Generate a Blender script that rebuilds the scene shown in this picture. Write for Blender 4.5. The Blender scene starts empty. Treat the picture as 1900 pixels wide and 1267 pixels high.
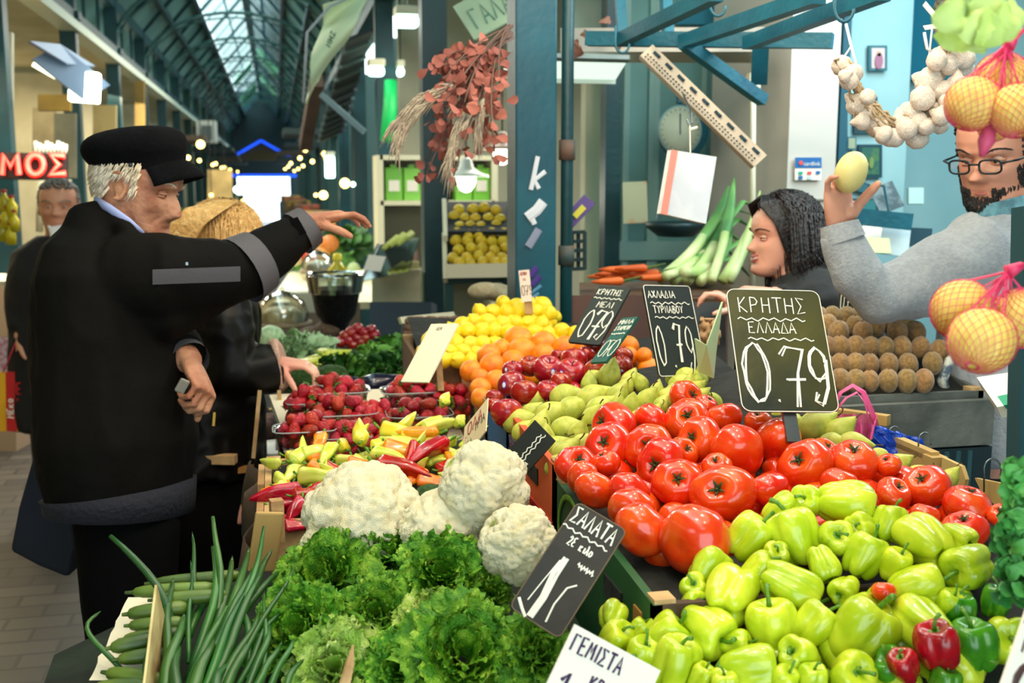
import bpy, math, random
import numpy as np
from mathutils import Vector, Matrix, noise

# ---------- camera, world, lights, exposure ----------
S = bpy.context.scene
C = S.collection
F, W0, H0 = 2000.0, 1900, 1267
YAW, PIT, CZ = math.radians(12.3), math.radians(8.35), 1.55
cd = bpy.data.cameras.new('camera'); cam = bpy.data.objects.new('camera', cd); C.objects.link(cam)
cam.location = (0, 0, CZ); cam.rotation_euler = (math.pi/2-PIT, 0, -YAW)
cd.sensor_width = 36; cd.lens = F/W0*36; cd.clip_start = 0.05; cd.clip_end = 200
cd.dof.use_dof = True; cd.dof.focus_distance = 1.75; cd.dof.aperture_fstop = 5.6
S.camera = cam
S.view_settings.view_transform = 'Standard'; S.view_settings.look = 'None'
S.view_settings.gamma = 1; S.view_settings.use_curve_mapping = False
S.view_settings.exposure = 0.1
S.cycles.use_denoising = True
S.cycles.max_bounces = 7; S.cycles.diffuse_bounces = 3; S.cycles.glossy_bounces = 3
S.cycles.transparent_max_bounces = 12; S.cycles.transmission_bounces = 5
S.cycles.caustics_reflective = False; S.cycles.caustics_refractive = False
S.cycles.sample_clamp_indirect = 4
wd = bpy.data.worlds.new('sky'); S.world = wd; wd.use_nodes = True
bgn = wd.node_tree.nodes['Background']; bgn.inputs[0].default_value = (.80, .97, 1.0, 1); bgn.inputs[1].default_value = 3.4

def light(kind, loc, power, color, size=.1, target=None, sy=None, name='stall_lamp_light', spread=None):
    l = bpy.data.lights.new(name, kind); o = bpy.data.objects.new(name, l); C.objects.link(o)
    o.location = loc; l.energy = power; l.color = color
    if kind == 'AREA':
        l.size = size
        if sy: l.shape = 'RECTANGLE'; l.size_y = sy
        if spread: l.spread = spread
    else: l.shadow_soft_size = size
    if target is not None:
        o.rotation_euler = (Vector(target)-Vector(loc)).to_track_quat('-Z', 'Y').to_euler()
    return o
WARM = (1, .82, .58)
# bulbs strung over the front stall, added fill lights above it and on the right, shop lights along the aisle
for lx, ly, lz, p in ((.15, 1.15, 2.45, 14), (.75, 1.55, 2.5, 15), (.2, 2.2, 2.5, 13), (.95, 2.6, 2.5, 10), (.6, .75, 2.4, 9)):
    light('POINT', (lx, ly, lz), p, WARM, .035)
light('AREA', (.5, 1.5, 2.75), 26, (1, .86, .66), 1.6, (.5, 1.6, 0), 2.2, 'stall_soft_fill')  # soft fill light added above the stall, no lamp hangs here
light('AREA', (2.2, 2.6, 2.6), 44, (.82, .97, 1.0), 1.0, (1.7, 3.4, 1.1), 1.6, 'shop_cyan_fill')  # cyan light added to tint and brighten the right corner
light('AREA', (-.5, 7.5, 2.75), 50, (1, .93, .78), .8, (-.5, 7.5, 0), 3, 'aisle_lamp_light')
light('AREA', (1.9, 6.9, 2.6), 60, (1, .96, .85), .8, (1.5, 6.9, 0), 1.6, 'shop_lamp_light')
light('AREA', (-2.6, 7.6, 2.5), 60, (1, .86, .6), .7, (-2.8, 8, 0), 3, 'left_shop_light')
light('AREA', (-.4, 14, 3.2), 130, (1, .95, .8), .8, (-.4, 14, 0), 8, 'aisle_far_light')
light('AREA', (-2.3, 12.5, 2.6), 80, (1, .86, .6), .7, (-2.8, 12.5, 0), 5, 'left_shop_light')

# ---------- pixels of the photo to points of the place ----------
fw = Vector((math.sin(YAW)*math.cos(PIT), math.cos(YAW)*math.cos(PIT), -math.sin(PIT)))
rt = Vector((math.cos(YAW), -math.sin(YAW), 0)); up = rt.cross(fw)
CAM = Vector((0, 0, CZ))
def ray(px, py): return fw + rt*((px-950)/F) + up*((633.5-py)/F)
def at(px, py, d): return CAM + ray(px, py)*d
def atz(px, py, z): r = ray(px, py); return CAM + r*((z-CZ)/r.z)
def aty(px, py, y): r = ray(px, py); return CAM + r*(y/r.y)
def atx(px, py, x): r = ray(px, py); return CAM + r*(x/r.x)
def pix(p):
    v = Vector(p)-CAM; d = v.dot(fw)
    return 950+F*v.dot(rt)/d, 633.5-F*v.dot(up)/d, d

# ---------- materials ----------
MATS = {}
def lin(c):
    return tuple(((x/12.92) if x <= .04045 else ((x+.055)/1.055)**2.4) for x in c)
def M(name, c1, c2=None, ns=4, rough=.5, bump=0, bs=60, metal=0, spec=.5, rnd=0, sss=0, coat=0, alpha=1, emit=None, es=1, trans=0, lo=.4, hi=.6, bt='noise', det=3, sheen=0, c3=None):
    """colours are sRGB 0..1"""
    if name in MATS: return MATS[name]
    m = bpy.data.materials.new(name); m.use_nodes = True; nt = m.node_tree; N = nt.nodes; L = nt.links
    b = N['Principled BSDF']
    b.inputs['Roughness'].default_value = rough; b.inputs['Metallic'].default_value = metal
    b.inputs['Specular IOR Level'].default_value = spec; b.inputs['Coat Weight'].default_value = coat
    b.inputs['Coat Roughness'].default_value = .08
    if sheen: b.inputs['Sheen Weight'].default_value = sheen
    if sss:
        b.inputs['Subsurface Weight'].default_value = sss; b.inputs['Subsurface Scale'].default_value = .01
    b.inputs['Transmission Weight'].default_value = trans; b.inputs['Alpha'].default_value = alpha
    col = (*lin(c1), 1); b.inputs['Base Color'].default_value = col
    if emit:
        b.inputs['Emission Color'].default_value = (*lin(emit), 1); b.inputs['Emission Strength'].default_value = es
    if c2 or bump or rnd:
        tc = N.new('ShaderNodeTexCoord'); oi = N.new('ShaderNodeObjectInfo')
        sc = N.new('ShaderNodeVectorMath'); sc.operation = 'SCALE'; sc.inputs[0].default_value = (37, 17, 29)
        L.new(oi.outputs['Random'], sc.inputs['Scale'])
        ad = N.new('ShaderNodeVectorMath'); L.new(tc.outputs['Object'], ad.inputs[0]); L.new(sc.outputs[0], ad.inputs[1])
    src = None
    if c2:
        n = N.new('ShaderNodeTexNoise'); n.inputs['Scale'].default_value = ns; n.inputs['Detail'].default_value = det
        L.new(ad.outputs[0], n.inputs['Vector'])
        r = N.new('ShaderNodeValToRGB'); r.color_ramp.elements[0].position = lo; r.color_ramp.elements[1].position = hi
        r.color_ramp.elements[0].color = col; r.color_ramp.elements[1].color = (*lin(c2), 1)
        if c3:
            e = r.color_ramp.elements.new(min(.98, hi+.12)); e.color = (*lin(c3), 1)
        L.new(n.outputs['Fac'], r.inputs['Fac']); src = r.outputs['Color']
    if rnd:
        h = N.new('ShaderNodeHueSaturation')
        a = N.new('ShaderNodeMapRange'); a.inputs['To Min'].default_value = 1-rnd; a.inputs['To Max'].default_value = 1+rnd
        L.new(oi.outputs['Random'], a.inputs['Value']); L.new(a.outputs[0], h.inputs['Value'])
        w = N.new('ShaderNodeMapRange'); w.inputs['To Min'].default_value = .5-rnd*.08; w.inputs['To Max'].default_value = .5+rnd*.08
        f = N.new('ShaderNodeMath'); f.operation = 'FRACT'; g = N.new('ShaderNodeMath'); g.operation = 'MULTIPLY'; g.inputs[1].default_value = 7.3
        L.new(oi.outputs['Random'], g.inputs[0]); L.new(g.outputs[0], f.inputs[0]); L.new(f.outputs[0], w.inputs['Value']); L.new(w.outputs[0], h.inputs['Hue'])
        if src: L.new(src, h.inputs['Color'])
        else: h.inputs['Color'].default_value = col
        src = h.outputs['Color']
    if src: L.new(src, b.inputs['Base Color'])
    if bump:
        if bt == 'vor':
            n = N.new('ShaderNodeTexVoronoi'); o = n.outputs['Distance']
        else:
            n = N.new('ShaderNodeTexNoise'); n.inputs['Detail'].default_value = det; o = n.outputs['Fac']
        n.inputs['Scale'].default_value = bs; L.new(ad.outputs[0], n.inputs['Vector'])
        bm = N.new('ShaderNodeBump'); bm.inputs['Strength'].default_value = bump; bm.inputs['Distance'].default_value = .01
        L.new(o, bm.inputs['Height']); L.new(bm.outputs[0], b.inputs['Normal'])
    MATS[name] = m; return m
def glassy(name, tint=(1, 1, 1), mix=.12, rough=.05):
    """thin clear sheet: mostly transparent, some gloss"""
    if name in MATS: return MATS[name]
    m = bpy.data.materials.new(name); m.use_nodes = True; nt = m.node_tree; nt.nodes.clear()
    o = nt.nodes.new('ShaderNodeOutputMaterial'); t = nt.nodes.new('ShaderNodeBsdfTransparent'); g = nt.nodes.new('ShaderNodeBsdfGlossy'); x = nt.nodes.new('ShaderNodeMixShader')
    fr = nt.nodes.new('ShaderNodeFresnel'); ma = nt.nodes.new('ShaderNodeMath'); ma.inputs[1].default_value = mix
    t.inputs[0].default_value = (*tint, 1); g.inputs['Roughness'].default_value = rough
    nt.links.new(fr.outputs[0], ma.inputs[0]); nt.links.new(ma.outputs[0], x.inputs[0])
    nt.links.new(t.outputs[0], x.inputs[1]); nt.links.new(g.outputs[0], x.inputs[2]); nt.links.new(x.outputs[0], o.inputs[0])
    MATS[name] = m; return m

# ---------- mesh building ----------
class MB:
    def __init__(s): s.v = []; s.f = []; s.m = []; s.k = 0
    def add(s, vs, fs):
        b = len(s.v); s.v += [tuple(p) for p in vs]; s.f += [tuple(i+b for i in q) for q in fs]; s.m += [s.k]*len(fs); return s
    def quad(s, a, b, c, d): return s.add([a, b, c, d], [(0, 1, 2, 3)])
    def box(s, c, d, R=None):
        c = Vector(c); vs = []
        for z in (-1, 1):
            for y in (-1, 1):
                for x in (-1, 1):
                    p = Vector((x*d[0]/2, y*d[1]/2, z*d[2]/2)); vs.append(c+(R@p if R else p))
        return s.add(vs, [(0, 2, 3, 1), (4, 5, 7, 6), (0, 1, 5, 4), (2, 6, 7, 3), (0, 4, 6, 2), (1, 3, 7, 5)])
    def bb(s, x0, x1, y0, y1, z0, z1): return s.box(((x0+x1)/2, (y0+y1)/2, (z0+z1)/2), (abs(x1-x0), abs(y1-y0), abs(z1-z0)))
    def slab(s, a, b, c, t):
        """plate spanned by corner a, edges to b and c, thickness t along the normal (behind)"""
        a, b, c = Vector(a), Vector(b), Vector(c); d = b+c-a; n = (b-a).cross(c-a).normalized()*t
        return s.add([a, b, d, c, a+n, b+n, d+n, c+n], [(0, 1, 2, 3), (7, 6, 5, 4), (0, 4, 5, 1), (1, 5, 6, 2), (2, 6, 7, 3), (3, 7, 4, 0)])
    def bar(s, a, b, w, h, upv=(0, 0, 1)):
        a, b = Vector(a), Vector(b); d = (b-a).normalized(); u = Vector(upv)
        if abs(d.dot(u)) > .98: u = Vector((0, 1, 0))
        x = d.cross(u).normalized()*w/2; y = x.cross(d).normalized()*h/2
        vs = [p+sx*x+sy*y for p in (a, b) for sx, sy in ((-1, -1), (1, -1), (1, 1), (-1, 1))]
        return s.add(vs, [(0, 1, 2, 3), (7, 6, 5, 4), (0, 4, 5, 1), (1, 5, 6, 2), (2, 6, 7, 3), (3, 7, 4, 0)])
    def tube(s, pts, r, n=8, cap=True, flat=1, upv=None):
        pts = [Vector(p) for p in pts]; m = len(pts); rr = r if isinstance(r, (list, tuple)) else [r]*m
        rings = []; u = None
        for i, p in enumerate(pts):
            d = (pts[min(i+1, m-1)]-pts[max(i-1, 0)])
            d = d.normalized() if d.length > 1e-9 else Vector((0, 0, 1))
            if u is None:
                h = Vector(upv) if upv is not None else (Vector((0, 0, 1)) if abs(d.z) < .9 else Vector((1, 0, 0)))
                u = (h-d*h.dot(d)).normalized()
            else:
                u = (u-d*u.dot(d)); u = u.normalized() if u.length > 1e-6 else Vector((1, 0, 0))
            w = d.cross(u); q = rr[i]; qa, qb = (q if isinstance(q, (tuple, list)) else (q, q*flat))
            rings.append([p+w*math.cos(2*math.pi*j/n)*qa+u*math.sin(2*math.pi*j/n)*qb for j in range(n)])
        vs = [v for g in rings for v in g]; fs = []
        for i in range(m-1):
            for j in range(n):
                k = (j+1) % n; fs.append((i*n+j, i*n+k, (i+1)*n+k, (i+1)*n+j))
        if cap: fs.append(tuple(range(n-1, -1, -1))); fs.append(tuple((m-1)*n+j for j in range(n)))
        return s.add(vs, fs)
    def sphere(s, c, r, nu=16, nv=10, R=None):
        c = Vector(c); rx, ry, rz = (r, r, r) if not isinstance(r, (tuple, list)) else r
        vs = []
        for i in range(nv+1):
            f = math.pi*i/nv
            for j in range(nu):
                t = 2*math.pi*j/nu; p = Vector((rx*math.sin(f)*math.cos(t), ry*math.sin(f)*math.sin(t), -rz*math.cos(f)))
                vs.append(c+(R@p if R else p))
        fs = [(i*nu+j, i*nu+(j+1) % nu, (i+1)*nu+(j+1) % nu, (i+1)*nu+j) for i in range(nv) for j in range(nu)]
        return s.add(vs, fs)
    def lathe(s, prof, c=(0, 0, 0), n=24, R=None, mod=None):
        """prof [(r,z)..] bottom to top"""
        c = Vector(c); vs = []
        for i, (r, z) in enumerate(prof):
            for j in range(n):
                t = 2*math.pi*j/n; k = mod(t, i/(len(prof)-1)) if mod else 1
                p = Vector((r*k*math.cos(t), r*k*math.sin(t), z)); vs.append(c+(R@p if R else p))
        fs = [(i*n+j, i*n+(j+1) % n, (i+1)*n+(j+1) % n, (i+1)*n+j) for i in range(len(prof)-1) for j in range(n)]
        return s.add(vs, fs)
    def grid(s, fn, nu, nv):
        vs = [fn(i/nu, j/nv) for i in range(nu+1) for j in range(nv+1)]
        return s.add(vs, [(i*(nv+1)+j, (i+1)*(nv+1)+j, (i+1)*(nv+1)+j+1, i*(nv+1)+j+1) for i in range(nu) for j in range(nv)])
    def mesh(s, name, mats, smooth=False, off=None):
        me = bpy.data.meshes.new(name)
        vs = s.v if off is None else [(p[0]-off[0], p[1]-off[1], p[2]-off[2]) for p in s.v]
        me.from_pydata(vs, [], s.f)
        for m in (mats if isinstance(mats, (list, tuple)) else [mats]): me.materials.append(m)
        if any(s.m): me.polygons.foreach_set('material_index', s.m)
        if smooth: me.polygons.foreach_set('use_smooth', [True]*len(s.f))
        me.update(); return me

def wloc(o):
    v = Vector((0, 0, 0))
    while o is not None: v += o.location; o = o.parent
    return v
def tag(o, label=None, cat=None, group=None, kind=None):
    if label: o['label'] = label
    if cat: o['category'] = cat
    if group: o['group'] = group
    if kind: o['kind'] = kind
    return o
def thing(name, label, cat, loc, group=None, kind=None):
    o = bpy.data.objects.new(name, None); C.objects.link(o); o.location = loc; o.empty_display_size = .05
    return tag(o, label, cat, group, kind)
def part(name, mb, mat, parent=None, smooth=False, label=None, bevel=0):
    """mesh given in world coordinates, linked as one object under PARENT (parents are never rotated here)"""
    if parent is not None: off = wloc(parent)
    else:
        a = np.array(mb.v); off = Vector(((a[:, 0].min()+a[:, 0].max())/2, (a[:, 1].min()+a[:, 1].max())/2, a[:, 2].min()))
    o = bpy.data.objects.new(name, mb.mesh(name, mat, smooth, off)); C.objects.link(o)
    if parent is not None: o.parent = parent
    else: o.location = off
    if label: o['label'] = label
    if bevel:
        b = o.modifiers.new('bevel', 'BEVEL'); b.width = bevel; b.segments = 2; b.limit_method = 'ANGLE'
    return o
def solo(name, mb, mat, label, cat, group=None, smooth=False, kind=None, bevel=0):
    return tag(part(name, mb, mat, None, smooth, None, bevel), label, cat, group, kind)
def struct(name, mb, mat, smooth=False):
    return tag(part(name, mb, mat, None, smooth), kind='structure')
def dup(o, parent=None):
    c = o.copy(); C.objects.link(c)
    if parent is not None: c.parent = parent
    for k in ('label', 'category', 'group'):
        if parent is None and k in c: del c[k]
    for ch in list(o.children): dup(ch, c)
    return c
def R3(rx=0, ry=0, rz=0): return (Matrix.Rotation(rz, 3, 'Z')@Matrix.Rotation(ry, 3, 'Y')@Matrix.Rotation(rx, 3, 'X'))
def lerp(a, b, t): return a+(b-a)*t
def nz(p, s=1, seed=0): return noise.noise(Vector(p)*s+Vector((seed*3.7, seed*1.3, seed*7.1)))
ORD = 'first second third fourth fifth sixth seventh eighth ninth tenth eleventh twelfth thirteenth fourteenth fifteenth sixteenth seventeenth eighteenth nineteenth twentieth'.split()
def ordw(i): return ORD[i] if i < 20 else 'twenty-'+ORD[i-20] if i < 29 else 'thirtieth' if i == 29 else 'thirty-'+ORD[i-30]
def row_labels(objs, what, where, rowpx, cat, group):
    """label each of OBJS by its row and place in the heap: WHAT, nth from the left, mth row from the top, WHERE"""
    ps = sorted([(pix(o.location)[1], pix(o.location)[0], i) for i, o in enumerate(objs)])
    rows, cur, y0 = [], [], None
    for y, x, i in ps:
        if y0 is None or y-y0 > rowpx: cur = []; rows.append(cur); y0 = y
        cur.append((x, i))
    for r, row in enumerate(rows):
        row.sort()
        for k, (x, i) in enumerate(row):
            o = objs[i]; w = what(o) if callable(what) else what
            wr = 'in the top row' if r == 0 else f'in the {ordw(r)} row'
            wk = 'leftmost' if k == 0 else (f'{ordw(k)} from left' if k < len(row)-1 or len(row) < 3 else 'rightmost')
            tag(o, f'{w}, {wk} {wr} {where}', cat, group)

# ---------- handwriting: letters as strokes in a unit box ----------
def _arc(cx, cy, rx, ry, a0, a1, n=12): return [(cx+rx*math.cos(math.radians(lerp(a0, a1, i/n))), cy+ry*math.sin(math.radians(lerp(a0, a1, i/n)))) for i in range(n+1)]
G = {
 'Α': [[(0, 0), (.45, 1), (.9, 0)], [(.15, .38), (.8, .38)]], 'Β': [[(.1, 0), (.1, 1)], [(.1, 1), (.6, .95), (.7, .75), (.5, .55), (.1, .52)], [(.1, .52), (.7, .5), (.8, .25), (.6, 0), (.1, 0)]],
 'Γ': [[(.1, 0), (.1, 1), (.8, .95)]], 'Δ': [[(0, 0), (.45, 1), (.9, 0), (0, 0)]], 'Ε': [[(.8, 1), (.1, 1), (.1, 0), (.8, 0)], [(.1, .52), (.6, .52)]],
 'ε': [[(.8, .95), (.4, 1), (.1, .8), (.25, .55), (.55, .53)], [(.25, .53), (.02, .3), (.25, .02), (.8, .08)]],
 'Η': [[(.1, 0), (.1, 1)], [(.8, 0), (.8, 1)], [(.1, .5), (.8, .5)]], 'Ι': [[(.3, 0), (.3, 1)]], 'Κ': [[(.1, 0), (.1, 1)], [(.8, 1), (.1, .45), (.85, 0)]],
 'Λ': [[(0, 0), (.45, 1), (.9, 0)]], 'Μ': [[(0, 0), (.12, 1), (.45, .4), (.78, 1), (.9, 0)]], 'Ν': [[(.1, 0), (.1, 1), (.8, 0), (.8, 1)]],
 'Ο': [_arc(.45, .5, .42, .5, 90, 450, 16)], '0': [_arc(.45, .5, .36, .5, 80, 440, 18)], 'Π': [[(.1, 0), (.1, 1), (.8, 1), (.8, 0)]],
 'Ρ': [[(.1, 0), (.1, 1)], [(.1, 1), (.6, .97), (.78, .75), (.6, .52), (.1, .48)]], 'Σ': [[(.8, .95), (.1, 1), (.5, .5), (.05, 0), (.85, .05)]],
 'Τ': [[(0, .97), (.9, 1)], [(.45, 1), (.42, 0)]], 'Υ': [[(.05, 1), (.45, .5), (.85, 1)], [(.45, .5), (.42, 0)]], 'Χ': [[(.05, 1), (.85, 0)], [(.8, 1), (.05, 0)]],
 '1': [[(.05, .6), (.5, 1), (.42, 0)]], '2': [[(.05, .75), (.3, 1), (.7, .85), (.6, .5), (.05, 0), (.8, .02)]],
 '7': [[(.05, .82), (.25, 1), (.9, .92), (.6, .5), (.45, 0)], [(.2, .42), (.85, .44)]], '9': [_arc(.45, .72, .33, .28, 0, 360, 12), [(.78, .78), (.72, .3), (.45, 0), (.15, .08), (.3, .22)]],
 '5': [[(.8, 1), (.2, .95), (.15, .55), (.6, .6), (.8, .3), (.5, 0), (.1, .08)]], '.': [[(.3, .03), (.4, .08), (.42, 0), (.3, .03)]], ',': [[(.35, .1), (.25, -.1)]], '-': [[(.1, .5), (.8, .5)]],
 '~': [[(0, .4), (.15, .62), (.3, .38), (.5, .6), (.7, .4), (.9, .58), (1.1, .4)]], ' ': [], 'k': [[(.1, 0), (.3, 1)], [(.85, .7), (.2, .35), (.7, 0)]], 'e': [[(.1, .35), (.7, .4), (.6, .62), (.3, .6), (.1, .3), (.4, .03), (.75, .12)]],
 'Ζ': [[(.1, 1), (.8, 1), (.05, 0), (.85, 0)]], 'λ': [[(.1, .9), (.3, .9), (.8, 0)], [(.45, .5), (.05, 0)]], 'ο': [_arc(.4, .3, .33, .3, 90, 450, 12)], 'ι': [[(.3, .6), (.3, .05), (.45, 0)]], 'κ': [[(.1, 0), (.1, .6)], [(.7, .6), (.1, .25), (.75, 0)]],
}
def write(mb, text, o, ux, uy, x, y, h, w=.62, gap=.12, r=.0011, nrm=None, jit=.03, slope=0, seed=1, double=False):
    """strokes of TEXT on a board: o corner, ux/uy unit vectors right/up, x y start in metres from o, letter height h"""
    rnd = random.Random(seed); n = nrm or ux.cross(uy).normalized(); cx = x
    for ch in text:
        for st in G.get(ch, []):
            for rep in range(2 if double else 1):
                pts = [o+ux*(cx+(a+rnd.uniform(-jit, jit)+rep*.06)*h*w)+uy*(y+slope*(cx-x)+(b+rnd.uniform(-jit, jit))*h)+n*.0008 for a, b in st]
                mb.tube(pts, r, 5, True, .45, upv=n)
        cx += h*w*((.55 if ch in 'Ιι.,1' else 1)+gap)
    return cx
def wave(mb, o, ux, uy, x0, x1, y, amp, k, r=.0011, nrm=None):
    n = nrm or ux.cross(uy).normalized()
    mb.tube([o+ux*lerp(x0, x1, i/(k*4))+uy*(y+amp*math.sin(i*1.57)+amp*.4*math.sin(i*.7))+n*.0008 for i in range(k*4+1)], r, 5, True, .45, upv=n)
# ---------- the arcade ----------
GREEN = M('green_paint', (.05, .27, .30), (.04, .22, .25), 3, .45, .15, 40)
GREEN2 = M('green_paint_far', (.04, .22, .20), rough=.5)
TEAL = M('teal_paint', (.10, .42, .50), (.08, .36, .44), 6, .5, .2, 60)
CREAMW = M('cream_plaster', (.86, .84, .74), (.80, .78, .66), 2, .85, .2, 20)
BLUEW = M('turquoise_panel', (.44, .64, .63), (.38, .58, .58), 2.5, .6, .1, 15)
PALEW = M('hazy_blue_wall', (.60, .76, .78), (.54, .72, .75), 2, .7, .15, 12)  # pale blue walls; the corner's teal haze is put into this colour
DARK = M('dark_void', (.03, .05, .06), rough=.9)
ROOFM = M('roof_sheet', (.50, .66, .62), (.40, .56, .53), 1.5, .6, .1, 20)
STONE = M('paving', (.33, .31, .29), (.22, .21, .20), 5, .55, .6, 25)
LX, RX, CX, EZ, RZ = -1.64, .80, -.42, 3.47, 4.85

def paving():
    m = M('cobbles', (.36, .34, .32), (.20, .19, .18), 3, .45, .5, 30)
    nt = m.node_tree; N = nt.nodes; L = nt.links; b = N['Principled BSDF']
    br = N.new('ShaderNodeTexBrick'); br.inputs['Scale'].default_value = 1; br.inputs['Brick Width'].default_value = .22; br.inputs['Row Height'].default_value = .11
    br.inputs['Mortar Size'].default_value = .008; br.inputs['Color1'].default_value = (*lin((.30, .27, .24)), 1); br.inputs['Color2'].default_value = (*lin((.19, .17, .155)), 1); br.inputs['Mortar'].default_value = (*lin((.12, .11, .11)), 1)
    tc = N.new('ShaderNodeTexCoord'); L.new(tc.outputs['Object'], br.inputs['Vector']); L.new(br.outputs['Color'], b.inputs['Base Color'])
    bm = N.new('ShaderNodeBump'); bm.inputs['Strength'].default_value = .5; bm.inputs['Distance'].default_value = .01; L.new(br.outputs['Fac'], bm.inputs['Height']); bm.invert = True; L.new(bm.outputs[0], b.inputs['Normal'])
    return m
struct('floor', MB().bb(-6, 8, -1.5, 46, -.1, 0), paving())

# roof over the aisle: sheet panels below the skylight, panes above, open to the sky
def skyglass():
    m = glassy('skylight_glass', (.82, .98, .95), .12, .3); return m
def roof_side(sx):
    ex = LX if sx < 0 else RX; b = MB(); t = .515
    mx, mz = lerp(ex, CX, t), lerp(EZ, RZ, t)
    out = -.5 if sx < 0 else .5
    b.slab((ex+out*.6, -2, EZ-.4), (ex+out*.6, 46, EZ-.4), (mx, -2, mz), .04 if sx > 0 else -.04)
    struct('roof', b, ROOFM)
    b = MB()  # purlins and rafters
    for q in (.02, .25, .5): b.bar((lerp(ex, CX, q), -2, lerp(EZ, RZ, q)-.05), (lerp(ex, CX, q), 46, lerp(EZ, RZ, q)-.05), .06, .08)
    for k in range(-2, 18):
        for h in (0, .5):
            y = 2.20+2.55*(k+h); tt = 1 if h == 0 else t; b.bar((ex, y, EZ-.06), (lerp(ex, CX, tt), y, lerp(EZ, RZ, tt)-.05), .04, .05, (0, 1, 0))
    struct('trim_1' if sx < 0 else 'trim_2', b, GREEN)
    b = MB()  # glazing bars
    for i in range(37):
        y = -1.5+i*1.275; b.bar((mx, y, mz), (CX, y, RZ), .016, .018, (0, 1, 0))
    b.bar((lerp(mx, CX, .5), -2, lerp(mz, RZ, .5)), (lerp(mx, CX, .5), 46, lerp(mz, RZ, .5)), .025, .04)
    struct('trim_3' if sx < 0 else 'trim_4', b, TEAL)
    struct('window_1' if sx < 0 else 'window_2', MB().quad((mx, -2, mz+.03), (mx, 46, mz+.03), (CX, 46, RZ+.03), (CX, -2, RZ+.03)), skyglass())
roof_side(-1); roof_side(1)
struct('trim_5', MB().bar((CX, -2, RZ-.02), (CX, 46, RZ-.02), .10, .12), GREEN2)
# green netting stretched under the far panes
for i, (y0, y1, s) in enumerate(((27, 29, 1), (33, 35.5, 1), (30, 31.5, -1), (36, 40, -1))):
    ex = RX if s > 0 else LX
    solo('green_skylight_sheet', MB().slab((lerp(ex, CX, .55), y0, lerp(EZ, RZ, .55)-.03), (lerp(ex, CX, .55), y1, lerp(EZ, RZ, .55)-.03), (lerp(ex, CX, .93), y0, lerp(EZ, RZ, .93)-.03), .004),
         M('green_sheet', (.1, .85, .45), rough=.4, trans=.6), ['green sheet under the skylight, nearest one on the right slope', 'green sheet under the skylight, farther one on the right slope', 'green sheet under the skylight, nearer one on the left slope', 'green sheet under the skylight, farthest one on the left slope'][i], 'sheet', 'green skylight sheets')

YS = [2.2+2.55*k for k in range(0, 17)]
colg = 'green steel columns of the arcade'
for k in range(2, 17):
    y = YS[k]
    c = thing('steel_column', f'dark green steel column, {ordw(k-2)} one visible along the left side of the aisle', 'column', (LX, y, 0), colg)
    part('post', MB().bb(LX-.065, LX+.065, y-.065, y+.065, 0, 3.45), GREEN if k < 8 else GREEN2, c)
    if k < 8: part('cap_plate', MB().bb(LX-.10, LX+.10, y-.09, y+.09, 2.9, 2.96), GREEN, c)
for k in range(2, 17):
    y = 3.2+2.55*(k-1)
    c = thing('steel_column', f'dark green steel column, {ordw(k-1)} one along the right side of the aisle', 'column', (RX+.03, y, 0), colg)
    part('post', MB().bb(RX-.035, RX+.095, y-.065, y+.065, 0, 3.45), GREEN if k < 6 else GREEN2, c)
    part('base_plate', MB().bb(RX-.06, RX+.12, y-.09, y+.09, 0, .03), GREEN2, c)

# arches springing from the columns over the aisle
for k in range(1, 12):
    y = YS[k]; b = MB()
    pts = [(CX+(LX-CX)*math.cos(a), y, 2.9+.85*math.sin(a)) for a in [math.pi*i/20 for i in range(21)]]
    b.tube(pts, .022, 6); b.tube([(p[0], p[1]+.1, p[2]-.05) for p in pts], .012, 5)
    solo('arched_rib', b, M('rib_paint', (.25, .42, .40), rough=.35), f'thin steel arch over the aisle, {ordw(k-1)} one down the arcade', 'arch', 'arched ribs over the aisle', True)

# long beams, clerestory sills and the shop fronts on the left
b = MB(); b.bar((LX, 0, 2.92), (LX, 46, 2.92), .14, .10); b.bar((LX, 0, 3.42), (LX, 46, 3.42), .12, .10)
for k in range(2, 17):
    for h in (.33, .66): b.bar((LX, YS[k]+2.55*h, 2.95), (LX, YS[k]+2.55*h, 3.42), .03, .04)
struct('trim_6', b, GREEN)
struct('trim_7', MB().bb(LX-.05, LX+.10, 0, 46, 2.80, 2.87), M('pale_ledge', (.85, .88, .80), rough=.5))
b = MB(); b.bar((RX+.03, 0, 2.92), (RX+.03, 46, 2.92), .14, .10); b.bar((RX+.03, 0, 3.42), (RX+.03, 46, 3.42), .12, .10); struct('trim_8', b, GREEN)
struct('wall_rear_blocker', MB().bb(-3.4, -1.2, -1.6, -1.5, 0, 3.6).bb(1.6, 6, -1.6, -1.5, 0, 3.6).bb(-1.2, 1.6, -1.6, -1.5, 2.6, 3.6), CREAMW)  # unseen wall added behind the camera to cut sky light on the produce
struct('wall_left', MB().bb(-3.35, -3.25, -1.5, 46, 0, 2.8), M('left_wall', (.80, .72, .50), (.62, .54, .38), .8, .8))
struct('ceiling', MB().bb(-3.3, LX-.08, 0, 46, 2.86, 2.9), CREAMW)
for i in range(9):   # party walls between the shops
    y = YS[2]+2.55*1.0*i+1.2
    if i % 2 == 0: struct('wall_shop_left', MB().bb(-3.25, LX-.35, y-.05, y+.05, 0, 2.8), CREAMW)

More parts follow.
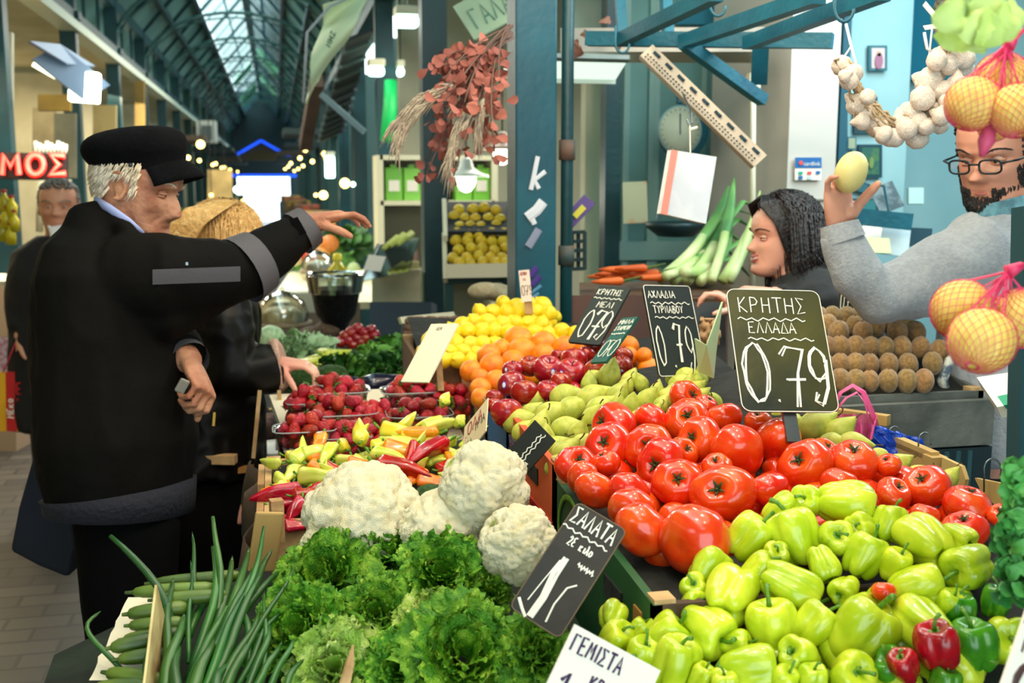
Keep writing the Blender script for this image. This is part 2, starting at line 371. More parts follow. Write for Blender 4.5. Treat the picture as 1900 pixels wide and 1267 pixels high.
# end of the arcade: bright doorway below a dark gable edged in blue light
ye = 43.0
struct('wall_far', MB().bb(-4, CX-1.0, ye, ye+.1, 0, 5).bb(CX+1.0, 4, ye, ye+.1, 0, 5).bb(CX-1.0, CX+1.0, ye, ye+.1, 1.8, 5), M('far_wall', (.10, .18, .20), rough=.8))
kg = thing('gable_kiosk', 'far gabled kiosk front at the end of the arcade, edged with blue light strips', 'kiosk', (CX, 40, 0))
gz = 1.8
b = MB(); b.add([(CX-1.25, 40, gz+.55), (CX+1.25, 40, gz+.55), (CX, 40, 3.0), (CX-1.25, 40.2, gz+.55), (CX+1.25, 40.2, gz+.55), (CX, 40.2, 3.0)], [(0, 1, 2), (5, 4, 3), (0, 3, 4, 1), (1, 4, 5, 2), (2, 5, 3, 0)])
part('gable', b, M('ochre_gable', (.36, .30, .15), rough=.8), kg)
BL = M('blue_neon', (.1, .3, 1), emit=(.12, .35, 1), es=1.3)
for s in (-1, 1): part('light_strip', MB().bar((CX+s*1.3, 39.95, gz+.5), (CX, 39.95, 3.05), .08, .10, (0, 1, 0)), BL, kg)
part('light_strip', MB().bar((CX-1.3, 39.9, 1.82), (CX+1.3, 39.9, 1.82), .08, .10), BL, kg)
for s in (-1, 1): part('post', MB().bb(CX+s*1.2-.06, CX+s*1.2+.06, 39.9, 40.05, 0, gz+.5), GREEN2, kg)

# ---------- the shop on the right ----------
def col(px, y): return aty(px, 400, y).x
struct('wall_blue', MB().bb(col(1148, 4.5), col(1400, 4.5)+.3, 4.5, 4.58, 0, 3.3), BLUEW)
for px in (1160, 1205, 1215, 1300, 1345): struct('trim_9', MB().bb(col(px, 4.48)-.012, col(px, 4.48)+.012, 4.475, 4.5, .9, 2.35), M('panel_edge', (.54, .70, .68), rough=.6))
struct('trim_10', MB().bb(col(1150, 4.47), col(1400, 4.47), 4.46, 4.5, 1.22, 1.3), M('panel_edge', (1, 1, 1)))
cx0 = col(1062, 4.9); cx1 = col(1152, 4.6)
struct('wall_cream', MB().bb(cx0+.06, cx1, 4.9, 4.98, 0, 3.2), CREAMW)
gg = thing('green_door_frame', 'dark green steel door post standing beside the pale blue panels', 'post', (col(1130, 4.4), 4.4, 0))
part('post', MB().bb(col(1117, 4.4), col(1145, 4.4), 4.36, 4.44, 0, 2.42), GREEN, gg)
part('rail', MB().bb(col(1060, 4.4), col(1150, 4.4), 4.37, 4.43, 2.34, 2.42), GREEN, gg)
# cream pillar with a pipe, and the tiled corner
def prism(name, px0, px1, y, dep, z0, z1, mat): return struct(name, MB().bb(col(px0, y), col(px1, y), y, y+dep, z0, z1), mat)
prism('wall_pillar', 1415, 1470, 3.75, .5, 0, 3.4, CREAMW)
prism('wall_tiled', 1458, 1546, 3.55, .7, 0, 3.4, M('pale_tile', (.82, .80, .76), (.78, .76, .73), 2, .35))
struct('trim_11', MB().bb(col(1458, 3.545), col(1546, 3.545), 3.54, 3.55, 2.158, 2.163).bb(col(1462, 3.545)-.03, col(1546, 3.545), 3.54, 3.55, 1.49, 1.495), M('tile_joint', (.55, .55, .52)))
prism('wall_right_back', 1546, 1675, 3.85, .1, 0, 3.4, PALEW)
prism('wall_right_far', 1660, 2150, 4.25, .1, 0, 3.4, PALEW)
prism('door_1', 1662, 1760, 4.18, .06, 1.98, 3.2, M('dark_teal_curtain', (.05, .42, .52), rough=.9))  # curtain in the dark opening; the teal haze is put into its colour
struct('trim_12', MB().bb(col(1536, 3.8), col(1550, 3.8), 3.74, 3.84, .8, 3.4), M('dark_teal_edge', (.10, .33, .40), rough=.6))
struct('ceiling', MB().bb(RX+.2, 6, 2.6, 9.5, 3.25, 3.3), M('shop_and_shade_ceiling', (.55, .66, .66), rough=.8))
struct('ceiling', MB().bb(RX+.15, 6, -1.5, 2.6, 3.25, 3.3), M('shop_and_shade_ceiling', (1, 1, 1)))  # unseen ceiling added to shade the stall from the sky
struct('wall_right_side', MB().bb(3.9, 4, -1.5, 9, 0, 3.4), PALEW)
struct('wall_rear_shop', MB().bb(RX+.25, 5, 9.3, 9.4, 0, 3.3), M('rear_wall', (.75, .74, .64), rough=.8))
for i in range(7): # partitions and counters on the far right keep the arcade closed
    y = 12+4*i; struct('wall_shop_right', MB().bb(RX+.3, 3, y-.05, y+.05, 0, 3.1), M('dim_wall', (.20, .30, .28), rough=.8))
# ---------- produce: one of each kind, then copies ----------
STEMG = M('stem_green', (.32, .42, .12), (.22, .32, .08), 40, .6)
STEMB = M('stem_brown', (.30, .20, .10), rough=.7)
HID = bpy.data.collections.new('spare')   # prototypes live outside the scene
def proto(name, meshes, childname=None, childmesh=None):
    """list of (root, [children]) kept unlinked; child is (name, mesh)"""
    out = []
    for i, me in enumerate(meshes):
        o = bpy.data.objects.new(name, me); ch = []
        if childname:
            cm = childmesh[i % len(childmesh)]; c = bpy.data.objects.new(childname, cm); c.parent = o; ch.append(c)
        out.append((o, ch))
    return out
def place(pr, k, loc, s, rot, sz=None):
    o0, ch = pr[k % len(pr)]; o = o0.copy(); C.objects.link(o); o.location = loc
    o.rotation_euler = rot; o.scale = (s, s, s*(sz or 1)) if not isinstance(s, tuple) else s
    for c0 in ch: c = c0.copy(); C.objects.link(c); c.parent = o
    return o
def revolve(prof, nu, mod=None, bend=None):
    b = MB(); b.lathe(prof, (0, 0, 0), nu, None, mod)
    if bend: b.v = [bend(p) for p in b.v]
    return b
def sph_prof(n, f): return [f(math.pi*i/n) for i in range(n+1)]

def tomato_mesh(i):
    rn = random.Random(40+i); nl = rn.choice([5, 6, 7]); ph = rn.uniform(0, 6); am = rn.uniform(.025, .07)
    def pf(a):
        r = math.sin(a)**.92; z = -math.cos(a)*.80
        if a > math.pi/2: z -= .30*math.exp(-(r/.30)**2)
        else: z += .06*math.exp(-(r/.25)**2)
        return (r, z)
    sq = rn.uniform(.02, .09)
    b = revolve(sph_prof(24, pf), 40, lambda t, q: 1+am*math.cos(nl*t+ph)*max(0, q-.25)**1.0*1.1+sq*math.cos(2*t))
    b.v = [(x, y, z+.05*nz((x, y, z), 1.2, i)) for x, y, z in b.v]
    return b.mesh('tomato', M('tomato_skin', (.88, .20, .04), (.92, .34, .07), 1.1, .2, .03, 4, coat=.5, rnd=.05, lo=.42, hi=.68), True)
def calyx_mesh(i):
    b = MB(); rn = random.Random(i)
    for k in range(5):
        a = k*2*math.pi/5+rn.uniform(-.2, .2); l = rn.uniform(.22, .36)
        b.tube([(math.cos(a)*l*q, math.sin(a)*l*q, .52+.10*math.sin(q*2.6)+q*.12) for q in (0, .35, .7, 1)], [(.05, .02), (.055, .015), (.035, .012), (.008, .006)], 6)
    b.tube([(0, 0, .50), (.01, 0, .60), (.04, .02, .70)], [.055, .045, .05], 7)
    return b.mesh('calyx', M('tomato_calyx', (.20, .26, .10), rough=.8), True)
TOM = proto('tomato', [tomato_mesh(i) for i in range(5)], 'calyx', [calyx_mesh(i) for i in range(3)])

def sphereish(name, mat, n=20, nu=28, squash=1.0, top=.0, bot=.0, lob=0, nl=5, taper=0, seed=0, nub=0, wob=.03, noff=1.2):
    def pf(a):
        r = math.sin(a); z = -math.cos(a)*squash
        if a > math.pi/2: z -= top*math.exp(-(r/.28)**2)
        else: z += bot*math.exp(-(r/.22)**2)
        if nub:
            z += nub*(math.exp(-((math.pi-a)/.20)**2)-math.exp(-(a/.20)**2)*.6)
        return (r*(1+taper*z), z)
    b = revolve(sph_prof(n, pf), nu, (lambda t, q: 1+lob*math.cos(nl*t)*(1-q)) if lob else None)
    b.v = [(x*(1+wob*nz((x, y, z), noff, seed)), y*(1+wob*nz((x, y, z), noff, seed+5)), z*(1+wob*nz((x, y, z), noff, seed+9))) for x, y, z in b.v]
    return b.mesh(name, mat, True)
def stem_mesh(r, pts, mat=STEMB, name='stem', end=1.3): return MB().tube(pts, [r]*(len(pts)-1)+[r*end], 7).mesh(name, mat, True)

APM = M('apple_skin', (.62, .05, .09), (.78, .32, .16), 1.6, .25, coat=.4, rnd=.12, lo=.50, hi=.74, c3=(.85, .62, .28))
APPLE = proto('apple', [sphereish('apple', APM, squash=.92, top=.28, bot=.16, lob=.05, taper=.12, seed=i, wob=.05) for i in range(4)], 'stem', [stem_mesh(.035, [(0, 0, .55), (.03, 0, .8), (.1, .03, 1.0)])])
ORM = M('orange_skin', (.97, .50, .03), (.99, .60, .06), 1.5, .38, .25, 45, coat=.15, rnd=.06, bt='noise', det=1)
ORANGE = proto('orange', [sphereish('orange', ORM, squash=.96, top=.06, seed=i, wob=.04) for i in range(3)], 'stem_scar', [MB().lathe([(.0, .875), (.07, .885), (.09, .875), (.07, .86)], n=8).mesh('stem_scar', STEMG, True)])
LEM = M('lemon_skin', (.97, .82, .05), (.99, .88, .18), 1.5, .4, .15, 40, rnd=.05)
LEMON = proto('lemon', [sphereish('lemon', LEM, squash=1.12, nub=.26, seed=i, wob=.06) for i in range(4)])
KIM = M('kiwi_skin', (.68, .52, .30), (.56, .42, .24), 3, .85, .35, 70, rnd=.12, sheen=.4)
KIWI = proto('kiwi', [sphereish('kiwi', KIM, squash=1.26, seed=i, wob=.05) for i in range(3)], 'stem_end', [MB().lathe([(0, 1.27), (.08, 1.285), (.12, 1.25)], n=8).mesh('stem_end', STEMB, True)])
QUM = M('quince_skin', (.88, .74, .12), (.80, .66, .14), 2, .5, .1, 30, rnd=.08)
QUINCE = proto('quince', [sphereish('quince', QUM, squash=.98, top=.18, lob=.06, taper=-.08, seed=i+3, wob=.09) for i in range(3)])

def pear_mesh(i):
    rn = random.Random(i); pr = []
    for k in range(27):
        t = k/26; z = -1+2.35*t
        r = math.sqrt(max(0, 1-(min(z, .2)/1.0)**2))*1.0 if z < 0 else None
        if z >= 0: q = z/1.35; r = 1.0*(1-q)**.0*(.5+.5*math.cos(q*math.pi*.93))**.62*.9+.10*(1-q)
        if z >= 0 and q > .93: r *= math.sqrt(max(0, (1-q)/.07))
        pr.append((max(r, 0)*.82, z))
    bx = rn.uniform(-.16, .16)
    b = revolve(pr, 26, None, lambda p: (p[0]+bx*max(0, p[2])**2, p[1], p[2]))
    b.v = [(x*(1+.07*nz((x, y, z), 1.1, i)), y*(1+.07*nz((x, y, z), 1.1, i+7)), z) for x, y, z in b.v]
    return b.mesh('pear', M('pear_skin', (.80, .80, .36), (.70, .74, .28), 2.2, .42, .08, 25, rnd=.08, c3=(.74, .62, .30), lo=.4, hi=.62, spec=.4), True)
PEAR = proto('pear', [pear_mesh(i) for i in range(4)], 'stem', [stem_mesh(.045, [(0, 0, 1.28), (.02, 0, 1.5), (.14, .02, 1.75)]), stem_mesh(.04, [(0, 0, 1.28), (-.06, 0, 1.5), (-.22, .05, 1.66), (-.36, .05, 1.62)])])

def bell_mesh(i, mat):
    rn = random.Random(70+i); nl = rn.choice([3, 4, 4]); ph = rn.uniform(0, 6); am = rn.uniform(.14, .22); ln = rn.uniform(1.0, 1.32); tw = rn.uniform(-.5, .5)
    def pf(a):
        r = abs(math.sin(a))**.66; z = -math.cos(a)*ln
        if a > math.pi/2: z -= .40*math.exp(-(r/.42)**2)
        else: z += .22*math.exp(-(r/.40)**2)
        return (r*(1+.16*z/ln)*.86, z)
    am2 = [rn.uniform(.7, 1.3) for _ in range(nl)]
    def md(t, q):
        k = int(((t+ph+tw*q) % (2*math.pi))/(2*math.pi)*nl) % nl
        c = abs(math.cos(nl*(t+ph+tw*q)/2))
        return 1+am*1.5*(c**.6-.75)*(1.25-.5*q)
    b = revolve(sph_prof(26, pf), 44, md)
    b.v = [(x*(1+.10*nz((x, y, z), 1.0, i)), y*(1+.10*nz((x, y, z), 1.0, i+3)), z+.12*nz((x, y, 0), 1.3, i)-(.16*abs(math.cos(nl*(math.atan2(y, x)+ph)/2)) if z < -.4 else 0)*min(1, math.hypot(x, y)*2)) for x, y, z in b.v]
    return b.mesh('bell_pepper', mat, True)
def bell_stem(i):
    rn = random.Random(i); b = MB()
    b.lathe([(0, .62), (.12, .68), (.26, .74), (.30, .70), (.20, .66), (0, .60)], n=10, mod=lambda t, q: 1+.15*math.cos(5*t))
    d = rn.uniform(-.3, .3); b.tube([(0, 0, .68), (d*.2, .02, .95), (d*.7, .05, 1.2), (d*1.6, .1, 1.36)], [.10, .075, .07, .10], 8)
    return b.mesh('stem', M('pepper_stem', (.40, .58, .14), (.30, .50, .12), 8, .5), True)
BM = M('light_pepper', (.68, .78, .10), (.80, .86, .20), 1.0, .24, .05, 3, coat=.35, rnd=.08, sss=.0)
BM2 = M('green_pepper', (.18, .46, .08), (.28, .56, .10), 1.2, .25, coat=.3, rnd=.1)
BM3 = M('red_pepper', (.74, .06, .04), (.60, .04, .05), 1.2, .25, coat=.4, rnd=.1)
BELL = proto('bell_pepper', [bell_mesh(i, BM) for i in range(6)], 'stem', [bell_stem(i) for i in range(3)])
BELLG = proto('bell_pepper', [bell_mesh(i+1, BM2) for i in range(3)], 'stem', [bell_stem(i) for i in range(3)])
BELLR = proto('bell_pepper', [bell_mesh(i+2, BM3) for i in range(2)], 'stem', [bell_stem(i) for i in range(3)])

def longpep_mesh(i, mat):
    """along +X: wide shoulder at the origin, tip at x = 2"""
    rn = random.Random(90+i); bd = rn.uniform(-.35, .35); bz = rn.uniform(-.1, .25); nl = 3; ph = rn.uniform(0, 6); n = 22; b = MB(); vs = []
    for k in range(n+1):
        t = k/n; x = 2*t
        r = .36*(1-t)**.55*(1+.35*math.sin(t*7+ph)*.25) if t > .06 else .36*math.sqrt(t/.06)*.95
        if k == n: r = .01
        cx, cy, cz = x, bd*t*t*1.2, bz*math.sin(t*3)
        for j in range(18):
            a = 2*math.pi*j/18; q = r*(1+.16*math.cos(nl*a+ph+t*2.0)+.08*nz((a, x, i), 2))
            vs.append((cx-(.10*math.exp(-(r/.2)**2) if t < .1 else 0), cy+q*math.cos(a), cz+q*math.sin(a)))
    b.add(vs, [(k*18+j, k*18+(j+1) % 18, (k+1)*18+(j+1) % 18, (k+1)*18+j) for k in range(n) for j in range(18)])
    return b.mesh('long_pepper', mat, True)
def lp_stem(i):
    rn = random.Random(i); b = MB(); d = rn.uniform(-.2, .2)
    b.tube([(.06, 0, 0), (-.02, 0, 0)], [.20, .12], 9); b.tube([(-.02, 0, 0), (-.2, d*.5, .05), (-.42, d, .16)], [.055, .045, .06], 7)
    return b.mesh('stem', M('pepper_stem', (1, 1, 1)), True)
LPC = {'yellow': M('lp_yellow', (.93, .84, .22), (.86, .86, .30), 1.5, .28, coat=.3, rnd=.06), 'lime': M('lp_lime', (.78, .84, .25), (.86, .86, .40), 1.5, .28, coat=.3, rnd=.06),
       'orange': M('lp_orange', (.96, .48, .05), (.93, .62, .10), 1.5, .25, coat=.3, rnd=.05), 'red': M('lp_red', (.78, .06, .03), (.62, .03, .03), 1.5, .22, coat=.4, rnd=.12)}
LP = {c: proto('long_pepper', [longpep_mesh(i, m) for i in range(3)], 'stem', [lp_stem(i) for i in range(2)]) for c, m in LPC.items()}

def strawberry_mesh(i):
    def pf(a):
        z = -math.cos(a); r = math.sin(a)*(.80+.18*z)
        return (r*.9, z*1.05)
    b = revolve(sph_prof(12, pf), 16); b.v = [(x*(1+.12*nz((x, y, z), 1.4, i)), y*(1+.12*nz((x, y, z), 1.4, i+4)), z) for x, y, z in b.v]
    return b.mesh('strawberry', M('strawberry_skin', (.80, .05, .04), (.66, .03, .05), 2, .3, .5, 9, coat=.3, rnd=.12, bt='vor'), True)
def scalyx(i):
    b = MB(); rn = random.Random(i)
    for k in range(7):
        a = k*.9+rn.uniform(-.2, .2); l = rn.uniform(.5, .75)
        b.tube([(math.cos(a)*l*q, math.sin(a)*l*q, 1.03+.22*math.sin(q*2.2)-.1*q) for q in (0, .5, 1)], [(.10, .03), (.12, .02), (.01, .01)], 5)
    b.tube([(0, 0, 1.0), (0, .02, 1.3)], [.06, .05], 5)
    return b.mesh('calyx', M('berry_calyx', (.30, .46, .12), rough=.6), True)
STRAW = proto('strawberry', [strawberry_mesh(i) for i in range(3)], 'calyx', [scalyx(i) for i in range(2)])

# cauliflower and broccoli: curds made of nested domes
def fib(n, jit, seed, zmin=-.2):
    rn = random.Random(seed); out = []
    for k in range(n):
        z = 1-(1-zmin)*(k+.5)/n; a = k*2.39996+rn.uniform(-jit, jit); r = math.sqrt(max(0, 1-z*z)); out.append((r*math.cos(a), r*math.sin(a), z))
    return np.array(out)
def curd(name, mat, seed, n1, n2, a1, a2, res=5, squash=.82, zcut=-.35, n3=0, a3=0):
    bm = bmesh_ico(res); P = bm[0]; P = P/np.linalg.norm(P, axis=1)[:, None]
    h = np.zeros(len(P))
    for n, a, jt in ((n1, a1, .5), (n2, a2, .3))+(((n3, a3, .3),) if n3 else ()):
        S1 = fib(n, jt, seed+n, -1); d = np.full(len(P), 9.)
        for c in range(0, len(S1), 200): d = np.minimum(d, np.arccos(np.clip(P@S1[c:c+200].T, -1, 1)).min(1))
        R = 1.25*math.sqrt(4/n); h += a*np.sqrt(np.clip(1-(d/R)**2, 0, 1))
    low = np.array([nz(p, 1.5, seed) for p in P]); r = .9+h+.10*low
    Q = P*r[:, None]; Q[:, 2] *= squash; k = Q[:, 2] < zcut; Q[k, 2] = zcut+(Q[k, 2]-zcut)*.25; Q[k, :2] *= .93
    me = bpy.data.meshes.new(name); me.from_pydata([tuple(p) for p in Q], [], bm[1]); me.materials.append(mat); me.polygons.foreach_set('use_smooth', [True]*len(bm[1])); return me
def bmesh_ico(res):
    import bmesh
    b = bmesh.new(); bmesh.ops.create_icosphere(b, subdivisions=res, radius=1)
    P = np.array([v.co[:] for v in b.verts]); f = [tuple(v.index for v in q.verts) for q in b.faces]; b.free(); return P, f
CAM_ = M('cauliflower_curd', (1, .965, .83), (.97, .91, .70), 3, .65, .6, 60, rnd=.03, bt='vor', lo=.45, hi=.75)
CAUL = [curd('cauliflower', CAM_, 5+i, 26, 190, .14, .10, 6, n3=1100, a3=.05) for i in range(3)]
BROC = [curd('broccoli', M('broccoli_green', (.20, .36, .12), (.30, .46, .18), 8, .7, .8, 40, bt='vor'), 9, 20, 700, .14, .045, 5)]

# ruffled leaf, used by lettuce, parsley, cauliflower leaves
def leaf(b, base, d, upv, L, Wd, curl, ruf, seed, nu=12, nv=18, cup=.25, freq=9, notch=0):
    d = Vector(d).normalized(); u = Vector(upv); u = (u-d*u.dot(d)).normalized(); s = d.cross(u); base = Vector(base)
    rn = random.Random(seed); ph = rn.uniform(0, 20); vs = []; p = base.copy(); ang = 0
    for i in range(nu+1):
        t = i/nu; ang = curl*t*t; dd = d*math.cos(ang)-u*math.sin(ang); uu = u*math.cos(ang)+d*math.sin(ang)
        if i: p = p+dd*L/nu
        w = Wd*(math.sin(min(1, t*1.06)*math.pi*.62+.12)**.8 if t < .93 else .86)*(.25+.75*t**.6)
        for j in range(nv+1):
            q = j/nv*2-1; e = abs(q)**2.2*min(1, t*2)+max(0, t-.8)*3*(1-abs(q)*.5)
            n1 = nz((q*freq*.35+ph, t*freq*.45, seed), 1.0); n2 = nz((q*freq+ph, t*freq, seed+7), 1.0)
            off = ruf*(n1*1.3+n2*.9)*e; sid = ruf*.8*nz((q*freq*.8, t*freq*.9+ph, seed+3), 1.0)*e
            ext = notch*nz((q*freq*1.5, ph, t*4), 1.0)*max(0, t-.6)*2
            vs.append(p+s*(q*w+sid)+uu*(cup*q*q*w+off+.01*L*math.cos(q*3))+dd*(ext-.35*w*q*q*t))
    m = nv+1; b.add(vs, [(i*m+j, (i+1)*m+j, (i+1)*m+j+1, i*m+j+1) for i in range(nu) for j in range(nv)])
def lettuce_mesh(seed, mat, n=26, tight=0.0):
    b = MB(); rn = random.Random(seed)
    for k in range(n):
        q = k/n; a = k*2.39996+rn.uniform(-.3, .3); el = lerp(.25, 1.45, q)+rn.uniform(-.12, .12)
        d = (math.cos(a)*math.cos(el), math.sin(a)*math.cos(el), math.sin(el)); L = lerp(.95, .62, q)*rn.uniform(.85, 1.1)
        leaf(b, (math.cos(a)*.06, math.sin(a)*.06, -.25), d, (0, 0, 1) if el < 1.3 else (-math.cos(a), -math.sin(a), .2), L, lerp(.42, .30, q), lerp(.9, -.2, q)+rn.uniform(-.3, .3), lerp(.13, .10, q), seed*50+k, 14, 26, .3, 9, .10)
    return b.mesh('lettuce', mat, True)
def lettuce_mat(name, c1, c2, c3):
    m = M(name, c1, c2, 5, .42, .5, 30, rnd=.08, c3=c3, lo=.42, hi=.60, spec=.35)
    b = m.node_tree.nodes['Principled BSDF']; return m
LETM = lettuce_mat('leaf_green', (.26, .50, .08), (.46, .66, .14), (.66, .78, .28))
LETP = lettuce_mat('leaf_pale', (.56, .72, .26), (.74, .84, .42), (.84, .90, .60))
LETT = [lettuce_mesh(i, LETM, 30) for i in range(3)]; LETPM = [lettuce_mesh(11, LETP, 26)]
# ---------- heaps: each fruit set on the sloping plane of its crate ----------
class Heap:
    """plane through a few surveyed points (pixel x, pixel y, distance)"""
    def __init__(s, pts):
        P = np.array([tuple(at(*p)) for p in pts]); A = np.c_[P[:, 0], P[:, 1], np.ones(len(P))]
        s.k = np.linalg.lstsq(A, P[:, 2], rcond=None)[0]
    def z(s, x, y): return s.k[0]*x+s.k[1]*y+s.k[2]
    def hit(s, px, py):
        r = ray(px, py); a, b, c = s.k; t = (a*0+b*0+c-CZ)/(r.z-a*r.x-b*r.y); return CAM+r*t, t
def settle(items, it=24, f=.93):
    """push overlapping fruits apart, mostly up and down the slope"""
    P = np.array([tuple(i[0]) for i in items]); R = np.array([i[1] for i in items]); P0 = P.copy()
    for _ in range(it):
        D = P[:, None]-P[None]; L = np.linalg.norm(D, axis=2)+1e-9; ov = (R[:, None]+R[None])*f-L; np.fill_diagonal(ov, 0); ov = np.clip(ov, 0, None)
        P += (D/L[..., None]*ov[..., None]*.25).sum(1); P += (P0-P)*.06
    return [Vector(p) for p in P]
def rot_dir(r, u, t, spin=0):
    """rotation taking local +Z to right*r + up*u + toward-camera*t"""
    d = (rt*r+up*u-fw*t).normalized(); q = d.to_track_quat('Z', 'Y')
    return (q@Matrix.Rotation(spin, 3, 'Z').to_quaternion()).to_euler()
def rot_x(r, u, t, spin=0):
    d = (rt*r+up*u-fw*t).normalized(); q = d.to_track_quat('X', 'Z')
    return (q@Matrix.Rotation(spin, 3, 'X').to_quaternion()).to_euler()
def fill(pr, lst, heap, rfac=1.0, tilt=(0, .6, .6), tj=.5, seed=0, lift=0, rots=None, sc=1.0, f=.93):
    """LST of (px, py, width px, ...) -> objects on the heap"""
    rn = random.Random(seed); it = []
    for a in lst:
        p, d = heap.hit(a[0], a[1]); it.append((p+Vector((0, 0, lift)), a[2]*d/F/2))
    Q = settle(it, f=f); out = []
    for k, (a, q, (p, r)) in enumerate(zip(lst, Q, it)):
        t = tilt if rots is None or rots[k] is None else rots[k]; j = tj if rots is None or rots[k] is None else .08
        e = rot_dir(t[0]+rn.uniform(-j, j), t[1]+rn.uniform(-j, j), t[2]+rn.uniform(-j, j), rn.uniform(0, 6.28))
        out.append(place(pr, rn.randrange(len(pr)), q, r*sc*rfac, e))
    return out

HT = Heap([(1280, 1010, 1.42), (1090, 870, 1.72), (1800, 945, 1.50), (1270, 740, 1.95), (1590, 860, 1.64)])
tl = [(1278,1000,132),(1200,985,98),(1172,945,86),(1146,912,76),(1116,905,72),(1090,893,64),(1080,862,74),(1147,790,92),(1150,828,86),(1188,832,88),(1226,858,94),(1263,898,92),
 (1336,915,114),(1427,907,76),(1365,838,104),(1298,819,86),(1443,818,88),(1494,862,96),(1592,858,90),(1262,782,84),(1215,782,68),(1273,738,64),(1342,775,66),(1558,898,72),(1657,918,70),(1719,903,84),(1798,939,88),(1789,985,82),(1717,958,58),(1640,862,46),(1850,955,46),(1530,838,52),(1407,782,50),(1640,1097,44),(1112,860,56),(1330,868,60),(1262,838,58),(1310,752,44),(1560,1000,50),(1470,945,50),(1690,1010,44)]
trot = {0: (.5, .1, -.6), 1: (.3, .3, -.8), 12: (-.45, .35, .75), 15: (-.6, .3, .7), 17: (-.55, .35, .6), 18: (-.1, .8, .5), 11: (-.1, .3, .8), 14: (.1, .5, -.7), 16: (.2, .6, -.6), 8: (-.3, .3, .8), 9: (-.15, .2, .9), 10: (-.35, .1, .8), 7: (-.7, .2, .4), 19: (-.1, .4, .8), 2: (.3, .5, -.6), 3: (.3, .5, -.6), 4: (.3, .5, -.6), 5: (.3, .5, -.6)}
tomatoes = fill(TOM, tl, HT, 1.04, (-.1, .7, .3), .5, 5, 0, [trot.get(i) for i in range(len(tl))])
tlab = {0: 'largest glossy red tomato at the front corner of the crate above the green peppers', 1: 'red tomato tucked behind the left side of the largest front tomato',
 12: 'big ribbed tomato with dark stalk scar, right behind the largest front tomato', 14: 'smooth round orange-red tomato in the middle of the heap below the large board',
 15: 'tomato with green calyx facing the aisle, left of the smooth round middle one', 17: 'tomato with dark stalk scar on its left, behind the topmost light peppers',
 18: 'ribbed tomato with its calyx upward, standing high beside the pears and wooden crate', 7: 'ribbed tomato next to the pears with a stalk poking from its left side',
 22: 'tomato directly under the lower edge of the largest price board', 21: 'topmost small red tomato beside the lower left corner of the largest board',
 26: 'dark red tomato near the parsley, upper of the two at the crate end', 27: 'dark red tomato near the parsley, lower of the two at the crate end', 33: 'red tomato showing in a gap between the light green peppers'}
rest = [o for i, o in enumerate(tomatoes) if i not in tlab]
for i, t in tlab.items(): tag(tomatoes[i], t, 'tomato', 'tomatoes heaped in the front crate')
row_labels(rest, 'red tomato', 'of the heap', 30, 'tomato', 'tomatoes heaped in the front crate')

HP = Heap([(1300, 1230, 1.28), (1140, 1170, 1.36), (1560, 940, 1.46), (1800, 1050, 1.34), (1700, 1230, 1.24)])
pl = [(1394,995,84,(.6,.7,.1)),(1473,995,104,(-.3,.9,-.2)),(1452,945,58,(.6,.5,.2)),(1497,930,66,(-.4,.4,.8)),(1577,940,96,(.95,-.1,.2)),(1554,1000,70,(-.1,.5,.8)),(1600,975,60,(-.6,.2,.6)),(1653,975,66,(.3,.9,-.2)),
 (1613,1030,80,(.5,.8,-.1)),(1707,1000,100,(-.3,.3,-.9)),(1705,1090,94,(.9,.3,.1)),(1778,998,56,(.5,-.3,.8)),(1794,1050,92,(-.8,-.1,.6)),(1528,1048,62,(.3,-.8,.5)),(1468,1092,92,(.8,-.5,.3)),(1409,1061,66,(.6,.6,.2)),(1567,1095,58,(-.6,-.3,.7)),
 (1340,1103,110,(.3,.3,-.8)),(1437,1160,100,(-.2,.95,.1)),(1592,1166,122,(.5,.75,.2)),(1518,1158,80,(.5,.6,.1)),(1712,1162,100,(-.2,.3,-.8)),(1392,1238,100,(.9,.1,.3)),(1484,1222,76,(-.6,.5,.5)),(1580,1252,90,(.2,.4,.8)),
 (1314,1062,80,(.6,.7,-.2)),(1323,1172,104,(.4,-.1,.85)),(1232,1176,84,(.7,.7,.2)),(1253,1236,92,(.2,.9,.2)),(1138,1145,58,(.3,.4,-.7)),(1143,1182,68,(.4,.6,.4)),(1192,1168,42,(.6,.7,.1)),(1350,1262,60,(0,.9,.2)),(1300,1120,56,(.2,.5,.6)),(1360,1200,56,(.8,.3,.4)),(1498,1258,60,(.2,.8,.2)),
 (1655,1045,60,(.3,.8,.2)),(1440,1030,54,(0,.6,.6)),(1630,1110,50,(.2,.6,.5)),(1290,1250,50,(.3,.8,.2)),(1760,1120,56,(.2,.8,.3)),(1200,1225,70,(.2,.8,.2)),(1155,1240,66,(.4,.7,.2)),(1440,1255,60,(.2,.7,.4)),(1300,1095,56,(-.2,.5,.6))]
peppers = fill(BELL, pl, HP, 1.06, (0, .7, .3), .2, 9, 0, [p[3] for p in pl], 1.0, .86)
plab = {1: 'large light green pepper with three bulging feet, highest of the left-hand pair', 0: 'light green pepper leaning left with its stalk up, beside the front tomatoes', 4: 'topmost light green pepper, lying sideways with its dark stalk end to the right',
 9: 'bumpy light green pepper lying below the red tomatoes at the right end', 10: 'squarish light green pepper with a window-shaped highlight, near the parsley', 12: 'light green pepper next to the parsley bunch', 14: 'smooth green pepper with a pale stalk at its lower right, middle of the heap',
 16: 'small crumpled green pepper wedged in the middle of the heap', 17: 'light green pepper slumped over the dark wooden crate corner', 18: 'squat ribbed light green pepper with its stalk straight up', 19: 'largest light green pepper, low in the heap with a thick green stalk',
 21: 'yellowish green pepper with a smooth round end, just above the red pepper', 26: 'light green pepper showing its stalk cavity to the viewer, front left of the heap', 3: 'small green pepper whose stalk cavity faces out at the top of the heap'}
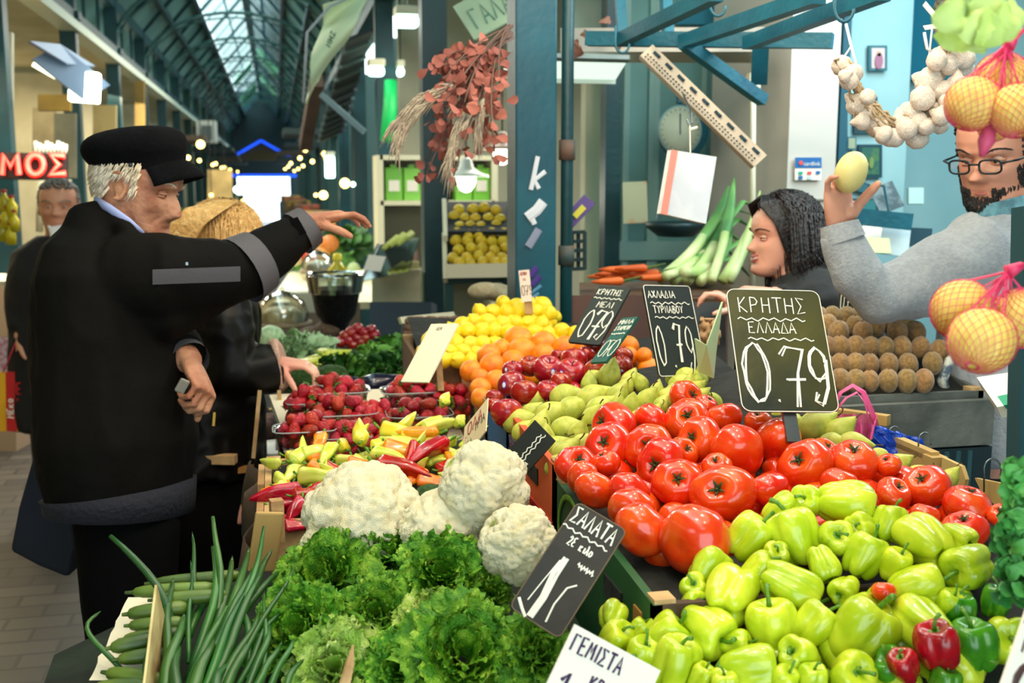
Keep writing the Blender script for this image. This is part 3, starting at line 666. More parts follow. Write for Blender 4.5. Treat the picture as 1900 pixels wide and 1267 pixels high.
for i, t in plab.items(): tag(peppers[i], t, 'pepper', 'light green bell peppers')
row_labels([o for i, o in enumerate(peppers) if i not in plab], 'light green bell pepper', 'of the rest', 34, 'pepper', 'light green bell peppers')
gl = [(1778,1120,70,(.1,.9,.1)),(1808,1180,92,(-.2,.8,.1)),(1662,1224,74,(-.5,.5,.3)),(1850,1100,60,(.1,.9,.2)),(1755,1250,60,(.1,.9,.2))]
for o, t in zip(fill(BELLG, gl, HP, 1.06, seed=3, rots=[g[3] for g in gl], lift=-.01), ('dark green bell pepper beside the light ones, below the parsley', 'largest dark green bell pepper beside the lower right price card', 'dark green bell pepper almost hidden low among light green ones', 'green bell pepper half behind parsley leaves', 'dark green bell pepper under the red one at the price card')): tag(o, t, 'pepper', 'dark green bell peppers')
rl = [(1738,1228,86,(-.2,.9,.2)),(1676,1266,60,(-.3,.7,.3))]
for o, t in zip(fill(BELLR, rl, HP, 1.06, seed=4, rots=[g[3] for g in rl], lift=.02), ('wrinkled red pepper beside the lower right price card', 'small red pepper at the very bottom edge of the heap')): tag(o, t, 'pepper', 'red bell peppers')

HA = Heap([(940, 767, 2.15), (950, 685, 2.35), (1105, 645, 2.45), (1100, 690, 2.28)])
al = [(1011,685,54),(984,682,40),(957,686,38),(1058,692,54),(1067,668,48),(1105,643,40),(1106,690,48),(950,716,52),(977,730,52),(1013,726,42),(917,738,32),(940,767,58),(1035,662,28),(1154,662,40),(1152,680,42),(1088,658,30),(916,752,30),(1140,650,30),(1130,700,38),(1040,710,40)]
arot = [(.1, .35, .2), (.0, .4, .2), None, (.1, .8, .5), None, (0, .9, .2), (0, -.2, .9), (-.2, .4, -.5), (0, .8, -.3), (.2, .8, .3), None, (0, .9, -.3), None, None, None, None, None, None, None, None]
apples = fill(APPLE, al, HA, 1.06, (0, .8, .1), .4, 11, 0, arot)
row_labels(apples, 'glossy red apple', 'of the heap', 17, 'apple', 'red apples')
STK = M('fruit_sticker', (.90, .92, .98), rough=.4); STB = M('fruit_sticker_blue', (.25, .25, .75), rough=.4)
for k, (ax, ay) in ((0, (.25, -.1)), (2, (-.6, .1)), (3, (-.65, 0)), (7, (-.5, .1)), (14, (0, -.2))):
    o = apples[k]; r = o.scale[0]; n = (rt*ax+up*ay-fw*.8).normalized(); c = o.location+n*r*.99
    s = thing('fruit_sticker', ['oval blue-rimmed sticker on the large apple in the middle of the heap', '', 'narrow white sticker on the apple beside the oranges', 'white sticker on the dark apple right of the middle', '', '', '', 'small oval sticker on the front apple above the lowest one', '', '', '', '', '', '', 'small sticker on the apple beside the narrow slanted board'][k], 'sticker', c, 'stickers on apples')
    x = n.cross(up).normalized(); y = x.cross(n)
    def disc(q, h):
        b = MB(); b.add([c+n*h]+[c+n*(h-.0006*q)+x*math.cos(a)*r*.17*q+y*math.sin(a)*r*.24*q for a in [i*math.pi/8 for i in range(16)]], [(0, i+1, (i+1) % 16+1) for i in range(16)]); return b
    part('rim', disc(1, .0008), STB, s); part('face', disc(.74, .0012), STK, s)

HO = Heap([(876, 689, 2.55), (893, 735, 2.44), (966, 640, 2.66), (1166, 645, 2.62)])
ol = [(876,690,40),(888,699,34),(912,658,44),(917,678,46),(892,722,40),(921,708,44),(950,670,44),(963,634,52),(968,652,52),(1012,640,48),(1050,646,46),(1000,656,42),(1080,650,36),(1166,642,38),(1262,682,32),(893,738,38),(1166,660,34),(935,650,36),(1240,690,32),(1035,668,34),(1195,660,30),(1290,690,28)]
oranges = fill(ORANGE, ol, HO, 1.06, (0, .5, .5), .8, 13)
row_labels(oranges, 'shiny orange', 'of the heap', 16, 'orange', 'oranges')

HPE = Heap([(966, 782, 2.12), (1035, 863, 1.86), (1273, 700, 2.12), (1180, 745, 2.02)])
# pears: px, py of the belly, width, angle of the neck in the picture (degrees), toward the camera
prl = [(990,742,44,50,.1),(1048,735,46,15,.1),(1098,738,48,20,.1),(1131,697,42,70,.1),(1146,732,38,60,.2),(1168,706,32,60,.1),(1025,768,48,30,.2),(1056,760,46,200,.2),(962,782,48,20,.1),(1000,792,42,65,.2),(1012,815,38,75,.2),(1050,795,46,10,.2),
 (1116,758,46,35,.3),(1100,776,42,60,.4),(1200,744,42,80,.5),(1174,753,36,75,.4),(1025,830,42,40,.3),(1048,840,46,35,.2),(1035,864,42,30,.1),(1218,728,30,80,.1),(1238,736,34,40,.2),(1273,700,38,20,.2),(1262,712,36,25,.1),(1300,706,28,60,.1),(1304,692,26,110,.1),(1093,714,32,80,.1),
 (1073,806,40,80,.5),(1080,824,38,30,.2),(1160,720,32,60,.1),(1030,720,36,30,.1),(1140,752,34,80,.4),(970,800,36,60,.1),(1228,752,32,60,.2),(985,765,34,40,.1),(1290,722,30,30,.1),(1250,700,26,30,.1),(1190,712,28,100,.2),(1065,870,36,30,.1),(1255,725,32,30,.2),(1275,718,30,70,.1),(1210,770,32,40,.2),(1252,745,30,20,.2),(1180,780,34,60,.2),(1300,735,28,50,.1),(1130,800,36,40,.2),(1100,700,28,30,.1)]
def fill_pear(lst, heap, seed):
    rn = random.Random(seed); it = []
    for a in lst: p, d = heap.hit(a[0], a[1]); it.append((p, a[2]*d/F/2))
    Q = settle(it, f=.85); out = []
    for a, q, (p, r) in zip(lst, Q, it):
        an = math.radians(a[3]+rn.uniform(-8, 8)); out.append(place(PEAR, rn.randrange(4), q, r*1.24, rot_dir(math.cos(an), math.sin(an), a[4]+rn.uniform(-.15, .15), rn.uniform(0, 6)), 1.05))
    return out
pears = fill_pear(prl, HPE, 3)
row_labels(pears, 'yellow-green pear', 'beside the tomatoes', 22, 'pear', 'pears beside the tomatoes')
HPR = Heap([(1520, 788, 1.88), (1664, 860, 1.74), (1758, 886, 1.68), (1460, 770, 1.95)])
prr = [(1512,792,58,30,.1),(1555,800,48,50,.2),(1484,765,38,90,.1),(1472,786,40,10,.1),(1582,824,46,0,.2),(1664,862,40,25,.1),(1545,822,40,10,.1),(1634,846,30,-20,.1),(1760,888,34,60,.1),(1447,772,32,80,.1),(1700,880,34,20,.1)]
for o, t in zip(fill_pear(prr, HPR, 8), ('large green pear with brown marks, stalk to the right, beside the pink bag', 'green pear with long stalk just left of the pink bag', 'green pear standing upright at the lower edge of the largest board', 'green pear half hidden under the upright one', 'yellow pear lying behind the tomato with upward calyx', 'single pear with thin upright stalk beside the blue plastic', 'pale pear between the tomatoes and the large marked pear', 'pear peeping out beside the blue plastic', 'mottled pear lying alone inside the empty wooden crate', 'small pear just under the lower edge of the largest board', 'pear half hidden behind dark red tomatoes')): tag(o, t, 'pear', 'pears behind the tomatoes')

HL = Heap([(800, 665, 2.68), (950, 575, 3.05), (1065, 610, 2.98), (900, 665, 2.70)])
rn = random.Random(2); ll = []
for y, x0, x1 in ((566, 925, 1008), (580, 888, 1038), (598, 852, 1028), (617, 812, 1070), (636, 792, 1072), (655, 782, 1050), (672, 800, 900)):
    x = x0+rn.uniform(0, 6)
    while x <= x1: ll.append((x+rn.uniform(-3, 3), y+rn.uniform(-4, 4), rn.uniform(27, 32))); x += rn.uniform(23, 27)
lemons = fill(LEMON, ll, HL, 1.04, (0, .7, .5), .9, 17, f=.9)
row_labels(lemons, 'bright yellow lemon', 'of the heap', 15, 'lemon', 'lemons')

HK = Heap([(1500, 705, 2.24), (1720, 710, 2.22), (1560, 595, 2.46), (1680, 610, 2.46)])
def kx(X): return 1450+X*.3
def ky(Y): return 540+Y*.3
kl = []
for Y, xs in ((555, (205,275,360,445,548,660,775,880)), (455, (185,265,360,455,545,663,785)), (350, (200,262,358,455,545,637,745,858)), (445, (935,)), (375, (975,)), (255, (350,500,715,835)), (220, (225,270,455,580,690,770)), (170, (260,330,390,455,545))):
    for X in xs: kl.append((kx(X), ky(Y), 31+rn.uniform(-1.5, 3)))
kiwis = fill(KIWI, kl, HK, 1.14, (0, .95, .15), .22, 19, f=.85)
row_labels(kiwis, 'brown kiwi fruit', 'of the heap', 16, 'kiwi', 'kiwi fruit')

def underfill(pr, objs, heap, step, drop, r, seed, box=(-9, 9, -9, 9), what='', where='', rowpx=20, cat='', grp=''):
    """fruits of the layer below, seen only in the gaps"""
    P = np.array([tuple(o.location) for o in objs]); rn = random.Random(seed); out = []
    y = P[:, 1].min(); row = 0
    while y <= P[:, 1].max():
        x = P[:, 0].min()+(row % 2)*step/2
        while x <= P[:, 0].max():
            d = np.sort(np.hypot(P[:, 0]-x, P[:, 1]-y))
            if d[0] < step*.95 and len(d) > 2 and d[2] < step*1.6 and box[0] < x < box[1] and box[2] < y < box[3]:
                out.append(place(pr, rn.randrange(len(pr)), (x, y, heap.z(x, y)-drop), r*rn.uniform(.9, 1.05), (rn.uniform(-1, 1), rn.uniform(-1, 1), rn.uniform(0, 6))))
            x += step
        y += step*.86; row += 1
    row_labels(out, what, where, rowpx, cat, grp); return out
underfill(TOM, [o for o in tomatoes if o.location.z > .9], HT, .075, .042, .036, 1, (.49, 1.1, 1.25, 1.64), 'tomato of the lower layer', 'of that layer', 30, 'tomato', 'lower layer of tomatoes')
underfill(PEAR, pears, HPE, .062, .035, .026, 3, (.48, .94, 1.73, 2.02), 'pear of the lower layer', 'of that layer', 20, 'pear', 'lower layer of pears')
underfill(APPLE, apples, HA, .06, .032, .028, 4, (.48, .94, 2.10, 2.25), 'apple of the lower layer', 'of that layer', 16, 'apple', 'lower layer of apples')
underfill(ORANGE, oranges, HO, .06, .030, .028, 5, (.48, .96, 2.33, 2.59), 'orange of the lower layer', 'of that layer', 16, 'orange', 'lower layer of oranges')
underfill(LEMON, lemons, HL, .05, .024, .021, 6, (.37, .85, 2.67, 3.0), 'lemon of the lower layer', 'of that layer', 15, 'lemon', 'lower layer of lemons')
underfill(BELL, peppers, HP, .075, .040, .036, 7, (.3, 1.1, .9, 1.17), 'pepper of the lower layer', 'of that layer', 34, 'pepper', 'lower layer of peppers')
# quinces on the tilted trays near the shelf
HQ = Heap([(840, 400, 5.2), (930, 400, 5.2), (880, 490, 4.9)])
ql = []
for y, n, off in ((388, 4, 8), (404, 5, -6), (420, 4, 6), (446, 5, 0), (462, 5, 4), (478, 5, -4), (434, 5, 0), (487, 5, 6)):
    for k in range(n): ql.append((846+off+k*22+rn.uniform(-4, 4), y+rn.uniform(-3, 3), 22))
quinces = fill(QUINCE, ql, HQ, 1.0, (0, .8, .3), .5, 23, f=.9)
row_labels(quinces, 'yellow quince', 'of the trays', 11, 'quince', 'quinces on raised trays')

# long peppers: px, py, angle the tip points to, length px, colour, lift
HL2 = Heap([(520, 960, 1.86), (515, 860, 2.1), (840, 800, 2.18), (780, 900, 1.98)])
lp = [(542,862,60,70,'lime',0),(520,866,160,48,'lime',0),(560,850,20,60,'lime',0),(597,826,-98,56,'orange',.02),(575,868,-30,56,'orange',0),(618,840,-110,64,'lime',.01),(672,842,98,72,'yellow',.03),(546,880,-100,50,'lime',.01),(556,900,-20,78,'lime',.02),(515,895,-60,50,'lime',.01),
 (515,915,-35,52,'lime',.01),(592,886,-30,70,'yellow',0),(600,880,-35,74,'red',.01),(645,880,-5,66,'orange',.02),(690,862,-25,80,'lime',.02),(655,858,-50,60,'lime',0),(712,850,-8,84,'orange',.02),(708,815,-20,76,'yellow',.02),(745,822,-15,64,'yellow',.01),(742,806,60,50,'yellow',.01),(785,815,20,72,'lime',.02),
 (812,822,178,86,'orange',.02),(764,838,170,64,'lime',.01),(800,846,-10,56,'lime',.0),(846,834,200,44,'lime',.02),(770,852,-110,70,'red',.03),(826,846,-135,90,'red',.03),(815,885,50,56,'red',.01),(706,872,-60,44,'red',.02),(700,884,-22,110,'red',.02),(775,895,-10,70,'orange',0),(785,880,-120,60,'orange',0),
 (560,925,196,92,'red',.01),(505,945,20,62,'red',.0),(545,940,20,60,'red',.02),(560,950,-110,62,'red',.02),(520,965,-40,50,'red',0),(528,985,20,56,'red',0),(576,930,60,40,'red',.01),(824,778,80,46,'yellow',.04),(852,812,80,44,'lime',.03),(822,800,200,52,'yellow',.02),(664,815,70,44,'yellow',.0),(640,838,100,50,'yellow',0),(625,860,-20,60,'lime',0),
 (735,890,-160,52,'red',0),(540,905,-150,52,'orange',0),(690,838,30,60,'yellow',0),(725,834,10,66,'lime',.01),(660,890,0,70,'orange',-.01),(840,870,100,50,'orange',0),(610,855,160,60,'orange',-.01),(560,968,30,60,'red',-.01),(790,860,20,60,'lime',-.01),(585,840,20,50,'yellow',-.01),(530,845,10,50,'yellow',-.01)]
longs = []
for k, (x, y, a, l, c, h) in enumerate(lp):
    p, d = HL2.hit(x, y); an = math.radians(a); L = l*d/F; dirv = rt*math.cos(an)+(Vector((0, .93, .3)).normalized())*math.sin(an)
    q = dirv.to_track_quat('X', 'Z')@Matrix.Rotation(rn.uniform(-1, 1), 3, 'X').to_quaternion()
    p = p+Vector((0, 0, h*.7+.006))-dirv*L*.0
    longs.append((place(LP[c], k, p, (L/2*1.05, L/2*1.0+.012, L/2*1.0+.012), q.to_euler()), c))
for c, nm in (('red', 'glossy red long pepper'), ('orange', 'orange long pepper'), ('lime', 'pale yellow-green long pepper'), ('yellow', 'bright yellow long pepper')):
    row_labels([o for o, cc in longs if cc == c], nm, 'of its colour', 20, 'pepper', f'{c} long peppers')

# cauliflowers, broccoli
underfill(LP['lime'], [o for o, c in longs if c != 'red'], HL2, .055, .012, .035, 8, (0, .40, 1.83, 2.14), 'lower pale long pepper', 'of that layer', 20, 'pepper', 'lower layer of pale long peppers')
def single(name, me, p, s, e, label, cat, group=None):
    o = bpy.data.objects.new(name, me); C.objects.link(o); o.location = p; o.scale = s if isinstance(s, tuple) else (s, s, s); o.rotation_euler = e
    return tag(o, label, cat, group)
CLM = M('cauliflower_leaf', (.62, .72, .28), (.78, .82, .46), 8, .5, .3, 40)
cl = [(675, 960, 1.66, 198, 0, (.1, .5, .75), 'largest cauliflower, a broad head at the left behind the leaf lettuce'), (818, 985, 1.60, 142, 1, (0, .6, .7), 'cauliflower sunk low between the others, half behind the lettuce'),
      (897, 902, 1.60, 150, 2, (0, .3, .9), 'cauliflower resting highest, on top of the two others below the slanted board'), (962, 1010, 1.52, 132, 0, (.1, .1, .95), 'round cauliflower beside the long slanted chalkboard'), (922, 962, 1.64, 72, 1, (0, .4, .9), 'small cauliflower mostly hidden under the topmost one'), (606, 1012, 1.62, 90, 2, (0, .6, .5), 'cauliflower hidden at the left edge behind lettuce and wooden crate corner')]
for x, y, d, w, k, t, lb in cl:
    r = w*d/F/2; o = single('cauliflower', CAUL[k], at(x, y, d), r*.98, rot_dir(*t, k*2.1), lb, 'cauliflower', 'cauliflowers')
    if k == 2 or w == 132:
        for j in range(3):
            b = MB(); a = (-.5, -1.6, -2.2)[j] if w != 132 else (.6, 2.4, -.4)[j]
            c = Vector((math.cos(a)*.9, .2-.3*j*.3, 0)); di = Vector((math.cos(a), math.sin(a)*.5, .7))
            leaf(b, (math.cos(a)*.75, math.sin(a)*.75, -.2), (math.cos(a)*.35, math.sin(a)*.35, 1), (math.cos(a), math.sin(a), 0), .62, .20, -.25, .05, 30+j, 8, 8, .2, 4)
            lf = bpy.data.objects.new('leaf', b.mesh('leaf', CLM, True)); C.objects.link(lf); lf.parent = o
single('broccoli', BROC[0], at(802, 935, 1.74), .036, rot_dir(0, .8, .4), 'dark green broccoli between two cauliflowers and the red peppers', 'broccoli', 'broccoli heads')
single('broccoli', BROC[0], at(765, 940, 1.74), .028, rot_dir(0, .8, .4, 2), 'smaller broccoli head touching the largest cauliflower', 'broccoli', 'broccoli heads')

# lettuce
ll2 = [(600, 1075, 1.50, 230, 0, (-.2, .6, .6), 'leaf lettuce with dark frilly top, at the back left beneath the largest cauliflower'), (720, 1015, 1.56, 180, 1, (.1, .8, .4), 'leaf lettuce between the two back cauliflowers, highest of the heap'),
       (820, 1065, 1.46, 210, 2, (.1, .5, .7), 'leaf lettuce in the middle, in front of the sunken cauliflower'), (560, 1170, 1.40, 240, 1, (-.2, .5, .7), 'leaf lettuce leaning over the green onions'),
       (860, 1215, 1.32, 270, 0, (.1, .5, .75), 'large leaf lettuce at the bottom middle'), (1000, 1215, 1.32, 190, 2, (.3, .5, .6), 'leaf lettuce beside the white card, under the long chalkboard'), (900, 1090, 1.46, 130, 1, (.4, .5, .5), 'leaf lettuce tucked against the round cauliflower'),
       (700, 1140, 1.42, 190, 2, (0, .5, .7), 'leaf lettuce in the middle of the heap, left of the pale heads'), (745, 1240, 1.33, 170, 0, (0, .5, .7), 'leaf lettuce at the bottom edge between the pale heads')]
for x, y, d, w, k, t, lb in ll2: single('lettuce', LETT[k], at(x, y, d+.05), w*d/F/2*1.08, rot_dir(*t, x), lb, 'lettuce', 'green leaf lettuces')
for x, y, d, w, t, lb in ((800, 1140, 1.40, 150, (0, .7, .5), 'pale crisp lettuce in the middle, above the large leaf lettuce'), (620, 1245, 1.34, 220, (0, .5, .75), 'pale green lettuce at the bottom edge beside the thin wooden stake'), (1000, 1130, 1.46, 110, (.2, .6, .3), 'pale lettuce half under the long chalkboard')):
    single('lettuce', LETPM[0], at(x, y, d+.05), w*d/F/2*1.08, rot_dir(*t, y), lb, 'lettuce', 'pale lettuces')

# green onions and courgettes at the left end
GOM = M('onion_leaf', (.14, .32, .12), (.22, .42, .16), 6, .35, .1, 30, rnd=.18); 
gol = []
def onion(x0, y0, d0, x1, y1, d1, w, bend=0, k=0):
    a, c = at(x0, y0, d0), at(x1, y1, d1); r = w*d0/F/2*1.25; b = MB(); n = 9; pts = []
    for i in range(n+1):
        t = i/n; p = a.lerp(c, t)+rt*bend*math.sin(t*math.pi)*.03+Vector((0, 0, .015*math.sin(t*3)))+Vector((nz((t*2, k, 0), 1), nz((t*2, k, 5), 1), 0))*.008; pts.append(p)
    b.tube(pts, [r*(.9 if t < 2 else 1)*(1-.55*(t/n)**2) for t in range(n+1)], 9)
    if k % 3: b.tube([pts[-1], pts[-1]+(pts[-1]-pts[-2])*.8], [r*.42, r*.05], 7)
    o = solo('green_onion', b, GOM, 'x', 'green onion', 'green onions', True); gol.append(o); return o
on = [(340,1290,1.34,590,0),]
rows = [(300,1250,1.42,205,997,1.50,15,1.2),(250,1270,1.40,180,1142,1.46,9,-1),(350,1230,1.40,355,1052,1.55,9,0),(385,1225,1.42,395,962,1.58,13,.5),(405,1200,1.44,400,1090,1.6,10,0),(330,1200,1.44,358,1000,1.62,9,.4),
 (350,1260,1.38,395,1018,1.56,15,.6),(370,1250,1.38,430,1045,1.58,17,.3),(385,1240,1.38,460,1030,1.60,18,.3),(400,1250,1.36,490,980,1.62,12,.4),(410,1230,1.38,500,1030,1.62,16,.2),(350,1300,1.33,470,1060,1.52,16,.2),(380,1290,1.33,480,1075,1.5,17,.2),
 (300,1290,1.34,320,1085,1.50,16,0),(420,1270,1.34,545,1058,1.50,9,.2),(330,1320,1.32,420,1130,1.46,18,.1),(360,1330,1.30,450,1110,1.46,16,.1),(390,1330,1.30,480,1140,1.44,15,.1),(430,1290,1.33,520,1140,1.44,12,.1),(450,1300,1.31,500,1160,1.42,14,.3),
 (300,1330,1.30,340,1150,1.44,20,-.1),(340,1340,1.29,400,1190,1.40,22,0),(400,1340,1.29,470,1185,1.40,18,0),(440,1340,1.28,520,1200,1.38,14,.2),(470,1330,1.29,545,1190,1.38,12,.2),(370,1350,1.27,430,1235,1.36,20,0),(320,1350,1.28,330,1200,1.4,20,0),(280,1330,1.32,290,1170,1.42,18,-.2),
 (480,1310,1.31,490,1110,1.46,9,.2),(460,1260,1.35,440,1120,1.48,14,.3),(410,1200,1.42,470,1085,1.54,15,.1),(350,1180,1.46,420,1075,1.58,14,.1),(500,1340,1.28,560,1230,1.36,13,.1),(300,1230,1.44,310,1120,1.52,16,0),(430,1180,1.44,515,1065,1.56,13,.1)]
for k, (x0, y0, d0, x1, y1, d1, w, bd) in enumerate(rows): onion(x0, y0, d0, x1, y1, d1, w, bd, k)
top = [(o, pix(o.matrix_basis@Vector(o.data.vertices[len(o.data.vertices)//2].co))) for o in gol]
for i, (o, r_) in enumerate(sorted(zip(gol, rows), key=lambda q: (round(q[1][4]/70), q[1][3]))):
    lv = sorted({round(r[4]/70) for r in rows}); r0 = lv.index(round(r_[4]/70)); same = sorted(r[3] for r in rows if round(r[4]/70) == lv[r0]); kk = same.index(r_[3])
    tag(o, f'dark green onion leaf, tip {"leftmost" if kk == 0 else ordw(kk)+" from left"} at the {ordw(r0)} height down', 'green onion', 'green onions')
CUM = M('courgette_skin', (.22, .34, .10), (.40, .50, .18), 9, .4, .15, 20, rnd=.15)
cul = [(262, 1098, 1.50, 150, 6, 26), (300, 1112, 1.48, 130, 8, 26), (248, 1138, 1.46, 110, 12, 30), (250, 1160, 1.44, 100, 6, 26), (240, 1185, 1.42, 110, 12, 26), (215, 1200, 1.40, 100, 20, 30), (230, 1222, 1.39, 110, 15, 28), (210, 1250, 1.37, 120, -15, 32), (190, 1275, 1.35, 120, 5, 30), (300, 1080, 1.54, 160, 10, 24)]
for k, (x, y, d, l, a, w) in enumerate(cul):
    c = at(x, y, d); an = math.radians(a); dr = rt*math.cos(an)+Vector((0, 1, .15))*math.sin(an); L = l*d/F; r = w*d/F/2; b = MB()
    b.tube([c+dr*L*(t-.1) for t in (0, .03, .12, .3, .6, .9, 1, 1.04)], [r*.3, r*.62, r*.85, r, r*1.05, r*1.0, r*.7, r*.2], 14)
    root = solo('courgette', b, CUM, f'green ribbed courgette lying under the green onions, {ordw(k) if k else "uppermost"}{" down" if k else ""} at the left end', 'courgette', 'courgettes', True)
    part('stalk', MB().tube([c-dr*L*.09, c-dr*L*.2], [r*.30, r*.22], 6), STEMG, root)
# ---------- the stall that carries the heaps ----------
WOOD = M('crate_wood', (.80, .66, .46), (.66, .50, .32), 14, .7, .3, 60)
WOOD2 = M('dark_wood', (.40, .29, .20), (.28, .20, .14), 10, .75, .3, 50)
WOODG = M('grey_wood', (.42, .44, .42), (.32, .34, .33), 8, .8, .4, 40)
CARD = M('brown_card', (.50, .36, .24), (.42, .30, .20), 4, .85, .1, 30)
LINER = M('dark_liner', (.10, .11, .09), (.05, .06, .05), 12, .8, .5, 30)
CLOTH = M('stall_cloth', (.16, .20, .19), (.10, .12, .12), 4, .9, .4, 8)
METAL = M('hook_steel', (.45, .48, .50), rough=.3, metal=.9)
ORANGEP = M('orange_card', (.90, .38, .18), (.82, .30, .14), 3, .6); GREENP = M('green_card', (.10, .34, .16), (.08, .28, .14), 3, .6); YELP = M('yellow_ink', (.96, .80, .20), rough=.6); WHITEP = M('white_ink', (.95, .93, .86), rough=.6); BLUEP = M('blue_card', (.15, .45, .70), rough=.6)
TZ = .80
t = thing('market_stall_table', 'long wooden market stall table under all the front crates', 'table', (.6, 2, 0))
part('table_top', MB().bb(-.02, 1.02, 1.26, 3.2, TZ-.04, TZ), WOOD2, t)
for x, y in ((.03, 1.32), (.03, 3.1), (.95, 1.32), (.95, 3.1), (.03, 2.1), (.95, 2.1)): part('leg', MB().bb(x-.03, x+.03, y-.03, y+.03, 0, TZ-.04), WOOD2, t)
part('drape', MB().grid(lambda u, v: (-.03+.012*math.sin(v*60)+.02*nz((v*8, u*3, 1), 1)-.03*u, 1.26+v*1.1, TZ-.01-.72*u), 12, 90), CLOTH, t, True)
HS = Heap([(300, 1150, 1.5), (520, 1040, 1.7), (1000, 1150, 1.50), (700, 1000, 1.66)])
t = thing('sloping_tray', 'low sloping tray under lettuce, cauliflowers and green onions', 'tray', (.1, 1.5, TZ))
b = MB(); b.add([(-.34, 1.12, .80), (.42, 1.12, .86), (.42, 1.80, .95), (-.03, 1.80, .93), (-.34, 1.62, .86), (-.34, 1.12, .782), (.42, 1.12, .84), (.42, 1.80, .92), (-.03, 1.80, .91), (-.34, 1.62, .84)],
      [(0, 1, 2, 3, 4), (9, 8, 7, 6, 5), (0, 5, 6, 1), (1, 6, 7, 2), (2, 7, 8, 3), (3, 8, 9, 4), (4, 9, 5, 0)])
part('tray_bed', b, M('tray_dark_green', (.08, .14, .08), (.04, .07, .04), 10, .9, .5, 25), t)
for x, y in ((-.3, 1.15), (-.3, 1.58)): part('leg', MB().bb(x-.02, x+.02, y-.02, y+.02, 0, .80), WOOD2, t)
b = MB(); b.grid(lambda u, v: at(lerp(lerp(238, 165, u), lerp(330, 260, u), v)+8*nz((u*9, v*3, 1), 1), lerp(1108, 1262, u), lerp(1.56, 1.40, u)), 14, 6)
solo('paper_sheet', b, M('white_paper', (.92, .88, .78), rough=.9), 'torn white paper under the courgettes at the left end of the stall', 'paper', smooth=True)

def liner(heap, x0, x1, y0, y1, drop=.045, n=10): return MB().grid(lambda u, v: (lerp(x0, x1, u), lerp(y0, y1, v), heap.z(lerp(x0, x1, u), lerp(y0, y1, v))-drop), n, n)
def crate(name, label, x0, x1, y0, y1, heap, zt, mats, drop=.045, z0=TZ, slot=True, group='produce crates'):
    """open crate: four sides whose top edges stand at heights ZT (front, back), bed under the heap"""
    t = thing(name, label, 'crate', ((x0+x1)/2, (y0+y1)/2, z0), group); th = .012
    zf, zb = zt; fm, sm = mats
    def side(a, c, za, zc):
        a, c = Vector(a), Vector(c); n = (c-a).cross(Vector((0, 0, 1))).normalized()*th
        b = MB(); V = [a.xy.to_3d()+Vector((0, 0, z0)), c.xy.to_3d()+Vector((0, 0, z0)), c.xy.to_3d()+Vector((0, 0, zc)), a.xy.to_3d()+Vector((0, 0, za))]
        b.add(V+[v-n for v in V], [(0, 1, 2, 3), (7, 6, 5, 4), (0, 4, 5, 1), (1, 5, 6, 2), (2, 6, 7, 3), (3, 7, 4, 0)]); return b
    part('front_panel', side((x0, y0, 0), (x1, y0, 0), zf, zf), fm, t)
    part('back_panel', side((x1, y1, 0), (x0, y1, 0), zb, zb), fm, t)
    part('side_panel', side((x0, y1, 0), (x0, y0, 0), zb, zf), sm, t)
    part('side_panel', side((x1, y0, 0), (x1, y1, 0), zf, zb), sm, t)
    if heap: part('bed', liner(heap, x0+.014, x1-.014, y0+.014, y1-.014, drop), LINER, t, True)
    if slot:
        for x, y in ((x0, y0), (x1-.03, y0), (x0, y1-.03), (x1-.03, y1-.03)): part('corner_post', MB().bb(x+.002, x+.03, y+.002, y+.03, z0, (zf if y == y0 else zb)+.006), WOOD, t)
    return t
tc = crate('tomato_crate', 'wooden crate with dark green printed side under the front tomatoes', .44, .94, 1.20, 1.68, HT, (1.035, 1.065), (WOOD2, GREENP), .05)
LC = .4385
def side_slot(parent, y0, y1, z0, z1, mat, name='hand_hole', x=LC): part(name, MB().bb(x-.001, x+.004, y0, y1, z0, z1), mat, parent)
side_slot(tc, 1.32, 1.40, .975, 1.005, LINER); side_slot(tc, 1.24, 1.27, .96, 1.01, M('ochre_ink', (.70, .48, .20), rough=.7), 'printed_panel')
part('printed_swirl', MB().tube([(LC-.001, 1.22+.16*i/14, .90+.05*math.sin(i/14*3.1)) for i in range(15)], .006, 6, True, .3, upv=(1, 0, 0)), M('leaf_ink', (.42, .60, .15), rough=.7), tc)
part('printed_ring', MB().tube([(LC-.001, 1.58+.07*math.cos(a), 1.0+.06*math.sin(a)) for a in [i*2*math.pi/20 for i in range(21)]], .005, 6, True, .3, upv=(1, 0, 0)), M('leaf_ink', (1, 1, 1)), tc)
td = crate('tomato_crate', 'grey wooden crate behind the green peppers holding the dark tomatoes', .955, 1.10, 1.16, 1.34, HT, (1.03, 1.04), (WOODG, WOODG), .05)
pc = crate('pear_crate', 'orange and red printed fruit box under the pears, with a hand hole', .44, .98, 1.69, 2.05, HPE, (1.085, 1.10), (WOOD, ORANGEP), .05)
side_slot(pc, 1.80, 1.88, 1.02, 1.05, LINER)
part('red_band', MB().bb(LC-.0012, LC+.002, 1.695, 2.045, .84, .985), M('red_card', (.72, .10, .08), rough=.6), pc)
b = MB(); write(b, 'ΟΜΟΝΟΙ', Vector((LC-.002, 1.97, .905)), Vector((0, -1, 0)), Vector((0, 0, 1)), 0, 0, .05, .75, .1, .0032, Vector((-1, 0, 0)), .0); part('lettering', b, YELP, pc)
b = MB(); write(b, 'ΣΙΣ', Vector((LC-.002, 2.03, 1.03)), Vector((0, -1, 0)), Vector((0, 0, 1)), 0, 0, .03, .7, .1, .002, Vector((-1, 0, 0)), .0); part('emblem', b, BLUEP, pc)
ac = crate('apple_crate', 'box with blue side band under the apples', .44, .98, 2.06, 2.28, HA, (1.075, 1.09), (WOOD, BLUEP), .05)
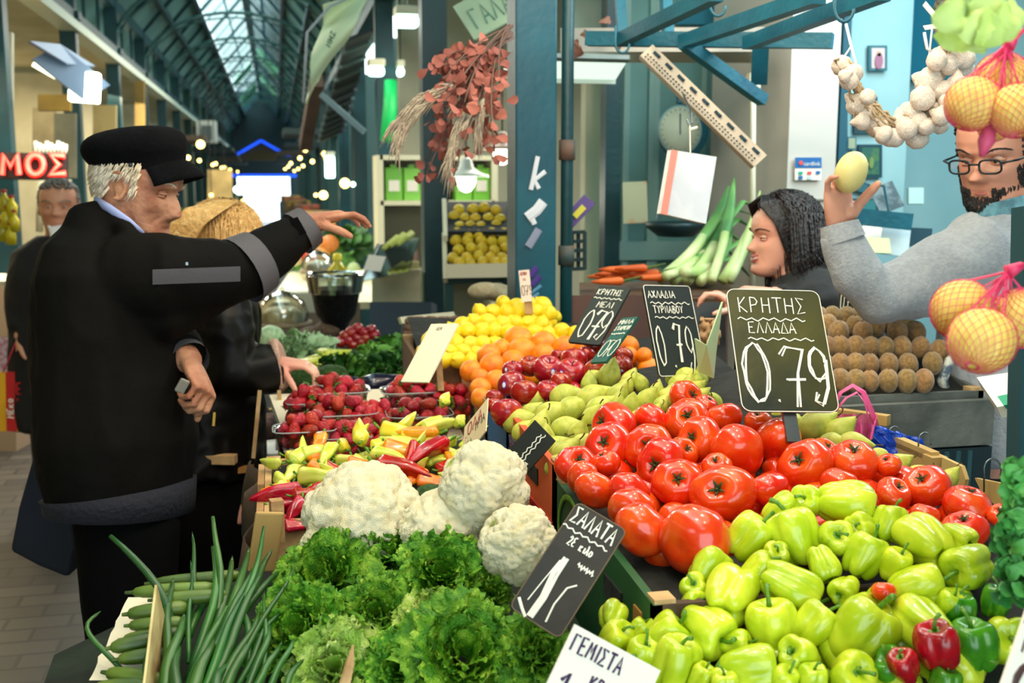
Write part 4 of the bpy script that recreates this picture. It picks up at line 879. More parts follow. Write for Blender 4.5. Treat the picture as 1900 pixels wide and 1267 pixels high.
oc = crate('orange_crate', 'pale printed box with small square holes under the oranges', .44, 1.0, 2.29, 2.62, HO, (1.075, 1.09), (WOOD, M('peach_card', (.90, .70, .48), (.84, .62, .42), 4, .7)), .05)
for y in (2.35, 2.45, 2.56): side_slot(oc, y-.018, y+.018, 1.0, 1.045, LINER)
for y in (2.31, 2.41, 2.52): part('leaf_print', MB().add([(LC-.001, y-.015, .93), (LC-.001, y+.015, .93), (LC-.001, y, 1.06)], [(0, 1, 2)]), M('leaf_ink', (1, 1, 1)), oc)

lc = crate('lemon_crate', 'dark brown box under the heap of lemons', .34, .88, 2.64, 3.03, HL, (1.10, 1.12), (CARD, CARD), .05)
kc = crate('kiwi_crate', 'grey weathered wooden crate full of kiwi fruit', 1.02, 1.44, 1.96, 2.28, HK, (1.12, 1.17), (WOODG, WOODG), .05)
part('front_board', MB().bb(.99, 1.45, 1.935, 1.955, 1.01, 1.105), WOODG, kc)
lpc = crate('pepper_crate', 'light wooden crate of long peppers with corner posts', -.035, .425, 1.80, 2.17, HL2, (.985, 1.0), (WOOD, WOOD), .035)
for y in (1.80, 2.0): part('slat', MB().bb(-.048, -.036, y, y+.15, .86, .99+.03*(y-1.8)), WOOD, lpc)
# broken corner of a crate next to the green onions
t = thing('broken_crate_corner', 'broken wooden crate corner standing beside the green onions', 'crate', at(495, 1010, 1.72))
c = at(493, 1005, 1.70); b = MB(); b.box(c, (.045, .008, .10), R3(.1, .15, .2)); part('bent_board', b, M('pale_ply', (.80, .68, .42), (.72, .58, .34), 8, .7), t, bevel=.003)
part('post', MB().box(at(515, 1000, 1.72), (.02, .02, .13), R3(0, 0, .2)), WOOD, t)

# wooden crate with hooks on the right, blue plastic, pink bag
p0, p1, p2 = at(1622, 800, 2.08), at(1735, 848, 1.88), at(1872, 895, 1.68)
t = thing('open_wooden_crate', 'open light wooden crate with a torn side, behind the dark red tomatoes', 'crate', p1)
ply = M('pale_ply', (1, 1, 1))
part('side_panel', MB().slab(p0+Vector((0, 0, -.055)), p1+Vector((0, 0, -.055)), p0, .008), ply, t)
part('top_rail', MB().bar(p0+Vector((0, 0, 0)), p1, .016, .018), ply, t)
part('corner_post', MB().bar(p1+Vector((0, 0, -.075)), p1+Vector((0, 0, .003)), .03, .03), ply, t)
dd = p2-p1
def q(u, v): return p1+dd*u+Vector((0, 0, v))
b = MB(); b.add([q(.1, -.075), q(.1, .004), q(.38, .0), q(.45, -.02), q(.42, -.045), q(.52, -.05), q(.52, -.075)], [(0, 6, 5, 4, 3, 2, 1)])
b.add([q(.52, -.075), q(.52, -.05), q(.62, -.058), q(.85, -.06), q(.86, -.045), q(.66, -.03), q(.57, -.012), q(1.0, -.004), q(1.0, -.075)], [(0, 8, 3, 2, 1), (8, 7, 4, 3), (7, 6, 5, 4)])
o = part('torn_panel', b, ply, t); sd = o.modifiers.new('s', 'SOLIDIFY'); sd.thickness = .007
part('back_rail', MB().bar(p0+Vector((.03, .0, .02)), p0+Vector((-.10, .16, .02)), .02, .02), ply, t)
part('floor_board', MB().slab(p0+Vector((-.02, -.02, -.10)), p2+Vector((-.02, -.02, -.10)), p0+Vector((-.16, -.1, -.10)), .01), WOODG, t)
for i, (px, py, dz) in enumerate(((1660, 806, 2.02), (1716, 818, 1.92), (1842, 872, 1.72))):
    c = at(px, py, dz); r = .0115 if i < 2 else .014
    solo('steel_hook', MB().tube([c+rt*(r*math.cos(a))+up*(r*math.sin(a)*1.3) for a in [math.radians(v) for v in range(-30, 200, 20)]]+[c-rt*r+up*(-.035)], .0016, 6), METAL,
         f'thin steel hook on the crate rim, {("nearest the pink bag", "in the middle above the corner post", "nearest the parsley")[i]}', 'hook', 'hooks on the crate', True)
b = MB(); c = at(1660, 830, 2.0); b.grid(lambda u, v: c+rt*((u-.5)*.10)+Vector((0, 0, (.5-v)*.06+.03*(.5-u)))+Vector((0, -1, 0))*(.012*nz((u*8, v*6, 3), 1)+.02*v), 24, 16)
o = solo('blue_plastic_bag', b, M('blue_plastic', (.05, .25, .72), rough=.25, bump=.5, bs=50), 'crumpled dark blue plastic lining in the open wooden crate', 'plastic', smooth=True); o.modifiers.new('s', 'SOLIDIFY').thickness = .003
PK = M('pink_plastic', (.93, .35, .60), rough=.3, alpha=.82, bump=.4, bs=60)
t = thing('pink_plastic_bag', 'pink plastic bag with raised loop handles among the green pears', 'bag', at(1590, 815, 1.96))
def ribbon(pts, w, nrm=None, fold=.2):
    b = MB(); b.tube(pts, [(w, w*fold)]*len(pts), 8, True); return b
part('handle', ribbon([at(*p) for p in ((1545, 760, 1.97), (1560, 728, 1.97), (1582, 715, 1.97), (1602, 728, 1.96), (1618, 765, 1.96), (1626, 790, 1.96))], .006), PK, t, True)
part('handle', ribbon([at(*p) for p in ((1548, 765, 1.93), (1570, 738, 1.93), (1590, 728, 1.93), (1604, 745, 1.93), (1610, 770, 1.93), (1616, 800, 1.93))], .0045), PK, t, True)
part('bag_body', MB().grid(lambda u, v: at(lerp(1545, 1628, u)-18*v*(u-.5), lerp(768, 815, v), 1.95+.02*math.sin(u*9)+.02*math.sin(u*25)*v), 30, 10), PK, t, True)

# ---------- boards and cards ----------
BLACK = M('chalkboard', (.07, .09, .08), (.10, .14, .11), 2, .55, .1, 15)
OLIVE = M('chalkboard_olive', (.09, .13, .09), (.30, .29, .08), 3, .42, .15, 25, lo=.45, hi=.7)
CHALK = M('chalk', (.93, .93, .88), rough=.95); INK = M('black_ink', (.08, .05, .10), rough=.5); REDI = M('red_ink', (.60, .10, .08), rough=.5); ORI = M('orange_ink', (.80, .42, .12), rough=.5); GREI = M('green_ink', (.15, .42, .25), rough=.5)
CREAM = M('cream_card', (.90, .83, .68), (.84, .76, .60), 6, .8); WHITEC = M('white_card', (.96, .93, .88), rough=.7)
def board(name, label, cat, tl, tr, bl, d, mat, draw, inks, stake=None, th=.006, group='price boards', dn=None, k=.5, rr=0.0, stake_mat=WOOD, edge=None):
    """board from three corner pixels at distance D; its plane is leaned so that the corner is square"""
    A, B, Cc = [at(p[0], p[1], d) for p in (tl, tr, bl)]
    u, v = B-A, Cc-A; dot = u.dot(v); du = dv = 0
    if abs(dot) > 1e-6:
        dv = -math.sqrt(abs(dot)/k); du = -dot/dv
    if dn: du, dv = dn
    f1 = fw
    B = at(*tr, d+du); Cc = at(*bl, d+dv); u, v = B-A, Cc-A
    ux = u.normalized(); n = ux.cross(-v).normalized(); uy = n.cross(ux); w, h = u.length, -v.dot(uy)
    if n.dot(fw) > 0: n = -n
    O = A-uy*h; t = thing(name, label, cat, O+ux*w/2, group)
    b = MB(); cor = []; R = rr
    for cx, cy, a0 in ((w-R, h-R, 0), (R, h-R, 90), (R, R, 180), (w-R, R, 270)):
        for i in range(5 if R else 1): a = math.radians(a0+i*22.5 if R else 45); cor.append((cx+R*math.cos(a), cy+R*math.sin(a)))
    m = len(cor); b.add([O+ux*x+uy*y for x, y in cor]+[O+ux*x+uy*y-n*th for x, y in cor], [tuple(range(m)), tuple(range(2*m-1, m-1, -1))]+[(i, i+m, (i+1) % m+m, (i+1) % m) for i in range(m)])
    part('board' if cat == 'chalkboard' else 'card', b, mat, t)
    if edge: part('worn_edge', MB().tube([O+ux*x+uy*y for x, y in cor+[cor[0]]], .0009, 5, False), edge, t)
    mbs = [MB() for _ in inks]; draw(mbs, O, ux, uy, n, w, h)
    for m_, ik in zip(mbs, inks):
        if m_.v: part('lettering', m_, ik, t)
    if stake:
        for (x0, y0), (x1, y1) in stake: part('stake', MB().bar(O+ux*w*x0+uy*h*y0-n*(th+.006), O+ux*w*x1+uy*h*y1-n*(th+.008)-uy*0, .022, .008, n), stake_mat, t)
    return t
def chalk(lines):
    def f(mbs, O, ux, uy, n, w, h):
        for ln in lines:
            k, txt, x, y, hh, ww = ln[:6]; ik = ln[6] if len(ln) > 6 else 0; r = ln[7] if len(ln) > 7 else .0011; sl = ln[8] if len(ln) > 8 else 0
            if k == 't': write(mbs[ik], txt, O, ux, uy, x*w, y*h, hh*h, ww, .14, r, n, .035, sl, len(txt), r > .0016)
            elif k == 'w': wave(mbs[ik], O, ux, uy, x*w, ww*w, y*h, hh*h, 6, r, n)
            else: mbs[ik].tube([O+ux*(a*w)+uy*(b*h)+n*.0008 for a, b in txt], r, 6, True, .4, upv=n)
    return f
board('chalkboard_sign', 'largest chalkboard, reading 0.79, with worn olive top, above the tomatoes', 'chalkboard', (1347, 536), (1518, 540), (1306, 762), 1.80, OLIVE,
      chalk([('t', 'ΚΡΗΤΗΣ', .10, .80, .13, .62), ('w', '', .08, .745, .012, .80), ('t', 'ΕΛΛΑΔΑ', .18, .63, .09, .62), ('w', '', .16, .58, .01, .86), ('t', '0', .03, .08, .46, .56, 0, .0018), ('t', '.', .36, .08, .12, .5, 0, .0018), ('t', '7', .45, .05, .48, .44, 0, .0018), ('t', '9', .72, .05, .46, .44, 0, .0018)]),
      [CHALK], [((.5, -.22), (.5, .3))], rr=.014, edge=CHALK, stake_mat=METAL, th=.005, dn=(.02, -.10))
board('chalkboard_sign', 'black chalkboard for pears reading 0.79, upright to the left of the largest board', 'chalkboard', (1193, 529), (1279, 531), (1169, 700), 2.12, BLACK,
      chalk([('t', 'ΑΧΛΑΔΙΑ', .06, .86, .08, .62), ('w', '', .08, .80, .012, .92), ('t', 'ΤΥΡΝΑΒΟΥ', .12, .69, .08, .56), ('w', '', .12, .64, .010, .95), ('t', '0', .05, .12, .42, .30, 0, .0016), ('t', '.', .34, .10, .12, .4, 0, .002), ('t', '7', .44, .16, .42, .26, 0, .002), ('t', '9', .66, .05, .48, .28, 0, .0016)]),
      [CHALK], [((.55, -.15), (.55, .3))], rr=.006, edge=CHALK, dn=(.06, -.08), stake_mat=METAL)
board('chalkboard_sign', 'leaning black chalkboard reading 0,79 behind the oranges', 'chalkboard', (1112, 530), (1170, 534), (1056, 634), 2.50, BLACK,
      chalk([('t', 'ΚΡΗΤΗΣ', .06, .84, .10, .55), ('w', '', .05, .78, .012, .95), ('t', 'ΜΕΛΙ', .28, .62, .10, .6), ('t', '0', .10, .10, .46, .36, 0, .0016), ('t', '7', .42, .08, .50, .30, 0, .0018), ('t', '9', .66, .08, .48, .36, 0, .0016)]),
      [CHALK], None, rr=.004, k=.5)
board('chalkboard_sign', 'narrow faded green chalkboard reading 0.70 leaning in the red apples', 'chalkboard', (1155, 590), (1184, 587), (1098, 672), 2.26, M('chalkboard_green', (.12, .34, .30), rough=.5),
      chalk([('t', 'ΜΗΛΑ', .05, .84, .10, .7), ('t', 'ΣΤΑΡΚΙΝ', .05, .70, .09, .5), ('w', '', .05, .62, .012, .95), ('t', '0', .05, .12, .36, .5), ('t', '7', .38, .12, .36, .4), ('t', '0', .66, .12, .36, .5)]), [CHALK], None, k=.5)
board('chalkboard_sign', 'long slanted chalkboard for salad lying against the lettuce and tomato crate', 'chalkboard', (1072, 931), (1163, 985), (934, 1118), 1.37, M('chalkboard_old', (.09, .08, .07), (.17, .13, .08), 3, .5, .2, 20),
      chalk([('t', 'ΣΑΛΑΤΑ', .06, .83, .14, .42, 0, .0014), ('w', '', .0, .78, .010, .90), ('t', '2ε κιλο', .24, .66, .08, .38), ('w', '', .6, .56, .02, .92), ('l', [(.34, .56), (.30, .40), (.36, .20), (.34, .02)], 0, 0, 0, 0, 0, .0016), ('l', [(.40, .56), (.40, .40), (.44, .20), (.42, .02)], 0, 0, 0, 0, 0, .0020), ('l', [(.36, .55), (.34, .40), (.40, .20), (.38, .02)], 0, 0, 0, 0, 0, .0018), ('l', [(.30, .52), (.24, .30), (.20, .12)], 0, 0, 0, 0, 0, .0008),
             ('l', [(.78, .42), (.66, .36), (.62, .2), (.66, .05)], 0, 0, 0, 0, 0, .0012), ('l', [(.05, .10), (.2, .04), (.32, -.0)], 0, 0, 0, 0, 0, .002)]), [CHALK], None, rr=.008, edge=M('board_edge', (.42, .35, .28), rough=.8), dn=None)
# small dark board turned edgeways to the aisle, beside the topmost cauliflower
board('chalkboard_sign', 'small black chalkboard with scribbled wavy lines, standing on its corner beside the pears', 'chalkboard', (928, 852), (992, 779), (966, 890), 1.86, BLACK,
      chalk([('w', '', .1, .5, .03, .9), ('w', '', .1, .38, .03, .95), ('t', 'ΝΤΟΜΑ', .1, .66, .14, .5), ('t', 'ΣΑΛΑΤΑ', .1, .16, .14, .42)]), [CHALK], None, th=.004)
board('price_card', 'white card for stuffing peppers with large handwriting at the bottom edge', 'price card', (1067, 1158), (1226, 1244), (960, 1320), 1.16, WHITEC,
      chalk([('t', 'ΓΕΜΙΣΤΑ', .05, .76, .17, .48, 0, .0014), ('t', 'ΚΡΗΤΗΣ', .38, .47, .17, .46, 0, .0014), ('t', '1', .10, .30, .26, .55, 0, .0017), ('t', '0', .40, .16, .24, .6, 0, .0014), ('t', '79', .62, .05, .24, .5, 0, .0014)]), [M('violet_ink', (.20, .06, .28), rough=.5)], None, dn=(.02, -.03), th=.003, group='price cards')
board('price_card', 'white price card with a large zero, cut by the lower right edge', 'price card', (1920, 1090), (2040, 1180), (1755, 1275), 1.02, WHITEC,
      chalk([('t', '0', .10, .14, .34, .62, 0, .0026), ('t', 'ΠΙ', .0, .72, .16, .6, 0, .0013), ('t', 'ΓΛ', .08, .53, .15, .6, 0, .0013), ('t', '79', .5, .10, .4, .5, 0, .0017)]), [M('brown_ink', (.30, .20, .20), rough=.5)], None, dn=(.02, -.06), th=.003, group='price cards')
board('price_card', 'long blank cream card leaning over the strawberries towards the lemons', 'price card', (800, 601), (850, 600), (748, 708), 2.42, M('ivory_card', (.93, .90, .78), rough=.6), chalk([('t', 'ΛΕΜ', .3, .88, .06, .5, 0, .0006)]), [INK], None, dn=None, th=.004, group='price cards')
board('price_card', 'cream card with red and green handwriting beside the topmost cauliflower', 'price card', (862, 792), (905, 738), (860, 850), 2.0, CREAM,
      chalk([('t', '.ΟΛΑ', .05, .55, .34, .5, 0, .0012), ('t', 'ΤΑ', .15, .05, .3, .4, 1, .0009), ('t', 'ΤΡΙΑ', .5, .40, .24, .4, 2, .0008)]), [REDI, GREI, INK], None, dn=None, th=.002, group='price cards')
board('price_card', 'white card with a price on a stick, topping the lemon heap', 'price card', (962, 502), (982, 500), (953, 562), 3.0, M('pinkish_card', (.94, .86, .82), rough=.7),
      chalk([('t', 'ΛΕΜΟΝ', .1, .84, .10, .4, 0, .0008), ('t', 'ΙΑ', .3, .66, .10, .6, 0, .0008), ('t', '0', .08, .2, .32, .4, 1, .001), ('t', '79', .4, .2, .32, .4, 1, .001)]), [REDI, INK], [((.6, -.4), (.6, .2))], dn=(0, 0), th=.002, group='price cards')
board('price_card', 'weathered cream card on edge standing in the green onions', 'price card', (287, 1085), (303, 1148), (262, 1290), 1.38, M('worn_card', (.86, .78, .55), (.60, .48, .28), 12, .8), chalk([('l', [(.3, .9), (.35, .2)], 0, 0, 0, 0, 0, .0008), ('l', [(.6, .8), (.55, .15)], 0, 0, 0, 0, 0, .0008), ('l', [(.15, .7), (.2, .1)], 0, 0, 0, 0, 0, .0008)]), [M('brown_ink', (1, 1, 1))], None, dn=None, th=.003, group='price cards')
board('chalkboard_sign', 'small board with 0.79 behind the kiwi fruit', 'chalkboard', (1560, 531), (1592, 534), (1558, 598), 2.6, BLACK, chalk([('t', '0', .05, .30, .6, .22, 0, .0014), ('t', '7', .40, .38, .5, .18, 0, .0012), ('t', '9', .70, .30, .5, .24, 0, .0014)]), [CHALK], [((.5, -.6), (.5, .2))], dn=(0, 0), stake_mat=METAL)
solo('wooden_stake', MB().tube([at(655, 1196, 1.30), at(648, 1235, 1.29), at(632, 1300, 1.28)], [.0012, .006, .008], 6, flat=.3), WOOD, 'thin pointed wooden stake in the pale lettuce at the bottom edge', 'stake')
solo('wooden_stake', MB().bar(at(813, 650, 2.45), at(818, 725, 2.42), .014, .006, (0, 1, 0)), WOOD, 'wooden stick with a red tip in front of the lemon box', 'stake')
# punnets of strawberries
PL = glassy('punnet_plastic', (.95, .97, .98), .22, .12)
def punnet(px, py, d, w, label, seed):
    W_ = w*d/F; c = at(px, py, d); h = W_*.48; t = thing('strawberry_punnet', label, 'punnet', c-Vector((0, 0, h)), 'clear strawberry punnets'); rn = random.Random(seed)
    def rr(th, s, rx): # rounded rectangle radius
        return 1/((abs(math.cos(th)/(W_/2*s))**5+abs(math.sin(th)/(W_/2*.72*s))**5)**.2)
    b = MB(); n = 40; prof = [(.80, -h), (.86, -h*.6), (.93, -h*.15), (.97, 0), (1.04, 0)]
    vs = [(c.x+math.cos(a)*rr(a, s, 0)*(1+(.012 if (j % 2) else 0)), c.y+math.sin(a)*rr(a, s, 0)*(1+(.012 if (j % 2) else 0)), c.z+z) for s, z in prof for j, a in enumerate([2*math.pi*q/n for q in range(n)])]
    b.add(vs, [(i*n+j, i*n+(j+1) % n, (i+1)*n+(j+1) % n, (i+1)*n+j) for i in range(len(prof)-1) for j in range(n)]+[tuple(range(n-1, -1, -1))]); part('tray', b, PL, t, True)
    part('rim', MB().tube([(c.x+math.cos(a)*rr(a, 1.04, 0), c.y+math.sin(a)*rr(a, 1.04, 0), c.z) for a in [2*math.pi*q/32 for q in range(33)]], .0016, 5, False), M('clear_rim', (.85, .90, .90), rough=.15, alpha=.4), t, True)
    items = []; r = .0185
    for lay, (nn, sc, z) in enumerate(((9, .62, -h*.45), (8, .70, -h*.02), (5, .38, h*.28))):
        for k in range(nn):
            a = 2*math.pi*(k+rn.random()*.5)/nn; items.append((c+Vector((math.cos(a)*W_/2*sc, math.sin(a)*W_/2*.72*sc, z+rn.uniform(-.004, .004))), r))
    out = []
    for p in settle(items, 10, .8):
        out.append(place(STRAW, rn.randrange(3), p, r*rn.uniform(.9, 1.15), (rn.uniform(0, 6.3), rn.uniform(-1.5, 1.5), rn.uniform(0, 6.3))))
    return t, out
PUN = [(625, 722, 2.62, 118, 'upper back', 'punnet of strawberries at the back, topmost of the left stack'), (573, 744, 2.56, 80, 'far left', 'punnet of strawberries behind the front left one, partly hidden'), (636, 762, 2.50, 124, 'middle', 'punnet of strawberries in the middle of the left stack, rim lit yellow'), (565, 793, 2.38, 112, 'front left', 'front left punnet of strawberries beside the sheepskin cuff'),
       (640, 806, 2.40, 96, 'low', 'lowest punnet of strawberries, in front of the left stack'), (696, 775, 2.50, 66, 'small', 'punnet of strawberries between the two stacks'), (763, 722, 2.62, 110, 'right back', 'back punnet of the right stack, under the leaning cream card'), (778, 765, 2.48, 118, 'right front', 'front punnet of the right stack behind the yellow peppers'), (842, 738, 2.58, 66, 'right edge', 'punnet of strawberries touching the orange box'), (700, 808, 2.42, 70, 'low right', 'punnet of strawberries low down behind the bright yellow peppers'), (842, 715, 2.75, 60, 'red stick', 'punnet of strawberries beside the stick with the red tip')]
for i, (px, py, d, w, nm, lb) in enumerate(PUN):
    t, st = punnet(px, py, d, w, lb, i)
    row_labels(st, 'ripe strawberry', f'of the {nm} punnet', 14, 'strawberry', 'strawberries')
hs = Heap([(573, 800, 2.38), (640, 730, 2.6), (780, 765, 2.5)])
ts = thing('strawberry_stand', 'low wooden stand that carries the strawberry punnets', 'stand', (.15, 2.6, TZ))
b = MB(); V = [(x, y, hs.z(x, y)-.075) for x, y in ((.03, 2.34), (.42, 2.34), (.42, 2.80), (-.03, 2.80))]; b.add(V+[(x, y, z-.02) for x, y, z in V], [(0, 1, 2, 3), (7, 6, 5, 4), (0, 4, 5, 1), (1, 5, 6, 2), (2, 6, 7, 3), (3, 7, 4, 0)])
part('stand_top', b, M('white_paper', (1, 1, 1)), ts)
for x in (.05, .40):
    for y in (2.36, 2.77): part('leg', MB().bb(x-.015, x+.015, y-.015, y+.015, TZ, hs.z(x, y)-.085), WOOD, ts)
# ---------- people ----------
SKIN = M('old_skin', (.76, .54, .42), (.64, .40, .30), 14, .55, .6, 50, sss=.12, spec=.4); SKINV = M('vendor_skin', (.86, .62, .52), (.80, .54, .44), 5, .5, .1, 40, sss=.12)
SKINW = M('woman_skin', (.92, .72, .62), (.90, .62, .54), 4, .45, .05, 30, sss=.12); SKINB = M('walker_skin', (.82, .58, .46), (.74, .48, .37), 6, .5, .2, 30, sss=.1)
BLK = M('black_jacket', (.03, .027, .025), (.06, .05, .038), 3, .8, .3, 26, spec=.10); BLK2 = M('black_cloth', (.022, .022, .026), rough=.9, spec=.08)
GREYP = M('grey_patch', (.30, .29, .31), rough=.8, bump=.1, bs=120); LEATHER = M('black_leather', (.03, .025, .022), (.05, .04, .03), 4, .45, .3, 14, spec=.22)
def smooth_mesh(me, it, lam=.5):
    n = len(me.vertices); co = np.empty(n*3); me.vertices.foreach_get('co', co); co = co.reshape(-1, 3)
    ed = np.empty(len(me.edges)*2, dtype=np.int64); me.edges.foreach_get('vertices', ed); ed = ed.reshape(-1, 2)
    deg = np.bincount(ed.ravel(), minlength=n).astype(float)[:, None]; deg[deg == 0] = 1
    for _ in range(it):
        s = np.zeros_like(co)
        for k in range(3): s[:, k] = np.bincount(ed[:, 0], co[ed[:, 1], k], n)+np.bincount(ed[:, 1], co[ed[:, 0], k], n)
        co += lam*(s/deg-co)
    me.vertices.foreach_set('co', co.ravel()); me.update(); return co
def fuse(name, mbs, voxel, mat, parent, smooth=2, folds=None, label=None):
    """weld several closed shapes into one continuous surface"""
    b = MB()
    for m in (mbs if isinstance(mbs, (list, tuple)) else [mbs]): b.add(m.v, m.f)
    off = wloc(parent); tmp = bpy.data.objects.new(name, b.mesh(name, mat, False, off)); C.objects.link(tmp)
    r = tmp.modifiers.new('r', 'REMESH'); r.mode = 'VOXEL'; r.voxel_size = voxel
    dg = bpy.context.evaluated_depsgraph_get(); dg.update(); me = bpy.data.meshes.new_from_object(tmp.evaluated_get(dg)); bpy.data.objects.remove(tmp)
    me.name = name; smooth_mesh(me, smooth)
    if folds:
        amp, sc, st = folds; n = len(me.vertices); co = np.empty(n*3); no = np.empty(n*3); me.vertices.foreach_get('co', co); me.vertices.foreach_get('normal', no); co = co.reshape(-1, 3); no = no.reshape(-1, 3)
        for i in range(n):
            p = co[i]; v = noise.noise(Vector((p[0]*sc*st[0], p[1]*sc*st[1], p[2]*sc*st[2])))+.5*noise.noise(Vector((p[0]*sc*2.3*st[0]+9, p[1]*sc*2.3*st[1], p[2]*sc*2.3*st[2])))
            co[i] += no[i]*amp*(1-abs(v)*2.6)
        me.vertices.foreach_set('co', co.ravel())
    me.materials.clear(); me.materials.append(mat); me.polygons.foreach_set('use_smooth', [True]*len(me.polygons)); me.update()
    o = bpy.data.objects.new(name, me); C.objects.link(o); o.parent = parent
    if label: o['label'] = label
    return o
HTAB = [(-.50, .27, .10, .09), (-.475, .335, .03, .16), (-.44, .365, -.05, .20), (-.38, .375, -.14, .245), (-.30, .355, -.22, .275), (-.24, .355, -.30, .295), (-.15, .355, -.37, .315), (-.05, .345, -.42, .33), (.02, .335, -.445, .335),
        (.09, .365, -.46, .338), (.18, .37, -.465, .34), (.27, .345, -.455, .33), (.35, .28, -.415, .30), (.42, .18, -.33, .235), (.47, .07, -.21, .15), (.495, -.03, -.12, .07), (.50, -.07, -.08, .01)]
def htab(z):
    for a, b in zip(HTAB, HTAB[1:]):
        if z <= b[0]: t = (z-a[0])/(b[0]-a[0]); return [lerp(a[k], b[k], t) for k in (1, 2, 3)]
    return HTAB[-1][1:]
def frame_of(facing, upv):
    f = Vector(facing).normalized(); u = Vector(upv); u = (u-f*u.dot(f)).normalized(); r = f.cross(u); return r, f, u
def g(x, s): return math.exp(-(x/s)**2)
def head_shapes(c, facing, upv, H, nose=.12, nlen=1.0, nosew=1, brow=.02, lip=.022, smile=0, chin=.02, jaw=1.0, hollow=.0, fold=0, hook=0, ear=True, bag=0):
    """head with face; c = centre of the head at eye height"""
    R, Fd, U = frame_of(facing, upv); T = lambda x, y, z: c+(R*x+Fd*y+U*z)*H
    b = MB(); nu, nv = 72, 96; vs = []
    for i in range(nv+1):
        q = i/nv; z = -.5+(.5-.5*math.cos(q*math.pi)) if False else -.5+q
        F_, B_, W_ = htab(z); cy = (F_+B_)/2; ry = (F_-B_)/2
        if z < -.1: W_ *= lerp(1, jaw, min(1, (-.1-z)/.3))
        for j in range(nu):
            a = 2*math.pi*j/nu; ca, sa = math.cos(a), math.sin(a); e = .86
            x = W_*math.copysign(abs(ca)**e, ca); y = cy+ry*math.copysign(abs(sa)**.92, sa)
            if sa > 0:
                fr = sa
                # nose
                t = (.06-z)/(.19*nlen)
                if -.1 < t < 1.35:
                    pr = nose*(max(0, min(t, 1))**1.15+hook*math.sin(max(0, min(1, t))*3.1)) if t <= 1 else nose*max(0, 1-(t-1)/.33)**.8
                    w = lerp(.035, .070, max(0, min(1, t)))*nosew
                    y += pr*g(x, w)
                    y += .03*max(0, 1-abs(t-1.0)/.35)*(g(x-.055*nosew, .028)+g(x+.055*nosew, .028))
                for s in (-1, 1):
                    y -= .052*g(x-s*.135, .075)*g(z-.005, .048); y += brow*g(x-s*.13, .09)*g(z-.085, .035)
                    y += .02*g(x-s*.19, .08)*g(z+.10, .06); y -= hollow*g(x-s*.20, .07)*g(z+.25, .09)
                    y += bag*g(x-s*.14, .05)*g(z+.065, .018)
                    xf = s*(.085+(-.14-z)*.55); y -= fold*g(x-xf, .013)*(1 if -.30 < z < -.13 else g(min(abs(z+.30), abs(z+.13)), .02))
                zs = z-smile*x*x*2.2
                y += lip*g(zs+.243, .018)*g(x, .085)+lip*1.05*g(zs+.292, .019)*g(x, .075)-lip*1.1*g(zs+.267, .008)*g(x, .11)
                y += chin*g(z+.41, .05)*g(x, .085)-chin*.8*g(z+.335, .022)*g(x, .09)
            vs.append(T(x, y, z))
    b.add(vs, [(i*nu+j, i*nu+(j+1) % nu, (i+1)*nu+(j+1) % nu, (i+1)*nu+j) for i in range(nv) for j in range(nu)]+[tuple(range(nu-1, -1, -1)), tuple(nv*nu+j for j in range(nu))])
    out = [b]
    if ear:
        for s in (-1, 1):
            e = MB(); pts = [T(s*(.345+.03*abs(math.sin(a))), -.07+.075*math.cos(a)-.02*math.sin(a), -.02+.125*math.sin(a)) for a in [math.radians(v) for v in range(-110, 150, 13)]]
            e.tube(pts, [.016*H*1.2]*len(pts), 8); out.append(e)
            e = MB(); RM = Matrix((R, Fd, U)).transposed(); e.sphere(T(s*.342, -.05, -.03), (.018*H, .06*H, .10*H), 14, 10, RM); out.append(e)
            e = MB(); e.sphere(T(s*.345, -.015, -.135), (.016*H, .028*H, .03*H), 10, 8, RM); out.append(e)
    return out, T, (R, Fd, U)
EYEW = M('eye_white', (.85, .82, .78), rough=.15, coat=.5); IRIS = M('iris_dark', (.12, .07, .04), rough=.1); 
def eyes(parent, T, fr, H, lid, skin, hair, dz=0, open_=.5, browc=None, browt=.012):
    R, Fd, U = fr; RM = Matrix((R, Fd, U)).transposed()
    for s in (-1, 1):
        e = MB(); e.sphere(T(s*.135, .262, .003+dz), .052*H, 16, 12, RM); o = part('eyeball', e, EYEW, parent, True)
        e = MB(); e.sphere(T(s*.135, .303, -.004+dz), .021*H, 12, 8, RM); part('iris', e, IRIS, o, True)
        e = MB(); e.tube([T(s*(.135+.068*math.cos(a)), .270+.046*math.sin(a)**2**.5 if False else .268+.05*abs(math.sin(a)), .012+dz+lid*math.sin(a)) for a in [math.pi*i/12 for i in range(13)]], .013*H, 6)
        part('upper_eyelid', e, skin, parent, True)
        e = MB(); e.tube([T(s*(.135+.066*math.cos(a)), .268+.046*abs(math.sin(a)), -.012+dz-lid*.6*math.sin(a)) for a in [math.pi*i/12 for i in range(13)]], .010*H, 6)
        part('lower_eyelid', e, skin, parent, True)
        e = MB(); rn = random.Random(5)
        for k in range(26):
            t = k/25; x = s*lerp(.06, .225, t); z = .085+dz+.03*math.sin(t*3.1); y = .368-.12*t*t
            e.tube([T(x, y, z), T(x+s*.025, y+.012, z+.012), T(x+s*.05, y, z+.008+rn.uniform(-.01, .01))], [browt*H*.5, browt*H*.55, .001*H], 4)
        if browc: part('eyebrow', e, browc, parent, True)
def limb(pts, rad, n=14, flat=1): return MB().tube(pts, rad, n, True, flat)
def bez(a, b, c, n=8): return [Vector(a)*(1-t)**2+Vector(b)*2*t*(1-t)+Vector(c)*t*t for t in [i/n for i in range(n+1)]]
